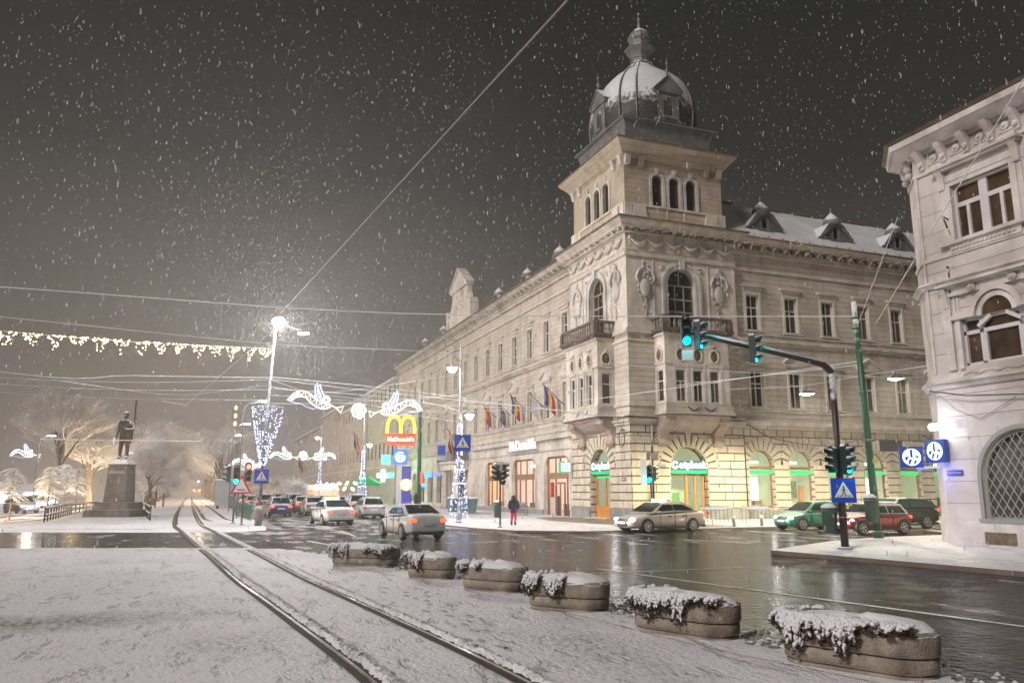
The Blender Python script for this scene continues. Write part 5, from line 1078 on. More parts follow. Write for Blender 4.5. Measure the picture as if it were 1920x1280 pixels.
q=B(TP).box(-.78,.78,-.18,.18,4.75,6.4).obj('blue_box',emis('blue_box',(.02,.16,.62),.5),PY)
g=B(TP); g.ring(0,5.58,.40,.58,-.21,-.185,.9,2*PI+.3,20)
for x,z0,z1 in ((-.28,5.35,5.75),(-.12,5.3,5.75),(.12,5.3,5.75),(.3,5.35,5.75)): g.box(x-.04,x+.04,-.21,-.185,z0,z1)
g.box(-.3,.3,-.21,-.185,5.72,5.82); g.box(-.2,.35,-.21,-.185,5.3,5.38); g.obj('white_emblem',emis('white_sign_face',(.8,.9,1),.9),q)
# signs on the white corner house
e=empty('lightbox_sign',(0,0,0),label='blue box with a round white lit emblem fixed flat on the white corner house',cat='shop sign',group='blue emblem boxes at the corner house')
def emblem(T,parent,s=1.):
    B(T).box(-.42*s,.42*s,0,.22,-.42*s,.42*s).obj('blue_box',mat('dark_blue_box',(.012,.03,.12),rough=.3,emit=(.01,.03,.16),es=.5),parent)
    d=B(T); d.ring(0,0,0,.33*s,-.012,-.002,0,2*PI,24); d.obj('white_disc',emis('white_blue_disc',(.72,.82,1),1.3),parent)
    g=B(T)
    for poly in ([(-.05,.30),(.04,.31),(.05,-.02),(-.05,-.02)],[(-.24,.02),(-.08,.02),(-.20,-.16),(-.25,-.10)],[(.08,.08),(.27,.04),(.24,-.06),(.14,.0)],[(-.10,-.08),(.02,-.08),(-.08,-.30),(-.14,-.28)],[(.10,-.10),(.20,-.16),(.10,-.28),(.04,-.30)]): g.prism([(x*s,z*s) for x,z in poly],-.022,-.013)
    g.obj('blue_mark',mat('dark_blue_box',(.012,.03,.12)),parent)
emblem(FA@Matrix.Translation((-.05,-.30,3.45)),e,1.0)
e2=empty('lightbox_sign',(0,0,0),label='blue box with white round emblem sticking out from the corner house into the street',cat='shop sign',group='blue emblem boxes at the corner house')
emblem(Matrix.Translation((-1.35,-23.35,3.25))@Matrix.Rotation(R_(-36),4,'Z'),e2,.95); B().tube([(-1.2,-23.4,2.85),(-.1,-23.5,2.9)],.035,5).obj('blue_bracket',emis('blue_glow_tube',(.12,.16,1.0),2.0),e2)
point((-1.05,-23.9,2.7),14,(.25,.28,1),.1,'sign_glow',e2)
e=empty('tube_sign',(0,0,0),label='short rounded white tube sign above the blue boxes on the corner house',cat='shop sign'); FAT=FA@Matrix.Translation((.2,-.12,4.35)); q=B(FAT); q.box(-.46,.46,-.08,.02,-.13,.13); q.tube([(-.46,-.03,0),(.46,-.03,0)],.13,10); q.obj('white_tube',emis('white_tube_sign',(.93,.93,1),1.6),e); text('D ··','mark',mat('sign_blue',(.015,.06,.42)),e,FAT@Matrix.Translation((0,-.18,0)),.14,.004)
point(FAT@Vector((0,-.5,-.1)),30,(.85,.88,1),.2,'sign_glow',e)
e=empty('street_name_plate',(0,0,0),label='small blue street name plate on the white corner house below the blue boxes',cat='street sign'); T=FA@Matrix.Translation((.48,-.02,2.65)); B(T).box(-.33,.33,-.02,.0,-.10,.10).obj('plate',mat('violet_blue_plate',(.03,.03,.28),rough=.4),e); text('B-dul Eroilor','lettering',mat('sign_white',(.75,.76,.78)),e,T@Matrix.Translation((0,-.024,0)),.11,.001)
e=empty('street_name_plate',(0,0,0),label='small blue plate on the rusticated left face near the building corner',cat='street sign'); T=FL@Matrix.Translation((-.95,-.07,2.75)); B(T).box(-.28,.28,-.02,0,-.11,.11).obj('plate',mat('violet_blue_plate',(.03,.03,.28)),e); B(T).box(-.2,.2,-.024,-.021,-.03,.03).obj('lettering',mat('sign_white',(.75,.76,.78)),e)
e=empty('street_name_plate',(0,0,0),label='small grey street plate beside the right-hand corner door',cat='street sign'); T=FR@Matrix.Translation((2.2,-.08,3.65)); B(T).box(-.34,.34,-.02,0,-.09,.09).obj('plate',mat('grey_plate',(.25,.27,.30),rough=.5),e)
# mid-distance signs beyond the portal
def boxsign(x,y,z,w,h,m,label,name='lit_sign',rz=-14,extra=None,cat='shop sign',d=.12):
    e=empty(name,(x,y,z),R_(rz),label=label,cat=cat); B().box(-w/2,w/2,-d/2,d/2,-h/2,h/2).obj('sign_face',m,e); extra and extra(e); return e
def smile(e):
    q=B(); q.lathe([(.02,0),(.56,.0),(.60,.06),(.56,.12),(.02,.12)],20); q.v=[(x,z-.2,y) for x,y,z in q.v]; q.obj('yellow_disc',emis('yellow_disc',(1,.75,.15),.5),e); q=B(); q.ring(0,0,.0,.46,-.30,-.22,0,2*PI,18); q.obj('white_disc',emis('cream_disc',(1,.92,.65),.75),e)
boxsign(-7.4,31.5,2.6,.9,3.6,mat('violet_panel',(.05,.05,.25),rough=.4,emit=(.05,.06,.4),es=.3),'round yellow and white lit sign on a violet panel left of the lit lantern post',extra=smile)
boxsign(-6.9,27.5,3.2,.26,1.1,emis('red_letters',(1,.08,.03),.8),'narrow red lit vertical sign just left of the lit lantern post')
boxsign(-6.0,24.0,5.6,.85,1.7,mat('grey_panel_sign',(.38,.39,.42),rough=.5),'grey framed information panel high beside the lit lantern post',extra=lambda e:B().box(-.35,.35,-.08,-.065,-.4,.5).obj('blue_print',mat('sign_blue',(.015,.06,.42)),e))
boxsign(-1.0,47,3.9,.9,.6,emis('cyan_blue_sign',(.10,.45,1),.7),'blue lit double sign on the facade behind the pylon mast')
boxsign(-1.0,49,2.7,.6,.45,emis('cyan_blue_sign',(.1,.45,1),.7),'small blue lit sign lower on the facade behind the pylon mast')
boxsign(-1.0,43,3.9,.85,.45,emis('violet_blue_sign',(.25,.3,.9),.5),'violet-blue lit sign right of the green mast by the pylon')
def gcross(e):
    q=B(); q.box(-.28,.28,-.12,.12,-.8,.8); q.box(-.8,-.28,-.12,.12,-.28,.28); q.box(.28,.8,-.12,.12,-.28,.28); q.obj('green_cross',emis('green_cross_light',(.25,1,.55),2.5),e); point((0,-.8,0),260,(.15,1,.4),.3,'sign_glow',e)
boxsign(-4.0,58.5,4.0,.1,.5,M['iron'],'glowing green pharmacy cross on the facade down the avenue',extra=gcross)
boxsign(-3.9,54.5,4.0,.9,.6,emis('green_cyan_sign',(.15,1,.6),1),'small green lit sign right of the pharmacy cross')
boxsign(-2.5,64,6.3,1.3,1.4,emis('pale_cyan_sign',(.2,.75,.95),.45),'pale cyan square lit sign above the pharmacy awning')
e=empty('parasol',(-6.5,57.5,.1),label='green snow-dusted cafe parasol under the pharmacy cross',cat='parasol'); B().lathe([(2.3,2.6),(2.35,2.7),(.1,3.9),(.05,4.0)],8).obj('canopy',mat('glowing_green_canopy',(.02,.35,.10),rough=.7,emit=(.02,.5,.15),es=.12),e); B().tube([(0,0,0),(0,0,4.1)],.05,6).obj('pole',M['iron'],e)  # canopy cloth given a faint green glow, light added to its colour
e=empty('globe_light_string',(0,0,0),label='rows of round warm bulbs hanging along the cafe front behind the parked cars',cat='string lights'); rr=random.Random(9)
for k in range(13):
    for z,dy in ((2.9,0),(2.2,1.7)): B().ball((-8.5+.35*(k%2),53+k*3.1+dy,z+.1*(k%3)),.16,6).obj('bulb',emis('warm_globe',(1,.62,.34),9),e)
B().tube([(-8.4,53,3.15),(-8.4,72,3.2),(-8.4,94,3.15)],.02,4,False).obj('cable',M['iron'],e)
e=empty('lit_shopfront',(0,0,0),label='long bright white-pink shop window band behind the row of small trees',cat='shopfront'); B().box(-7.6,-7.4,74,112,2.3,3.1).obj('light_strip',emis('pink_white_strip',(1,.80,.70),.5),e); B().box(-7.4,-7.2,74,112,.1,2.2).obj('window_band',emis('warm_window_band',(.8,.5,.32),.14),e)
# bike/queue racks along the building
rk=None
for x,y,l in ((3.4,-4.2,'snowy railing with bicycles behind the taxi boot'),(6.4,-4.4,'low railing with white plates between the taxi and the first lit arch'),(11.4,-4.4,'low railing left of the second lit arch'),(-2.4,13.3,'low railing against the restaurant wall beside the walking woman')):
    if rk is None:
        rk=empty('railing',(x,y,.1)); b=B(); 
        for j in range(9): b.tube([(-1.2+.3*j,0,0),(-1.2+.3*j,0,1.0)],.018,4)
        b.tube([(-1.2,0,1.0),(1.2,0,1.0)],.025,5); b.tube([(-1.2,0,.75),(1.2,0,.75)],.018,4); b.obj('bars',M['iron'],rk); b=B(); b.box(-.8,.8,-.04,-.02,.76,.96); b.obj('plate',mat('blue_grey_plate',(.22,.24,.32),rough=.6),rk); o=rk
    else: o=copy(rk,loc=(x,y,.1),rz=R_(90) if y>5 else 0)
    tag(o,label=l,cat='railing',group='low railings by the building')
# flags
def flag(x,y,z,dirv,label,cols,L=2.6,sc=1.,droop=.9,group='flags on the facade'):
    e=empty('flag',(x,y,z),math.atan2(dirv[1],dirv[0]),label=label,cat='flag',group=group); e.scale=(sc,)*3
    b=B(); b.tube([(0,0,0),(L*.70,0,L*.70)],.035,5); b.ball((L*.71,0,L*.71),.06,6); b.obj('staff',mat('flag_staff',(.08,.05,.04),rough=.5),e)
    for k,c in enumerate(cols):
        q=B()
        def fn(u,v,k=k):
            s=L*.70*(1-.50*(k+u)/3); w=.10*math.sin(v*7+k+u*2)*(.3+v); return (s-.10*v-.12*math.sin(v*3),w,s-v*1.55-.06*(k+u))
        q.grid(3,8,fn); q.obj('cloth_stripe',c,e)
    return e
fb=mat('flag_blue',(.015,.03,.19),rough=.8); fy=mat('flag_yellow',(.50,.29,.02),rough=.8); fr=mat('flag_red',(.26,.012,.02),rough=.8); fw=mat('flag_white',(.36,.35,.36),rough=.8)
flag(0.3,11.0,8.75,(-.8,.6),'blue, yellow and red flag nearest the corner bay on the long facade',(fb,fy,fr),2.4)
flag(0.3,14.8,8.85,(-.8,.6),'pale limp flag between the two tricolour flags on the facade',(fw,fw,fw),1.9,droop=1)
flag(0.3,18.8,8.95,(-.8,.6),'second tricolour flag from the corner bay, furled on its staff',(fb,fy,fr),2.2)
flag(0.3,22.8,8.9,(-.8,.6),'dark furled flag left of the second tricolour flag',(mat('flag_dark',(.05,.05,.07)),)*3,1.7)
flag(0.3,26.6,9.0,(-.8,.6),'red and yellow drooping flag farthest from the corner bay',(fy,fr,fr),2.0)
flag(-11.5,1.4,4.2+.6,(-.8,-.5),'bright yellow and red flag on the lit lantern post',(fr,fy,fb),1.5,.9,group='flags on the lantern posts')
flag(-11.5,1.4,4.1+.6,(-.5,-.8),'red flag tucked behind the bright yellow flag on the lit lantern post',(fr,fr,fr),1.3,.8,group='flags on the lantern posts')
flag(-11.1,34.9,6.6,(-.9,-.3),'small furled tricolour flag on the second lantern post',(fb,fy,fr),1.8,group='flags on the lantern posts')
flag(-13.2,66,5.2,(-.7,-.7),'tricolour flag hanging low under the far angels',(fb,fy,fr),2.2,group='flags on the lantern posts')
# ================= VEHICLES =================
tyre=mat('tyre_rubber',(.015,.015,.016),rough=.8,var=.3); rim_a=mat('alloy_rim',(.50,.50,.52),rough=.3,metal=.7); carglass=mat('car_glass',(.012,.022,.022),rough=.05,spec=.8,var=.5,vs=1.2); trimblk=mat('black_car_trim',(.02,.02,.02),rough=.5)
headl=emis('lit_headlight',(1,.97,1),26.); taill=emis('lit_tail_light',(1,.06,.02),2.2); dullred=mat('tail_lens',(.35,.01,.01),rough=.2); dullhead=mat('headlight_lens',(.45,.46,.48),rough=.1,metal=.3); platem=mat('number_plate',(.55,.55,.55),rough=.5)
def paint(name,c,snow=.75,th=.5,metal=.25): return mat(name,c,rough=.28,metal=metal,coat=.6,var=.05,snow=snow,snowth=th)
def car(name,label,loc,rz,pm,L=4.6,Wd=1.78,H=1.44,kind='sedan',wb=2.65,front=True,rear=True,group='cars on the junction',snowtop=0.,rimn=10,taxi=False,lightpow=0,roofm=None):
    e=empty(name,(loc[0],loc[1],.004),rz,label=label,cat='car' if not taxi else 'taxi',group=group)
    w=Wd/2; X0=-L/2; X1=L/2; xf=wb/2+.08; xr=-wb/2+.05   # front is +x
    if kind=='sedan': st=[(X0,.38,.86,.80),(X0+.05,.28,1.00,.90),(X0+.30,.22,1.06,.96),(X0+.75,.2,1.05,1.),(-.9,.18,.98,1.),(0,.18,.94,1.),(.75,.18,.93,1.),(1.15,.2,.92,.99),(X1-.5,.2,.80,.95),(X1-.15,.22,.68,.88),(X1-.02,.28,.58,.78)]; gh=[(X0+.55,1.03),(X0+1.55,H-.03),(-.10,H),(.35,H-.05),(1.28,.93)]
    elif kind=='hatch': st=[(X0,.38,.80,.84),(X0+.05,.28,.95,.92),(X0+.3,.22,.98,.97),(-.9,.2,.97,1.),(0,.18,.95,1.),(.6,.18,.94,1.),(1.0,.2,.93,.98),(X1-.4,.2,.82,.94),(X1-.12,.22,.70,.88),(X1,.3,.56,.76)]; gh=[(X0+.10,.98),(X0+.48,H-.05),(-.3,H),(.28,H-.05),(1.05,.94)]
    elif kind=='mini': st=[(X0,.38,.78,.82),(X0+.05,.3,.92,.92),(X0+.3,.24,.94,.98),(-.9,.2,.93,1.),(0,.2,.92,1.),(.6,.2,.92,1.),(.9,.2,.93,.98),(X1-.4,.22,.88,.95),(X1-.10,.25,.78,.88),(X1,.32,.60,.78)]; gh=[(X0+.22,.94),(X0+.50,H-.03),(-.2,H),(.40,H-.05),(.90,.95)]
    else: st=[(X0,.45,.95,.86),(X0+.05,.35,1.08,.93),(X0+.3,.3,1.10,.98),(-.9,.28,1.08,1.),(0,.27,1.06,1.),(.6,.27,1.05,1.),(1.1,.28,1.03,.98),(X1-.5,.3,.98,.95),(X1-.14,.32,.86,.88),(X1,.4,.66,.78)]; gh=[(X0+.12,1.1),(X0+.45,H-.06),(-.4,H),(.35,H-.04),(1.15,1.04)]
    b=B(); vs=[];fs=[]
    for x,zb,zt,f in st:
        W_=w*f; zm=zb+(zt-zb)*.5
        r=[(W_*.86,zb),(W_*.99,zb+.10),(W_*1.01,zm),(W_*.985,zt-.12),(W_*.90,zt-.02),(W_*.45,zt+.025),(0,zt+.035)]
        ring=r+[(-y,z) for y,z in r[-2::-1]]
        vs+=[(x,y,z) for y,z in ring]
    n=13
    for i in range(len(st)-1):
        for j in range(n): fs.append([i*n+j,i*n+(j+1)%n,(i+1)*n+(j+1)%n,(i+1)*n+j])
    fs.append(list(range(n-1,-1,-1))); fs.append([(len(st)-1)*n+j for j in range(n)])
    b.add(vs,fs,True); body=b.obj('body',pm,e); md=body.modifiers.new('s','SUBSURF'); md.levels=2; md.render_levels=2
    # greenhouse
    zb0=gh[0][1]; q=B(); vs=[];fs=[]; WB=w*.93; WT=w*.70
    for (x,z) in gh:
        t=max(0,min(1,(z-zb0)/(H-zb0))); y=WB+(WT-WB)*t; vs+=[(x,y,z),(x,y*.5,z+.03*t),(x,-y*.5,z+.03*t),(x,-y,z)]
        
    side_z=[g[1] for g in gh]
    for i in range(len(gh)-1):
        for j in range(3): fs.append([i*4+j,i*4+j+1,(i+1)*4+j+1,(i+1)*4+j])
    # side walls
    k=len(vs); base=[]
    for s in (0,3): fs.append([i*4+s for i in range(len(gh))])
    q.add(vs,fs,False); q.obj('roof',roofm or pm,e)
    # glass a few mm proud
    g=B()
    def P(i,t,sy,out=.012):  # point on side i..i+1
        return None
    (xa,za),(xb,zb_),(xc,zc),(xd,zd),(xe,ze)=gh
    def yy(z): 
        t=max(0,min(1,(z-zb0)/(H-zb0))); return WB+(WT-WB)*t
    for s in (-1,1):
        zt=H-.11; zl=max(za,ze)+.03
        def lerp(xA,zA,xB,zB,z): t=(z-zA)/(zB-zA); return xA+(xB-xA)*t
        rearx_l=lerp(xa,za,xb,zb_,zl)+.16; rearx_t=lerp(xa,za,xb,zb_,zt)+.14
        frx_l=lerp(xe,ze,xd,zd,zl)-.20; frx_t=lerp(xe,ze,xd,zd,zt)-.08
        midx=-.22 if kind!='mini' else -.35
        for xl0,xt0,xl1,xt1 in ((rearx_l,rearx_t,midx-.03,midx-.03),(midx+.03,midx+.03,frx_l,frx_t)):
            g.add([(xl0,s*(yy(zl)+.012),zl),(xl1,s*(yy(zl)+.012),zl),(xt1,s*(yy(zt)+.012),zt),(xt0,s*(yy(zt)+.012),zt)],[[0,1,2,3]])
    def wind(x0,z0,x1,z1,a0,a1,o):
        X_0=x0+(x1-x0)*a0; Z0=z0+(z1-z0)*a0; X_1=x0+(x1-x0)*a1; Z1=z0+(z1-z0)*a1; y0=yy(Z0)*.90; y1=yy(Z1)*.88
        g.add([(X_0+o,y0,Z0+.03),(X_0+o,-y0,Z0+.03),(X_1+o,-y1,Z1+.055),(X_1+o,y1,Z1+.055)],[[0,1,2,3]])
    wind(xe,ze,xd,zd,.10,.93,.02); wind(xa,za,xb,zb_,.10,.92,-.03)
    g.obj('glass',carglass,e)
    # wheels
    R=.315 if kind!='suv' else .36
    for sx in (xf,xr):
        for s in (-1,1):
            a=B(); y=s*(w*1.0+.004); P_=[(sx+(R+.075)*math.cos(t),R+(R+.075)*math.sin(t)) for t in [-.35+(PI+.7)*i/16 for i in range(17)]]; a.prism(P_,min(y,y-s*.25),max(y,y-s*.25)); a.obj('wheel_arch',trimblk,e)
            q=B(Matrix.Translation((sx,s*(w-.10),R))@Matrix.Rotation(-s*PI/2,4,'X')); q.lathe([(R*.55,-.1),(R*.95,-.10),(R,-.06),(R,.08),(R*.94,.115),(R*.72,.12),(R*.66,.09)],20); q=q.obj('wheel',tyre,e)
            r=B(Matrix.Translation((sx,s*(w-.10),R))@Matrix.Rotation(-s*PI/2,4,'X'));
            if rimn:
                r.lathe([(R*.70,.10),(R*.72,.125),(R*.66,.13),(R*.62,.10)],20); r.lathe([(R*.2,.09),(R*.2,.13),(R*.1,.14)],10)
                for j in range(rimn): t=2*PI*j/rimn; r.cbox((R*.42*math.cos(t),R*.42*math.sin(t),.115),(R*.5,R*(.9/rimn) ,.02),t)
            r.obj('rim',rim_a,q)
    # lights, plate, bumper, mirrors, grille
    zf=.64 if kind!='suv' else .82; zr=.80 if kind!='suv' else .98
    for s in (-1,1):
        a=B(); a.ball((X1-.16,s*w*.66,zf),.15,10,(.75,1.15,.62)); a.obj('headlight',headl if front else dullhead,e)
        a=B(); a.cbox((X0+.09,s*w*.76,zr),(.18,w*.30,.13)); a.obj('tail_light',taill if rear else dullred,e)
        a=B(); a.ball((.86 if kind!='mini' else .62,s*(w+.10),1.0),.10,8,(.7,1.0,.65)); a.obj('mirror',pm,e)
        d=B()
        for x in ((.72,-.22,-.95) if kind!='mini' else (.55,-.55)): d.box(x-.006,x+.006,s*(w*1.0)-.012,s*(w*1.0)+.012,.32,.92)
        for x in (.02,-.86): d.box(x,x+.18,s*(w)-.02,s*(w)+.022,.78,.81)
        d.box(-1.0,.9,s*w-.02,s*(w)+.012,.2,.30); d.obj('door_trim',trimblk,e)
    B().box(X1-.10,X1+.012,-w*.40,w*.40,.34,.44).obj('air_intake',trimblk,e); B().box(X1-.10,X1+.004,-w*.36,w*.36,.56,.70).obj('grille',trimblk,e); B().box(X0-.01,X0+.12,-w*.80,w*.80,.24,.34).obj('rear_bumper_trim',trimblk,e)
    B().box(X0-.022,X0+.02,-.26,.26,.60,.71).obj('number_plate',platem,e); B().box(X1,X1+.02,-.26,.26,.44,.54).obj('number_plate',platem,e)
    if taxi:
        t=B(); t.box(-.12,.12,-.42,.42,H+.03,H+.15); t.obj('roof_sign',emis('taxi_sign',(.75,1.0,.85),1.2),e); B().box(-.13,.13,-.12,.12,H+.031,H+.152).obj('sign_middle',emis('taxi_amber',(1,.6,.1),1.2),e)
    if snowtop:
        z=H+.035; t=B(); t.add([(xb+.02,w*.62,z),(xc+.2,w*.62,z),(xc+.2,-w*.62,z),(xb+.02,-w*.62,z),(xb+.1,w*.55,z+snowtop),(xc+.1,w*.55,z+snowtop),(xc+.1,-w*.55,z+snowtop),(xb+.1,-w*.55,z+snowtop)],[[4,5,6,7],[0,1,5,4],[1,2,6,5],[2,3,7,6],[3,0,4,7],[0,3,2,1]],False); t.obj('roof_snow',M['snow'],e)
    if lightpow:
        if front: point((X1+.5,0,zf),lightpow,(1,.97,1),.12,'beam_glow',e)
        if rear and lightpow>100: point((X0-.35,0,zr),lightpow*.12,(1,.1,.04),.1,'tail_glow',e)
    return e
silver=paint('silver_paint',(.60,.61,.62),.5,.62,0); champ=paint('champagne_paint',(.50,.43,.37),.25,.75,.1); whitep=paint('white_paint',(.80,.79,.80),.6,.55,0); greenp=paint('sea_green_paint',(.015,.24,.15),.35,.7); redp=paint('dark_red_paint',(.22,.012,.022),.3,.7); darkp=paint('dark_teal_paint',(.008,.028,.03),.35,.72); bluep=paint('dark_blue_paint',(.03,.03,.13),.7,.5); blackp=paint('snowy_dark_paint',(.05,.05,.055),.95,.42); greyp=paint('snowy_grey_paint',(.30,.31,.32),.95,.42); maroonp=paint('maroon_paint',(.10,.02,.02),.9,.45)
c1=car('parked_car','silver saloon with red rear lights crossing the junction, seen from behind',(-17.55,-11.35),R_(95.5),silver,4.45,1.72,1.42,'sedan',2.62,front=False,lightpow=25); c1.name='saloon_car'
B().box(.3,.36,.9,.93,.75,.79).obj('side_light',taill,c1)
car('taxi_car','beige taxi with a lit roof sign parked at the kerb by the bank corner',(-4.75,-10.95),R_(180+9),champ,4.75,1.80,1.46,'sedan',2.84,rear=True,taxi=True,rimn=14,lightpow=22)
car('green_car','green hatchback with lit headlights waiting in the side street',(3.85,-12.0),R_(180),greenp,4.0,1.66,1.46,'hatch',2.5,rimn=6,lightpow=22)
car('red_car','dark red small car with a white roof behind the green mast',(3.7,-16.1),R_(180),redp,3.65,1.68,1.41,'mini',2.47,rimn=5,snowtop=.06,lightpow=22,roofm=mat('white_car_roof',(.66,.66,.68),rough=.4))
car('estate_car','dark teal tall car with red tail light and bright wheel, next to the corner house',(9.0,-12.6),R_(180),darkp,4.6,1.85,1.62,'suv',2.62,rimn=6,lightpow=50)
car('taxi_car','white taxi seen from behind with orange-red tail lights at the avenue mouth',(-18.7,3.9),R_(96),whitep,4.66,1.80,1.47,'sedan',2.7,front=False,taxi=True,lightpow=30)
car('blue_car','dark blue hatchback driving away up the avenue with red lights and exhaust mist',(-20.45,20.6),R_(93),bluep,4.1,1.78,1.52,'hatch',2.55,front=False,lightpow=40)
gp='snowy cars parked along the avenue'
PK=[(-14.4,14.5,91,greyp,'hatch','snow-covered pale estate car parked behind the bicycle stands',False),(-14.2,21.5,91,blackp,'suv','snow-topped dark tall car parked just behind the pale estate car',True),(-14.3,29,90,blackp,'sedan','dark parked saloon third in the kerb row by the pharmacy',False),(-14.2,36,90,maroonp,'hatch','maroon parked hatchback fourth in the kerb row',False),(-14.2,43,90,greyp,'sedan','grey parked saloon fifth in the kerb row',False),(-17.3,24,92,greyp,'sedan','grey snowy saloon in the middle row just beyond the white taxi',False),(-17.4,31,92,blackp,'sedan','black snowy saloon in the middle row with a red lamp',True),(-17.5,38,91,maroonp,'suv','dark red tall car in the middle row of the avenue',True),(-17.5,46,91,greyp,'hatch','pale snowy hatchback far along the middle row',False),(-17.4,55,91,blackp,'suv','dark van-like car farthest along the middle row',False),(-20.6,36,92,blackp,'suv','dark tall car queuing ahead of the blue hatchback with red lights',True),(-20.9,47,91,maroonp,'hatch','red hatchback second in the queue ahead of the blue hatchback',True),(-21.0,60,91,greyp,'sedan','grey saloon farthest in the queue up the avenue with red lights',True),(-14.2,52,90,blackp,'hatch','dark parked hatchback sixth in the kerb row',False)]
for x,y,a,m,k,l,rl in PK: car('parked_car',l,(x,y),R_(a),m,4.3,1.76,1.66 if k=='suv' else 1.45,k,2.6,front=False,rear=rl,group=gp,rimn=0,snowtop=.07)
for x,y,a,m,l in ((-41.5,39,-60,blackp,'car at the far left in the park road with two dazzling white headlights'),(-44,62,-65,greyp,'car beyond the small trees with blue-white headlights right of the big trunk'),(-50,44,-60,maroonp,'car at the left edge of the park road with a dim red lamp')):
    car('oncoming_car',l,(x,y),R_(a),m,4.3,1.76,1.5,'hatch',2.6,front=(m is not maroonp),rear=True,group='cars on the park road',rimn=0,snowtop=.06,lightpow=250 if m is not maroonp else 0)
# ================= FIGURES =================
def skin(name,verts,edges,m,parent,lv=2):
    me=bpy.data.meshes.new(name); me.from_pydata([v[:3] for v in verts],edges,[]); o=bpy.data.objects.new(name,me); COL.objects.link(o); o.parent=parent
    md=o.modifiers.new('skin','SKIN'); sk=me.skin_vertices[0].data
    for i,v in enumerate(verts): r=v[3]; sk[i].radius=(r,r) if not isinstance(r,tuple) else r; sk[i].use_root=(i==0)
    s=o.modifiers.new('sub','SUBSURF'); s.levels=lv; s.render_levels=lv; me.materials.append(m); return o
W1=empty('person',(-9.69,-3.57,.1),R_(-10),label='person in a dark hooded padded coat and pink leggings walking away on the pavement',cat='person')
coat=mat('dark_padded_coat',(.035,.028,.045),rough=.7,var=.4,vs=9,bump=.02); pink=mat('pink_leggings',(.55,.05,.13),rough=.8); boot=mat('dark_boots',(.04,.035,.035),rough=.6)
skin('body',[(0,0,.92,.17),(0,0,1.12,.15),(0,0,1.30,.17),(0,0,1.40,.09),(0,-.02,1.50,.10),(0,0,1.58,.06),(-.19,0,1.32,.075),(-.25,-.02,1.06,.065),(-.22,-.12,.88,.055),(-.21,-.15,.80,.04),(.19,0,1.32,.075),(.26,.02,1.06,.065),(.25,-.06,.86,.055),(.25,-.08,.78,.04),(-.08,0,.72,.11),(-.08,.04,.45,.075),(-.10,.12,.12,.05),(-.10,.02,.05,.05),(.09,0,.72,.11),(.09,-.10,.46,.075),(.08,-.02,.12,.05),(.08,-.12,.05,.05)],[(0,1),(1,2),(2,3),(3,4),(4,5),(2,6),(6,7),(7,8),(8,9),(2,10),(10,11),(11,12),(12,13),(0,14),(14,15),(15,16),(16,17),(0,18),(18,19),(19,20),(20,21)],pink,W1)
skin('coat',[(0,0,.95,.22),(0,0,1.12,.19),(0,0,1.30,.20),(0,0,1.41,.12),(0,0,.68,.23),(-.21,0,1.31,.10),(-.27,-.02,1.06,.085),(-.23,-.12,.87,.07),(.21,0,1.31,.10),(.28,.02,1.06,.085),(.26,-.06,.86,.07)],[(0,1),(1,2),(2,3),(0,4),(2,5),(5,6),(6,7),(2,8),(8,9),(9,10)],coat,W1)
b=B(); b.ball((0,.03,1.50),.155,12,(.95,1.05,1.1)); b.lathe([(.17,1.36),(.16,1.42),(.12,1.46)],12); b.obj('hood',coat,W1)
for s,y in ((-.10,.06),(.08,-.08)):
    b=B(); b.ball((s,y-.02,.06),.07,8,(.8,1.7,.85)); b.tube([(s,y+.05,.06),(s,y+.05,.24)],.062,8); b.obj('boot',boot,W1)
# two shoppers waiting by the restaurant queue
for i,(x,y,l,cm,lm) in enumerate(((-6.9,29.5,'person in a dark jacket standing under the violet lit panel',(.03,.03,.035),(.03,.03,.05)),(-6.3,34.2,'person with a white bag among the shoppers left of the green mast',(.08,.05,.03),(.02,.02,.03)))):
    e=empty('person',(x,y,.1),R_(20+70*i),label=l,cat='person'); skin('body',[(0,0,.95,.16),(0,0,1.25,.17),(0,0,1.45,.13),(0,0,1.54,.06),(0,0,1.66,.095),(0,0,1.76,.06),(-.2,0,1.42,.07),(-.25,-.05,1.12,.055),(-.2,-.18,.95,.04),(.2,0,1.42,.07),(.25,0,1.12,.055),(.24,-.05,.88,.04),(-.09,0,.85,.10),(-.1,0,.48,.07),(-.1,.02,.08,.05),(.09,0,.85,.10),(.1,0,.48,.07),(.1,.02,.08,.05)],[(0,1),(1,2),(2,3),(3,4),(4,5),(2,6),(6,7),(7,8),(2,9),(9,10),(10,11),(0,12),(12,13),(13,14),(0,15),(15,16),(16,17)],mat('jacket_%d'%i,cm,rough=.8),e)
# statue
ST=empty('monument',(-32.3,25.6,0),R_(-21),label='dark bronze statue of a standing man on a tall snowy pedestal beside the tracks',cat='statue')
gran=mat('dark_granite',(.075,.065,.06),rough=.8,var=.45,vs=1.6,stain=(.22,.22,.23),sa=.45,ss=1.0,bump=.02,snow=.95,snowth=.5)
b=B(); b.taper((0,0,0),(3.7,3.7),(3.65,3.65),.55); b.taper((0,0,.55),(2.7,2.7),(2.65,2.65),.57); b.obj('step_base',gran,ST)
b=B(); b.taper((0,0,1.12),(1.72,1.72),(1.46,1.46),2.9); b.taper((0,0,4.02),(1.46,1.46),(1.62,1.62),.10); b.obj('pedestal',gran,ST)
b=B(); b.taper((0,0,4.12),(1.64,1.64),(1.2,1.2),.36); b.obj('snow_cap',M['snow'],ST)
b=B(); 
for k in range(7): b.box(-.62+.18*k,-.50+.18*k,-.80,-.765,3.38,3.56)
b.obj('carved_letters',mat('pale_carving',(.30,.29,.28)),ST)
br=mat('dark_bronze',(.045,.028,.018),rough=.45,metal=.6,var=.3,snow=.97,snowth=.22)
S_=1.0
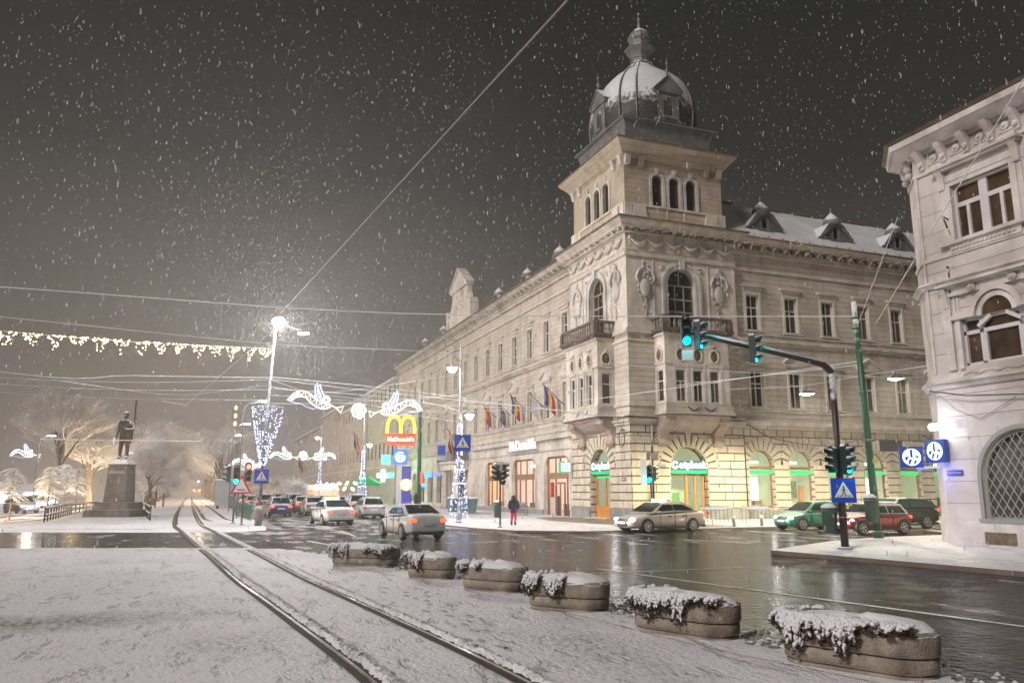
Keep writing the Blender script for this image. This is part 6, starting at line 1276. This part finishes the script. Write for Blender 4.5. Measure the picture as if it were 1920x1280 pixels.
fig=[(0,0,6.35,.34),(0,0,6.85,.36),(0,.0,7.35,.38),(0,-.02,7.62,.22),(0,-.03,7.82,.12),(0,-.06,8.06,.21),(0,-.05,8.28,.15),
 (-.46,0,7.40,.17),(-.60,.02,6.85,.14),(-.66,-.10,6.35,.12),(-.68,-.16,6.12,.08),
 (.46,0,7.40,.17),(.66,-.02,6.92,.14),(.40,-.38,6.86,.11),(.12,-.44,6.98,.08),
 (-.22,0,6.0,.22),(-.28,-.02,5.3,.15),(-.30,0,4.72,.13),(-.30,-.20,4.60,.10),
 (.22,0,6.0,.22),(.28,.02,5.3,.15),(.28,.04,4.72,.13),(.30,-.16,4.60,.10)]
skin('figure',fig,[(0,1),(1,2),(2,3),(3,4),(4,5),(5,6),(2,7),(7,8),(8,9),(9,10),(2,11),(11,12),(12,13),(13,14),(0,15),(15,16),(16,17),(17,18),(0,19),(19,20),(20,21),(21,22)],br,ST)
b=B(); b.grid(8,10,lambda u,v:((u-.5)*(.90-.10*v),.24+.06*math.sin(u*22)+.05*v,7.5-1.7*v),True); b.grid(8,4,lambda u,v:((u-.5)*1.0*(1-.1*v),.22-.5*v+.25*v*v,7.5+.12*math.sin(PI*v)),True); b.prism([(-.50,7.30),(.50,7.30),(.34,7.62),(-.34,7.62)],-.34,.2); b.obj('cloak',br,ST)
b=B(); b.tube([(.52,.12,6.1),(.62,.14,7.7),(.62,.14,8.55)],.05,6); b.box(.44,.80,.10,.18,7.78,7.86); b.box(.56,.68,.09,.19,7.86,9.35); b.obj('raised_staff',br,ST)
b=B(); b.cbox((-.68,-.22,6.0),(.14,.30,.55)); b.obj('snowy_scroll',M['snow'],ST)
b=B(); b.ball((0,-.06,8.20),.235,10,(1,1,.9)); b.ball((0,-.20,8.02),.09,8,(1,.8,1.4)); b.obj('hair_and_beard',br,ST).name='hair'
# ================= TREES =================
bark=mat('wet_bark',(.07,.048,.035),rough=.9,var=.4,vs=4,bump=.03,snow=.9,snowth=.42); twig=mat('snowy_twigs',(.30,.26,.23),rough=.9,snow=1.,snowth=.12); rime=mat('snow_laden_twigs',(.62,.60,.60),rough=.85,snow=1.,snowth=.05)
def tree_proto(name,H,spread,trunk_r,seed,levels=4,split=4,m=twig,up=.75,tw=.02,trunkh=.28,droop=0.,kmul=1.):
    rr=random.Random(seed); e=empty(name,(0,0,0)); tb=B(); cb=B()
    def rec(p,d,L,r,lv):
        n=3 if lv<levels else 2; pts=[p]; q=p; dd=d
        for i in range(n):
            dd=(dd+Vector((rr.uniform(-.22,.22),rr.uniform(-.22,.22),rr.uniform(-.1,.12)-droop*lv*.12))).normalized(); q=q+dd*(L/n); pts.append(q)
        (tb if lv<=1 else cb).tube(pts,r,6 if lv<2 else (4 if lv<3 else 3),False,r1=r*.5 if lv<levels else r*.6)
        if lv>=levels: return
        for k in range(split+(1 if lv==levels-1 else 0)):
            t=rr.uniform(.35,1.0); idx=min(n-1,int(t*n)); s=pts[idx].lerp(pts[idx+1],t*n-idx); az=rr.uniform(0,2*PI); el=rr.uniform(.1,.9)*up
            side=Vector((math.cos(az),math.sin(az),el)).normalized(); nd=(dd*.45+side*.75).normalized()
            rec(s,nd,L*rr.uniform(.55,.78),max(tw,r*.5),lv+1)
    th=H*trunkh; tb.tube([(0,0,-.1),(0,0,th*.5),(rr.uniform(-.1,.1),0,th)],trunk_r,10,False,r1=trunk_r*.75)
    base=Vector((0,0,th))
    for k in range(split+1):
        az=2*PI*k/(split+1)+rr.uniform(-.4,.4); s=spread*rr.uniform(.35,.65)
        rec(base+Vector((0,0,rr.uniform(-.1,.15)*th)),Vector((math.cos(az)*s,math.sin(az)*s,1)).normalized(),(H-th)*rr.uniform(.42,.58),trunk_r*.55,1)
    rec(base,Vector((.05,.02,1)),(H-th)*.6,trunk_r*.6,1)
    t=tb.obj('trunk',bark,e); c=cb.obj('crown',m,e); return e
def small_proto(seed,H=4.6):
    rr=random.Random(seed); e=empty('small_tree',(0,0,0)); b=B(); b.tube([(0,0,0),(0,0,H)],.07,6,False,r1=.03); b.obj('trunk',bark,e); c=B()
    for i in range(95):
        z=H*rr.uniform(.34,1.0)**.8; az=rr.uniform(0,2*PI); L=rr.uniform(.5,1.6)*(1.15-.35*(z/H)); d=Vector((math.cos(az),math.sin(az),rr.uniform(-.1,.25))); pts=[Vector((0,0,z))]
        for k in range(4): d=(d+Vector((rr.uniform(-.2,.2),rr.uniform(-.2,.2),-.16))).normalized(); pts.append(pts[-1]+d*L/4)
        c.tube(pts,[.03,.055,.06,.05,.02],4,False)
        for k in (2,3,4):
            dd=(d+Vector((rr.uniform(-.7,.7),rr.uniform(-.7,.7),rr.uniform(-.5,.1)))).normalized(); c.tube([pts[k],pts[k]+dd*.35],.035,3,False,r1=.015)
    c.obj('crown',rime,e); return e
def round_proto(seed,H=4.2,R=1.9,n=420):
    rr=random.Random(seed); e=empty('round_tree',(0,0,0)); b=B(); b.tube([(0,0,0),(0,0,H-R)],.10,6,False); b.obj('trunk',bark,e); c=B(); o=Vector((0,0,H-R*.9))
    for i in range(n):
        d=Vector((rr.gauss(0,1),rr.gauss(0,1),rr.gauss(0,.75))); d.normalize(); r=R*rr.uniform(.35,1); p=o+Vector((d.x*r,d.y*r,d.z*r*.75)); q=p+(d+Vector((rr.uniform(-.6,.6),rr.uniform(-.6,.6),rr.uniform(-.3,.5)))).normalized()*rr.uniform(.25,.6); c.tube([o.lerp(p,.55),p,q],[.03,.03,.012],3,False)
    c.obj('crown',rime,e); return e
T1=tree_proto('bare_tree',15.2,.62,.40,21,levels=5,split=5,m=mat('frosted_bare_twigs',(.50,.46,.43),rough=.9,snow=.9,snowth=.2),up=.9,tw=.024,trunkh=.34); T1.location=(-44.6,78.6,0); tag(T1,label='big bare snow-dusted tree with a thick trunk at the left of the park',cat='tree',group='park trees')
T2=tree_proto('bare_tree',11.5,1.0,.42,31,levels=5,split=5,m=rime,up=.5,tw=.03,trunkh=.33); T2.location=(-41.5,85,0); tag(T2,label='warm-lit snowy tree glowing orange between the big tree and the statue',cat='tree',group='park trees')
for x,y,h,l in ((-31.8,56,.62,'dark snowy tree just right of the pedestal with an arching low branch'),(-32.6,78,.85,'grey snowy tree behind the pedestal on its right side'),(-38.5,95,1.0,'faint snowy tree left of the pedestal in the mist')):
    tag(copy(T2,loc=(x,y,0),rz=x*3,scale=h),label=l)
SP1=small_proto(5); SP1.location=(-38.6,19.5,0); SP1.scale=(.78,)*3; tag(SP1,label='small stake-like tree with warm-lit snowy branches at the far left edge',cat='tree',group='small lit park trees')
for x,y,s,l in ((-37.6,27.6,.85,'small warm-lit snowy tree second from the left edge'),(-37.9,33,.62,'thin small lit tree third from the left, beside the big trunk'),(-38.8,52,.95,'small warm-lit snowy tree just right of the big trunk'),(-41,60,1.1,'small pale lit tree behind the railings')):
    tag(copy(SP1,loc=(x,y,0),rz=x+y,scale=s),label=l)
for x,y,e_ in ((-39.5,20,420),(-38.4,26.5,420),(-39,51,500),(-42.5,82,3800),(-39.5,86,1500)): point((x,y-1.5,.6),e_,(1,.74,.42),.3,'uplight')
RP=round_proto(8); RP.location=(-31.5,63,0); RP.scale=(1.25,)*3; tag(RP,label='mushroom-shaped snowy tree right of the pedestal, left one of the close pair',cat='tree',group='round snowy trees'); tag(copy(RP,loc=(-30.7,66,0),rz=1,scale=1.2),label='mushroom-shaped snowy tree right of the pedestal, right one of the close pair')
names=['first','second','third','fourth','fifth','sixth','seventh','eighth','ninth','tenth','eleventh','twelfth']
for i in range(10): tag(copy(RP,loc=(-13.6-.25*i+.4*(i%2),72+8.5*i,0),rz=i*1.3,scale=(.95+.1*(i%3))),label=f'{names[i]} small round snowy tree along the parked cars, counted from the pharmacy',group='round trees along the avenue')
for i in range(11): 
    tag(copy(T2,loc=(-33.6-.35*i-1.2*(i%2),92+17*i,0),rz=i*2.1,scale=(1.05+.12*(i%3))),label=f'{names[i]} misty snowy tree on the left of the tracks, counted from the statue',group='trees left of the tram tracks')
    tag(copy(T2,loc=(-23.6-.25*i+1.0*(i%2),86+17*i,0),rz=i*1.7+1,scale=(.95+.12*(i%2))),label=f'{names[i]} snowy tree right of the tracks, counted from the grey cabinet',group='trees right of the tram tracks')
for x,y in ((-24.5,92),(-24.5,112),(-25,140)): point((x-1.5,y-2,.8),2600,(1,.76,.52),.4,'uplight')
T3=tree_proto('slender_tree',8.6,.25,.16,44,levels=4,split=3,m=twig,up=1.2,tw=.03,trunkh=.5); T3.location=(-24.3,58,0); tag(T3,label='slender dark tree with lopped branches behind the green traffic light',cat='tree')
# hedge and cabinets right of the tracks
e=empty('cabinet',(-23.6,52,0),R_(-14),label='big grey advertising cabinet with snow on top right of the tram tracks',cat='cabinet'); B().box(-1.1,1.1,-.3,.3,.35,3.2).obj('panel',mat('grey_cabinet',(.30,.32,.34),rough=.5,var=.1),e); B().box(-1.2,1.2,-.35,.35,3.2,3.38).obj('snow_cap',M['snow'],e); B().box(-.9,-.7,-.1,.1,0,.35).obj('leg',M['iron'],e); B().box(.7,.9,-.1,.1,0,.35).obj('leg',M['iron'],e)
e=empty('green_fence',(0,0,0),label='short green lattice fence beside the blue hatchback',cat='fence'); b=B()
for i in range(26): b.box(-22.9-.02*i,-22.86-.02*i,12+.62*i,12.05+.62*i,0,1.15)
b.box(-23.5,-22.8,12,12.05,1.05,1.12); b.obj('lattice',mat('green_fence_paint',(.05,.16,.11),rough=.6,var=.3),e); b=B(); 
for z in (.15,1.12): b.tube([(-22.88,12,z),(-23.4,28,z)],.05,5)
b.obj('rail',mat('green_fence_paint',(.05,.16,.11)),e)
def fence(pts,label,H=1.0,n=10):
    e=empty('railing_fence',(0,0,0),label=label,cat='fence',group='snowy railings by the tram tracks'); L_=0
    for (a,c) in zip(pts,pts[1:]):
        a,c=Vector((*a,0)),Vector((*c,0))
        for i in range(n+1): 
            p=a.lerp(c,i/n); B().box(p.x-.045,p.x+.045,p.y-.045,p.y+.045,0,H).obj('post',M['iron'],e)
        r=B()
        for z in (H*.42,H*.88): r.tube([a+Vector((0,0,z)),c+Vector((0,0,z))],.055,5)
        r.obj('rail',M['iron'],e)
        r=B()
        for z in (H*.42,H*.88): r.tube([a+Vector((0,0,z+.07)),c+Vector((0,0,z+.07))],.05,5)
        r.obj('snow_line',M['snow'],e)
fence([(-35.6,14.2),(-36.6,33)],'snowy iron railing with close posts left of the monument',1.0,11); fence([(-36.6,33),(-37.5,60)],'long low railing running away behind the monument on the left',.9,8); fence([(-29.35,15.0),(-30.4,27)],'short snowy railing between the monument and the tram tracks',1.0,6); fence([(-30.4,27),(-33.8,30.5)],'railing piece behind the right edge of the monument steps',.95,3)
# dark ruts left of the statue (second pair of tram tracks)
for k,(x0,l) in enumerate(((-36.9,'dark rail rut running past the railing at the far left'),(-38.4,'second dark rail rut behind the railing at the far left'),(-40.6,'farthest dark rail rut at the far left'))):
    b=B(); ribbon(b,smooth_path([(x0-22,-.5+k*2.5),(x0-12,3+k*2.6),(x0-4,7+k*3),(x0,16+k*3),(x0+.2,30),(x0-.6,60),(x0-1.4,120)],6),(-.16,.16),(.014,.014)); b.obj('tram_rail',groovem,label=l,cat='tram rail',group='rails of the left-hand track')
b=B(); ribbon(b,[(-34.5,3.5),(-30.5,2.0),(-28.5,1.0)],(-.10,.10),(.013,.013)); b.obj('road_markings',groovem,kind='structure')
# ================= FAR BUILDINGS =================
def block(x0,x1,y0,y1,H,label,m,F='L',nw=8,floors=3,mansard=0):
    e=empty('town_house',(0,0,0),label=label,cat='building',group='houses along the avenue'); b=B(); b.box(x0,x1,y0,y1,0,H); b.obj('wall',m,e); b=B()
    if F=='L': b.box(x0-.6,x0+.3,y0,y1,H,H+.35); b.add([(x0-.4,y0,H+.35),(x0-.4,y1,H+.35),(x0+6,y1,H+.35+3.2),(x0+6,y0,H+.35+3.2),(x1,y0,H+.35),(x1,y1,H+.35)],[[0,1,2,3],[3,2,5,4]]); b.quad((x0-.4,y0,H+.35),(x0+6,y0,H+3.55),(x1,y0,H+.35),(x1,y0,H)) 
    else: b.box(x1-.3,x1+.6,y0,y1,H,H+.35); b.add([(x1+.4,y0,H+.35),(x1+.4,y1,H+.35),(x1-6,y1,H+3.5),(x1-6,y0,H+3.5),(x0,y0,H+.35),(x0,y1,H+.35)],[[0,1,2,3],[3,2,5,4]])
    b.obj('roof',M['roofsnow'],e); b=B(); xx=x0-.12 if F=='L' else x1+.12
    b.box(min(xx,xx+.3),max(xx,xx+.1),y0,y1,5.6,5.9); b.box(min(xx,xx+.2),max(xx,xx+.1),y0,y1,H-.5,H-.1); b.obj('string_course',M['trim'],e)
    for f in range(floors):
        for i in range(nw):
            y=y0+(y1-y0)*(i+.5)/nw; z=7.2+f*(H-8)/max(1,floors-1)*.85 if f or floors>1 else 7.2
            if True:
                XW=x0 if F=='L' else x1; q=B(Matrix.Translation((XW,y,z))@Matrix.Rotation(0 if F=='L' else PI,4,'Z')); q.box(-.05,.02,-.6,.6,0,2.3); w=q.obj('window',M['glass'],e); q=B(Matrix.Translation((XW,y,z))@Matrix.Rotation(0 if F=='L' else PI,4,'Z')); q.box(-.10,.02,-.8,-.6,-.1,2.5); q.box(-.10,.02,.6,.8,-.1,2.5); q.box(-.2,.02,-.9,.9,2.5,2.65); q.obj('surround',M['trim'],w)
    return e
fa=facade('weathered_cream',(.44,.41,.35)); fb_=facade('weathered_green_cream',(.42,.44,.34)); fc=facade('weathered_pink',(.45,.38,.34))
block(.2,14,70,92,18.6,'first weathered cream house beyond the long palace facade',fb_,'L',7,2); block(.0,14,92,118,17.4,'second house along the avenue beyond the palace, slightly lower',fa,'L',8,2); block(.1,14,118,150,19.2,'third house along the avenue fading into the snowfall',fc,'L',9,2); block(-.2,14,150,210,17,'farthest long house on the right side of the avenue',fa,'L',12,2)
block(-92,-78,60,110,14,'low dim house across the park at the far left',fc,'R',11,2); block(-96,-80,110,200,17,'long misty house behind the park trees at the left',fa,'R',16,2)
e=empty('lit_kiosk',(-53,75,0),R_(20),label='row of blue-white lit market stalls behind the big tree',cat='kiosk'); B().box(-9,9,-1,1,.4,1.9).obj('lit_front',emis('blue_white_stall',(.55,.68,1),1.1),e); B().box(-9.3,9.3,-1.3,1.3,1.9,2.9).obj('stall_roof',M['snow'],e)
e=empty('church_tower',(-19.5,220,0),label='distant church tower with golden lit gallery and spire above the avenue',cat='church'); b=B(); b.box(-3.2,3.2,-3.2,3.2,0,15); b.taper((0,0,15),(6.4,6.4),(3.6,3.6),4.5); b.taper((0,0,19.5),(3.2,3.2),(.4,.4),8); b.obj('tower',fa,e)
b=B(); b.box(-3.6,3.6,-3.6,3.6,14.2,14.8); b.box(-3.6,3.6,-3.6,3.6,17.9,18.2)
for j in range(7): b.box(-3.4+j*1.05,-3.0+j*1.05,-3.65,-3.4,14.8,17.9)
b.obj('lit_gallery',emis('golden_gallery',(1,.80,.45),.9),e); b=B(); 
for z in (23,25.5,28): b.ball((1.6,-1.2,z),.55,6,(1,1,1.6))
b.obj('lit_spire',emis('golden_gallery',(1,.80,.45),.9),e)
for i,(x,y,z,c) in enumerate(((-28.8,250,2.2,'red'),(-27.2,262,2.2,'red'),(-25,240,2.4,'green'),(-23.8,255,2.2,'red'),(-27.8,270,5.5,'violet'),(-21.8,240,2.2,'red'))):
    e=empty('distant_lamp',(x,y,z),label=f'{names[i]} tiny coloured light at the vanishing point of the tracks, glowing {c}',cat='light'); B().ball((0,0,0),.42,6).obj('bulb',emis('far_'+c,dict(red=(1,.08,.02),green=(.1,1,.6),violet=(.5,.35,1))[c],9),e)
# ================= OVERHEAD WIRES =================
wm=mat('snowy_wire',(.85,.85,.86),rough=.7); wd=mat('dark_cable',(.05,.04,.035),rough=.7,snow=.6,snowth=.5)
def wire(pts,label,r=.018,sag=.0,m=None,name='overhead_wire',cat='wire',group='overhead tram and light wires'):
    P=[Vector(p) for p in pts]; Q=[]
    if len(P)==2:
        for i in range(13): t=i/12; q=P[0].lerp(P[1],t); q.z-=sag*4*t*(1-t); Q.append(q)
    else: Q=[Vector(p) for p in smooth_path([tuple(p) for p in P],6)]
    B().tube(Q,r*.95,5,False).obj(name,m or wm,label=label,cat=cat,group=group)
wire([(-21.32,-35.73,9.51),(-22.5,2.1,12.4)],'long wire rising from the dazzling lamp to the top of the picture',.020,m=mat('grey_steel_cable',(.34,.33,.32),rough=.6))
wire([(-22.06,2.1,12.2),(-26.9,-13.18,5.26)],'slanting wire dropping from the dazzling lamp towards the tracks',.012)
wire([(-27.77,-12.85,5.38),(-26.9,-13.18,5.22)],'short snowy rod at the end of the slanting wire',.02)
wire([(-60.12,3.53,12.67),(-35.44,-4.51,11.22),(-18.24,-10.11,10.21),(-.68,-20.5,9.3)],'topmost long wire from the left edge to the green mast',.022)
wire([(-61.94,-3.61,10.97),(-36.07,-1.05,10.48),(-22.84,.26,10.23),(-14.17,-3.11,9.76),(2.9,-7.58,8.93),(16.54,-8.58,9.15)],'second long wire passing in front of both oriel bays',.020)
wire([(-59.13,-14.73,9.32),(-35.9,-3.2,9.42),(-22.6,3.4,10.5)],'wire carrying the warm icicle lights',.018)
for p,l,r in (([(-50.8,-27.03,6.87),(-34.48,-7.02,6.97),(-29.83,-1.32,7.83),(-22.8,3.46,8.72)],'uppermost wire of the bundle left of the cone-lit pole',.022),([(-57.76,-16.2,7.05),(-35.21,-3.52,7.15),(-22.8,3.46,8.59)],'second wire of the bundle left of the cone-lit pole',.014),([(-55.06,-21.84,6.48),(-34.68,-5.88,6.58),(-22.77,3.45,8.0)],'third wire of the bundle left of the cone-lit pole',.014),([(-57.08,-20.4,5.88),(-34.14,-8.23,5.98),(-27.13,-4.51,6.38),(-22.73,3.43,7.36)],'lowest wire of the bundle left of the cone-lit pole',.016),([(-33.65,.16,7.61),(-28.51,19.62,9.25),(-22.93,3.51,8.26)],'drooping wire of the bundle left of the cone-lit pole',.014),
 ([(-22.81,3.46,8.78),(-14.88,1.46,8.07),(-4.01,1.53,7.15),(-.4,1.5,7.0)],'thick top wire from the cone-lit pole to the palace corner',.026),([(-22.8,3.46,8.65),(-15.35,9.15,8.91),(-3.58,2.44,7.32)],'wire just below the thick one towards the palace corner',.018),([(-22.68,3.41,8.07),(-14.4,3.42,7.77),(-10.73,.92,6.72)],'wire from the cone-lit pole down to the lower lantern',.016),([(-22.66,3.41,7.68),(-14.35,14.12,8.76),(-11.52,1.23,7.92)],'wire sagging behind the near angels to the lit lantern post',.016),([(-22.71,3.42,8.59),(-17.43,15.32,9.46),(-7.88,11.62,10.91)],'wire rising rightwards above the near angels',.018),([(-22.63,3.39,7.2),(-15.04,25.12,9.5),(-11.5,1.22,6.25)],'lowest wire behind the near angels',.014),([(-22.68,3.42,8.17),(-14.74,12.13,8.61),(-4.42,10.27,8.23)],'middle wire behind the near angels to the facade',.016),
 ([(-10.72,.92,6.42),(-6.93,6.96,6.48),(.2,18.9,8.05)],'thin curved wire from the lower lantern to the flags',.014),([(-.2,8.21,8.71),(-3.75,-7.15,7.38),(-.5,-20.4,7.4)],'upper of the two wires crossing before the right oriel bay',.018),([(-1.49,-8.02,7.86),(-.5,-20.45,7.25)],'lower of the two wires crossing before the right oriel bay',.016),([(-.62,-20.5,8.8),(-1.5,-23.9,12.5)],'wire between the green mast and the white corner house',.014),([(-8.71,-34.18,11.54),(.0,-21,9.0)],'wire running up past the windows of the corner house',.018),([(6.0,-9.88,7.98),(9.5,-13.0,8.6),(9.9,-22.9,8.4)],'wire holding the two hanging lamps',.014),([(6.0,-9.87,7.95),(7.31,.3,9.0)],'wire from the first hanging lamp to the palace',.012),([(-37.91,23.26,5.87),(-26.54,18.86,5.71)],'thin level rod behind the statue',.03)): wire(p,l,r)
wire([(-.5,8.55,7.96),(-1.5,7.3,6.95),(-1.5,2.1,6.95),(-.35,.6,6.85),(-.35,-.35,6.85),(1.6,-.40,6.85),(2.0,-1.65,6.95),(7.1,-1.65,6.95),(7.3,-.4,6.9),(9.2,-.2,6.6),(11.59,.2,5.74),(14.98,.2,5.32),(17.71,.2,5.34),(21.17,.2,6.3),(22.56,.2,6.82),(24.46,.2,6.88),(26.85,.2,6.03)],'dark cable swagged along the palace above the bank arches',.05,m=wd,name='wall_cable',cat='cable',group='dark wall cables')
# ---- icicle lights ----
e=empty('icicle_lights',(0,0,0),label='string of warm triangular icicle lights hanging across the left sky',cat='string lights'); rr=random.Random(4); pts=[]; A=Vector((-50.5,-11.3,8.9)); C=Vector((-22.7,3.3,10.42)); n=30
for i in range(n):
    for j in range(34):
        t=(i+.12+.80*rr.random())/n; c=abs((t*n-i-.5)/.42); d=rr.random()*max(0,(1-c))*1.0*rr.uniform(.5,1.1)
        p=A.lerp(Vector((-36.6,-4.0,9.30)),t*2) if t<.5 else Vector((-36.6,-4.0,9.30)).lerp(C,t*2-1); pts.append((p.x,p.y,p.z-.04-d-(.15 if i%2 else 0)*0))
bulbs(B(),pts,.026).obj('bulb_curtain',warml,e)['kind']='stuff'
# ---- angels of light ----
warmw=emis('warm_white_tube_lights',(1,.93,.80),1.4); bluew=emis('blue_white_tube_lights',(.40,.50,1),1.8)
def angel(name):
    e=empty(name); b=B(); rr=random.Random(2); top=[(-2.35,-.45),(-2.1,.0),(-1.75,.32),(-1.2,.42),(-.7,.25),(-.2,-.05),(.3,-.22),(.7,-.25),(1.0,-.28)]; bot=[(1.0,-.42),(.7,-.62),(.3,-.68),(-.1,-.60),(-.6,-.35),(-1.0,-.05),(-1.4,.02),(-1.8,-.15),(-2.0,-.4)]
    P=lambda L_:[(x,0,z) for x,z in L_]
    b.tube(P(top),.035,4,False); b.tube(P(bot),.035,4,False)
    for i in range(len(top)-1): b.tube(P([top[i],bot[-1-i],top[i+1]]),.022,3,False)
    b.tube(P([(1.0,-.3),(1.45,-.42),(1.95,-.22),(1.85,-.72),(1.45,-.46)]),.03,4,False)
    b.tube([(.55+.28*math.cos(t),0,.05+.28*math.sin(t)) for t in [2*PI*j/14 for j in range(15)]],.035,4,False); b.tube([(.55+.15*math.cos(t),0,.05+.15*math.sin(t)) for t in [2*PI*j/10 for j in range(11)]],.02,4,False); b.obj('robe_lights',warmw,e)
    w=B()
    for dx,h in ((0,1.25),(.28,1.15)): w.tube([(.1+dx,0,-.2),(-.35+dx*.9,0,.25),(-.5+dx*.8,0,h*.7),(-.42+dx*.8,0,h),(-.2+dx,0,h*.55),(.15+dx,0,.2)],.035,4,False)
    w.tube([(-.45,0,.2),(-.1,0,.4),(-.4,0,.6),(-.1,0,.75),(-.4,0,.9)],.02,3,False)
    for i in range(26): x=-2.2+i*.125; z=-.15-.45*math.sin(i*.14+.2)+.35*max(0,1-abs(x+1.3)); w.ball((x,0,z-.32),.032,4)
    w.tube(P([(-2.38,-.5),(-2.05,-.1),(-1.7,.05),(-1.35,.12)]),.04,4,False); w.tube(P([(-2.2,-.52),(-1.9,-.2),(-1.5,-.08)]),.03,3,False)
    w.obj('wing_lights',bluew,e); return e
AG=angel('angel_light'); AG.location=(-18.25,15.55,8.9); AG.rotation_euler=(0,R_(10),R_(-21)); tag(AG,label='near left angel of white and blue lights blowing a trumpet, high over the avenue',cat='light decoration',group='angel light figures')
def ag(loc,sc,mir,label,ry=0.):
    c=copy(AG,loc=loc,scale=(-sc if mir else sc,sc,sc)); c.rotation_euler=(0,R_(ry),R_(-21)); tag(c,label=label); return c
ag((-12.95,13.55,8.35),.95,True,'near right angel of lights directly above the yellow arches',-4)
ag((-15.7,68.3,6.95),.95,False,'far left angel of lights low between the cars and the pylon'); ag((-11.2,66.6,6.85),.95,True,'far right angel of lights beside the third lantern post')
ag((-21.3,58,5.6),.8,False,'bright angel of lights just right of the red signal'); ag((-19.5,80,5.6),.8,True,'small angel of lights lowest in the avenue behind the cone-lit pole')
ag((-45,58,6.3),.8,False,'angel of lights left of the big tree trunk in the park'); ag((-52,56,6.6),.8,True,'blue-white angel of lights at the far left edge')
for loc,s,l in (((-15.35,14.6,8.05),.45,'round flower of lights between the two near angels'),((-13.4,67.4,6.8),.5,'round flower of lights between the two far angels'),((-48.2,57,6.9),.42,'round white light ball in the park left of the big trunk')):
    e=empty('light_flower',loc,R_(-21),label=l,cat='light decoration',group='round flowers of light'); b=B()
    for k in range(8): t=2*PI*k/8; b.tube([(s*.9*math.cos(t)+s*.38*math.cos(a),0,s*.9*math.sin(t)+s*.38*math.sin(a)) for a in [2*PI*j/10 for j in range(11)]],.03,3,False)
    b.tube([(s*math.cos(a),0,s*math.sin(a)) for a in [2*PI*j/18 for j in range(19)]],.03,3,False); b.ball((0,0,0),s*.35,8); b.obj('petal_lights',warmw,e)
wire([(-22.6,3.4,7.1),(-20.5,14,8.3),(-15.35,14.6,8.6),(-11.2,13.2,8.0),(.2,13,8.6)],'carrier cable of the near angels',.02)
# ================= FALLING SNOW =================
rr=random.Random(99); vs=[];fs=[]
def flakem(name,a):      # thin ice crystals let light through: diffuse and translucent in equal parts
    m=bpy.data.materials.new(name); m.use_nodes=True; t=m.node_tree; t.nodes.clear(); n=t.nodes.new; o=n('ShaderNodeOutputMaterial'); d=n('ShaderNodeBsdfDiffuse'); s=n('ShaderNodeBsdfTranslucent'); x=n('ShaderNodeMixShader'); y=n('ShaderNodeMixShader'); tr=n('ShaderNodeBsdfTransparent')
    d.inputs[0].default_value=(.95,.95,.97,1); s.inputs[0].default_value=(.95,.95,.97,1); x.inputs[0].default_value=.5; y.inputs[0].default_value=a
    t.links.new(d.outputs[0],x.inputs[1]); t.links.new(s.outputs[0],x.inputs[2]); t.links.new(tr.outputs[0],y.inputs[1]); t.links.new(x.outputs[0],y.inputs[2]); t.links.new(y.outputs[0],o.inputs[0]); return m
nb_=B()
def flake(p,r,h):
    if (Vector(p)-Vector((cx,cy,2))).length<17: nb_.ball(p,r,7,(1,1,h/r)); return
    a=rr.uniform(-.22,.22); k=len(vs); x,y,z=p
    vs.extend([(x-r,y,z),(x+r,y,z),(x,y-r,z),(x,y+r,z),(x+a*h,y,z+h),(x-a*h,y,z-h)])
    fs.extend([[k,k+2,k+4],[k+2,k+1,k+4],[k+1,k+3,k+4],[k+3,k,k+4],[k+2,k,k+5],[k+1,k+2,k+5],[k+3,k+1,k+5],[k,k+3,k+5]])
cx,cy=-26.115,-45.666
for n_,d0,d1,r0,r1 in ((26,3.5,6.5,.006,.011),(420,7,16,.007,.015),(1300,14,34,.006,.020),(3800,30,60,.010,.025),(5000,55,100,.02,.045)):
    i=0
    while i<n_:
        d=(d0**3+(d1**3-d0**3)*rr.random())**(1/3); az=R_(rr.uniform(-18,62)); z=rr.uniform(.1,2+d*.68); r=rr.uniform(r0,r1); flake((cx+d*math.sin(az),cy+d*math.cos(az),z),r,r*(rr.uniform(2.6,4.6) if d>9 else rr.uniform(1.6,2.6))); i+=1
for i in range(9000):  # extra flakes packed round the top lamp to imitate its halo of light
    d=Vector((rr.gauss(0,1),rr.gauss(0,1),rr.gauss(0,1))).normalized()*11*rr.random()**.9; flake((-22.3+d.x,3.3+d.y,max(.3,12+d.z)),rr.uniform(.009,.019),rr.uniform(.014,.04))
nb_.obj('near_snowfall',flakem('soft_snowflake',.26),kind='stuff')
B().add(vs,fs,False).obj('falling_snow',flakem('snowflake',.42),kind='stuff')
# ================= HAZE OF FINE SNOW IN THE AIR =================
hm=bpy.data.materials.new('snow_haze'); hm.use_nodes=True; t=hm.node_tree; t.nodes.clear(); o_=t.nodes.new('ShaderNodeOutputMaterial'); v=t.nodes.new('ShaderNodeVolumePrincipled'); v.inputs['Color'].default_value=(.90,.85,.82,1); v.inputs['Density'].default_value=.0019; v.inputs['Anisotropy'].default_value=.74; t.links.new(v.outputs[0],o_.inputs['Volume'])
B().box(-100,62,-60,290,-1,46).obj('haze',hm,kind='stuff')
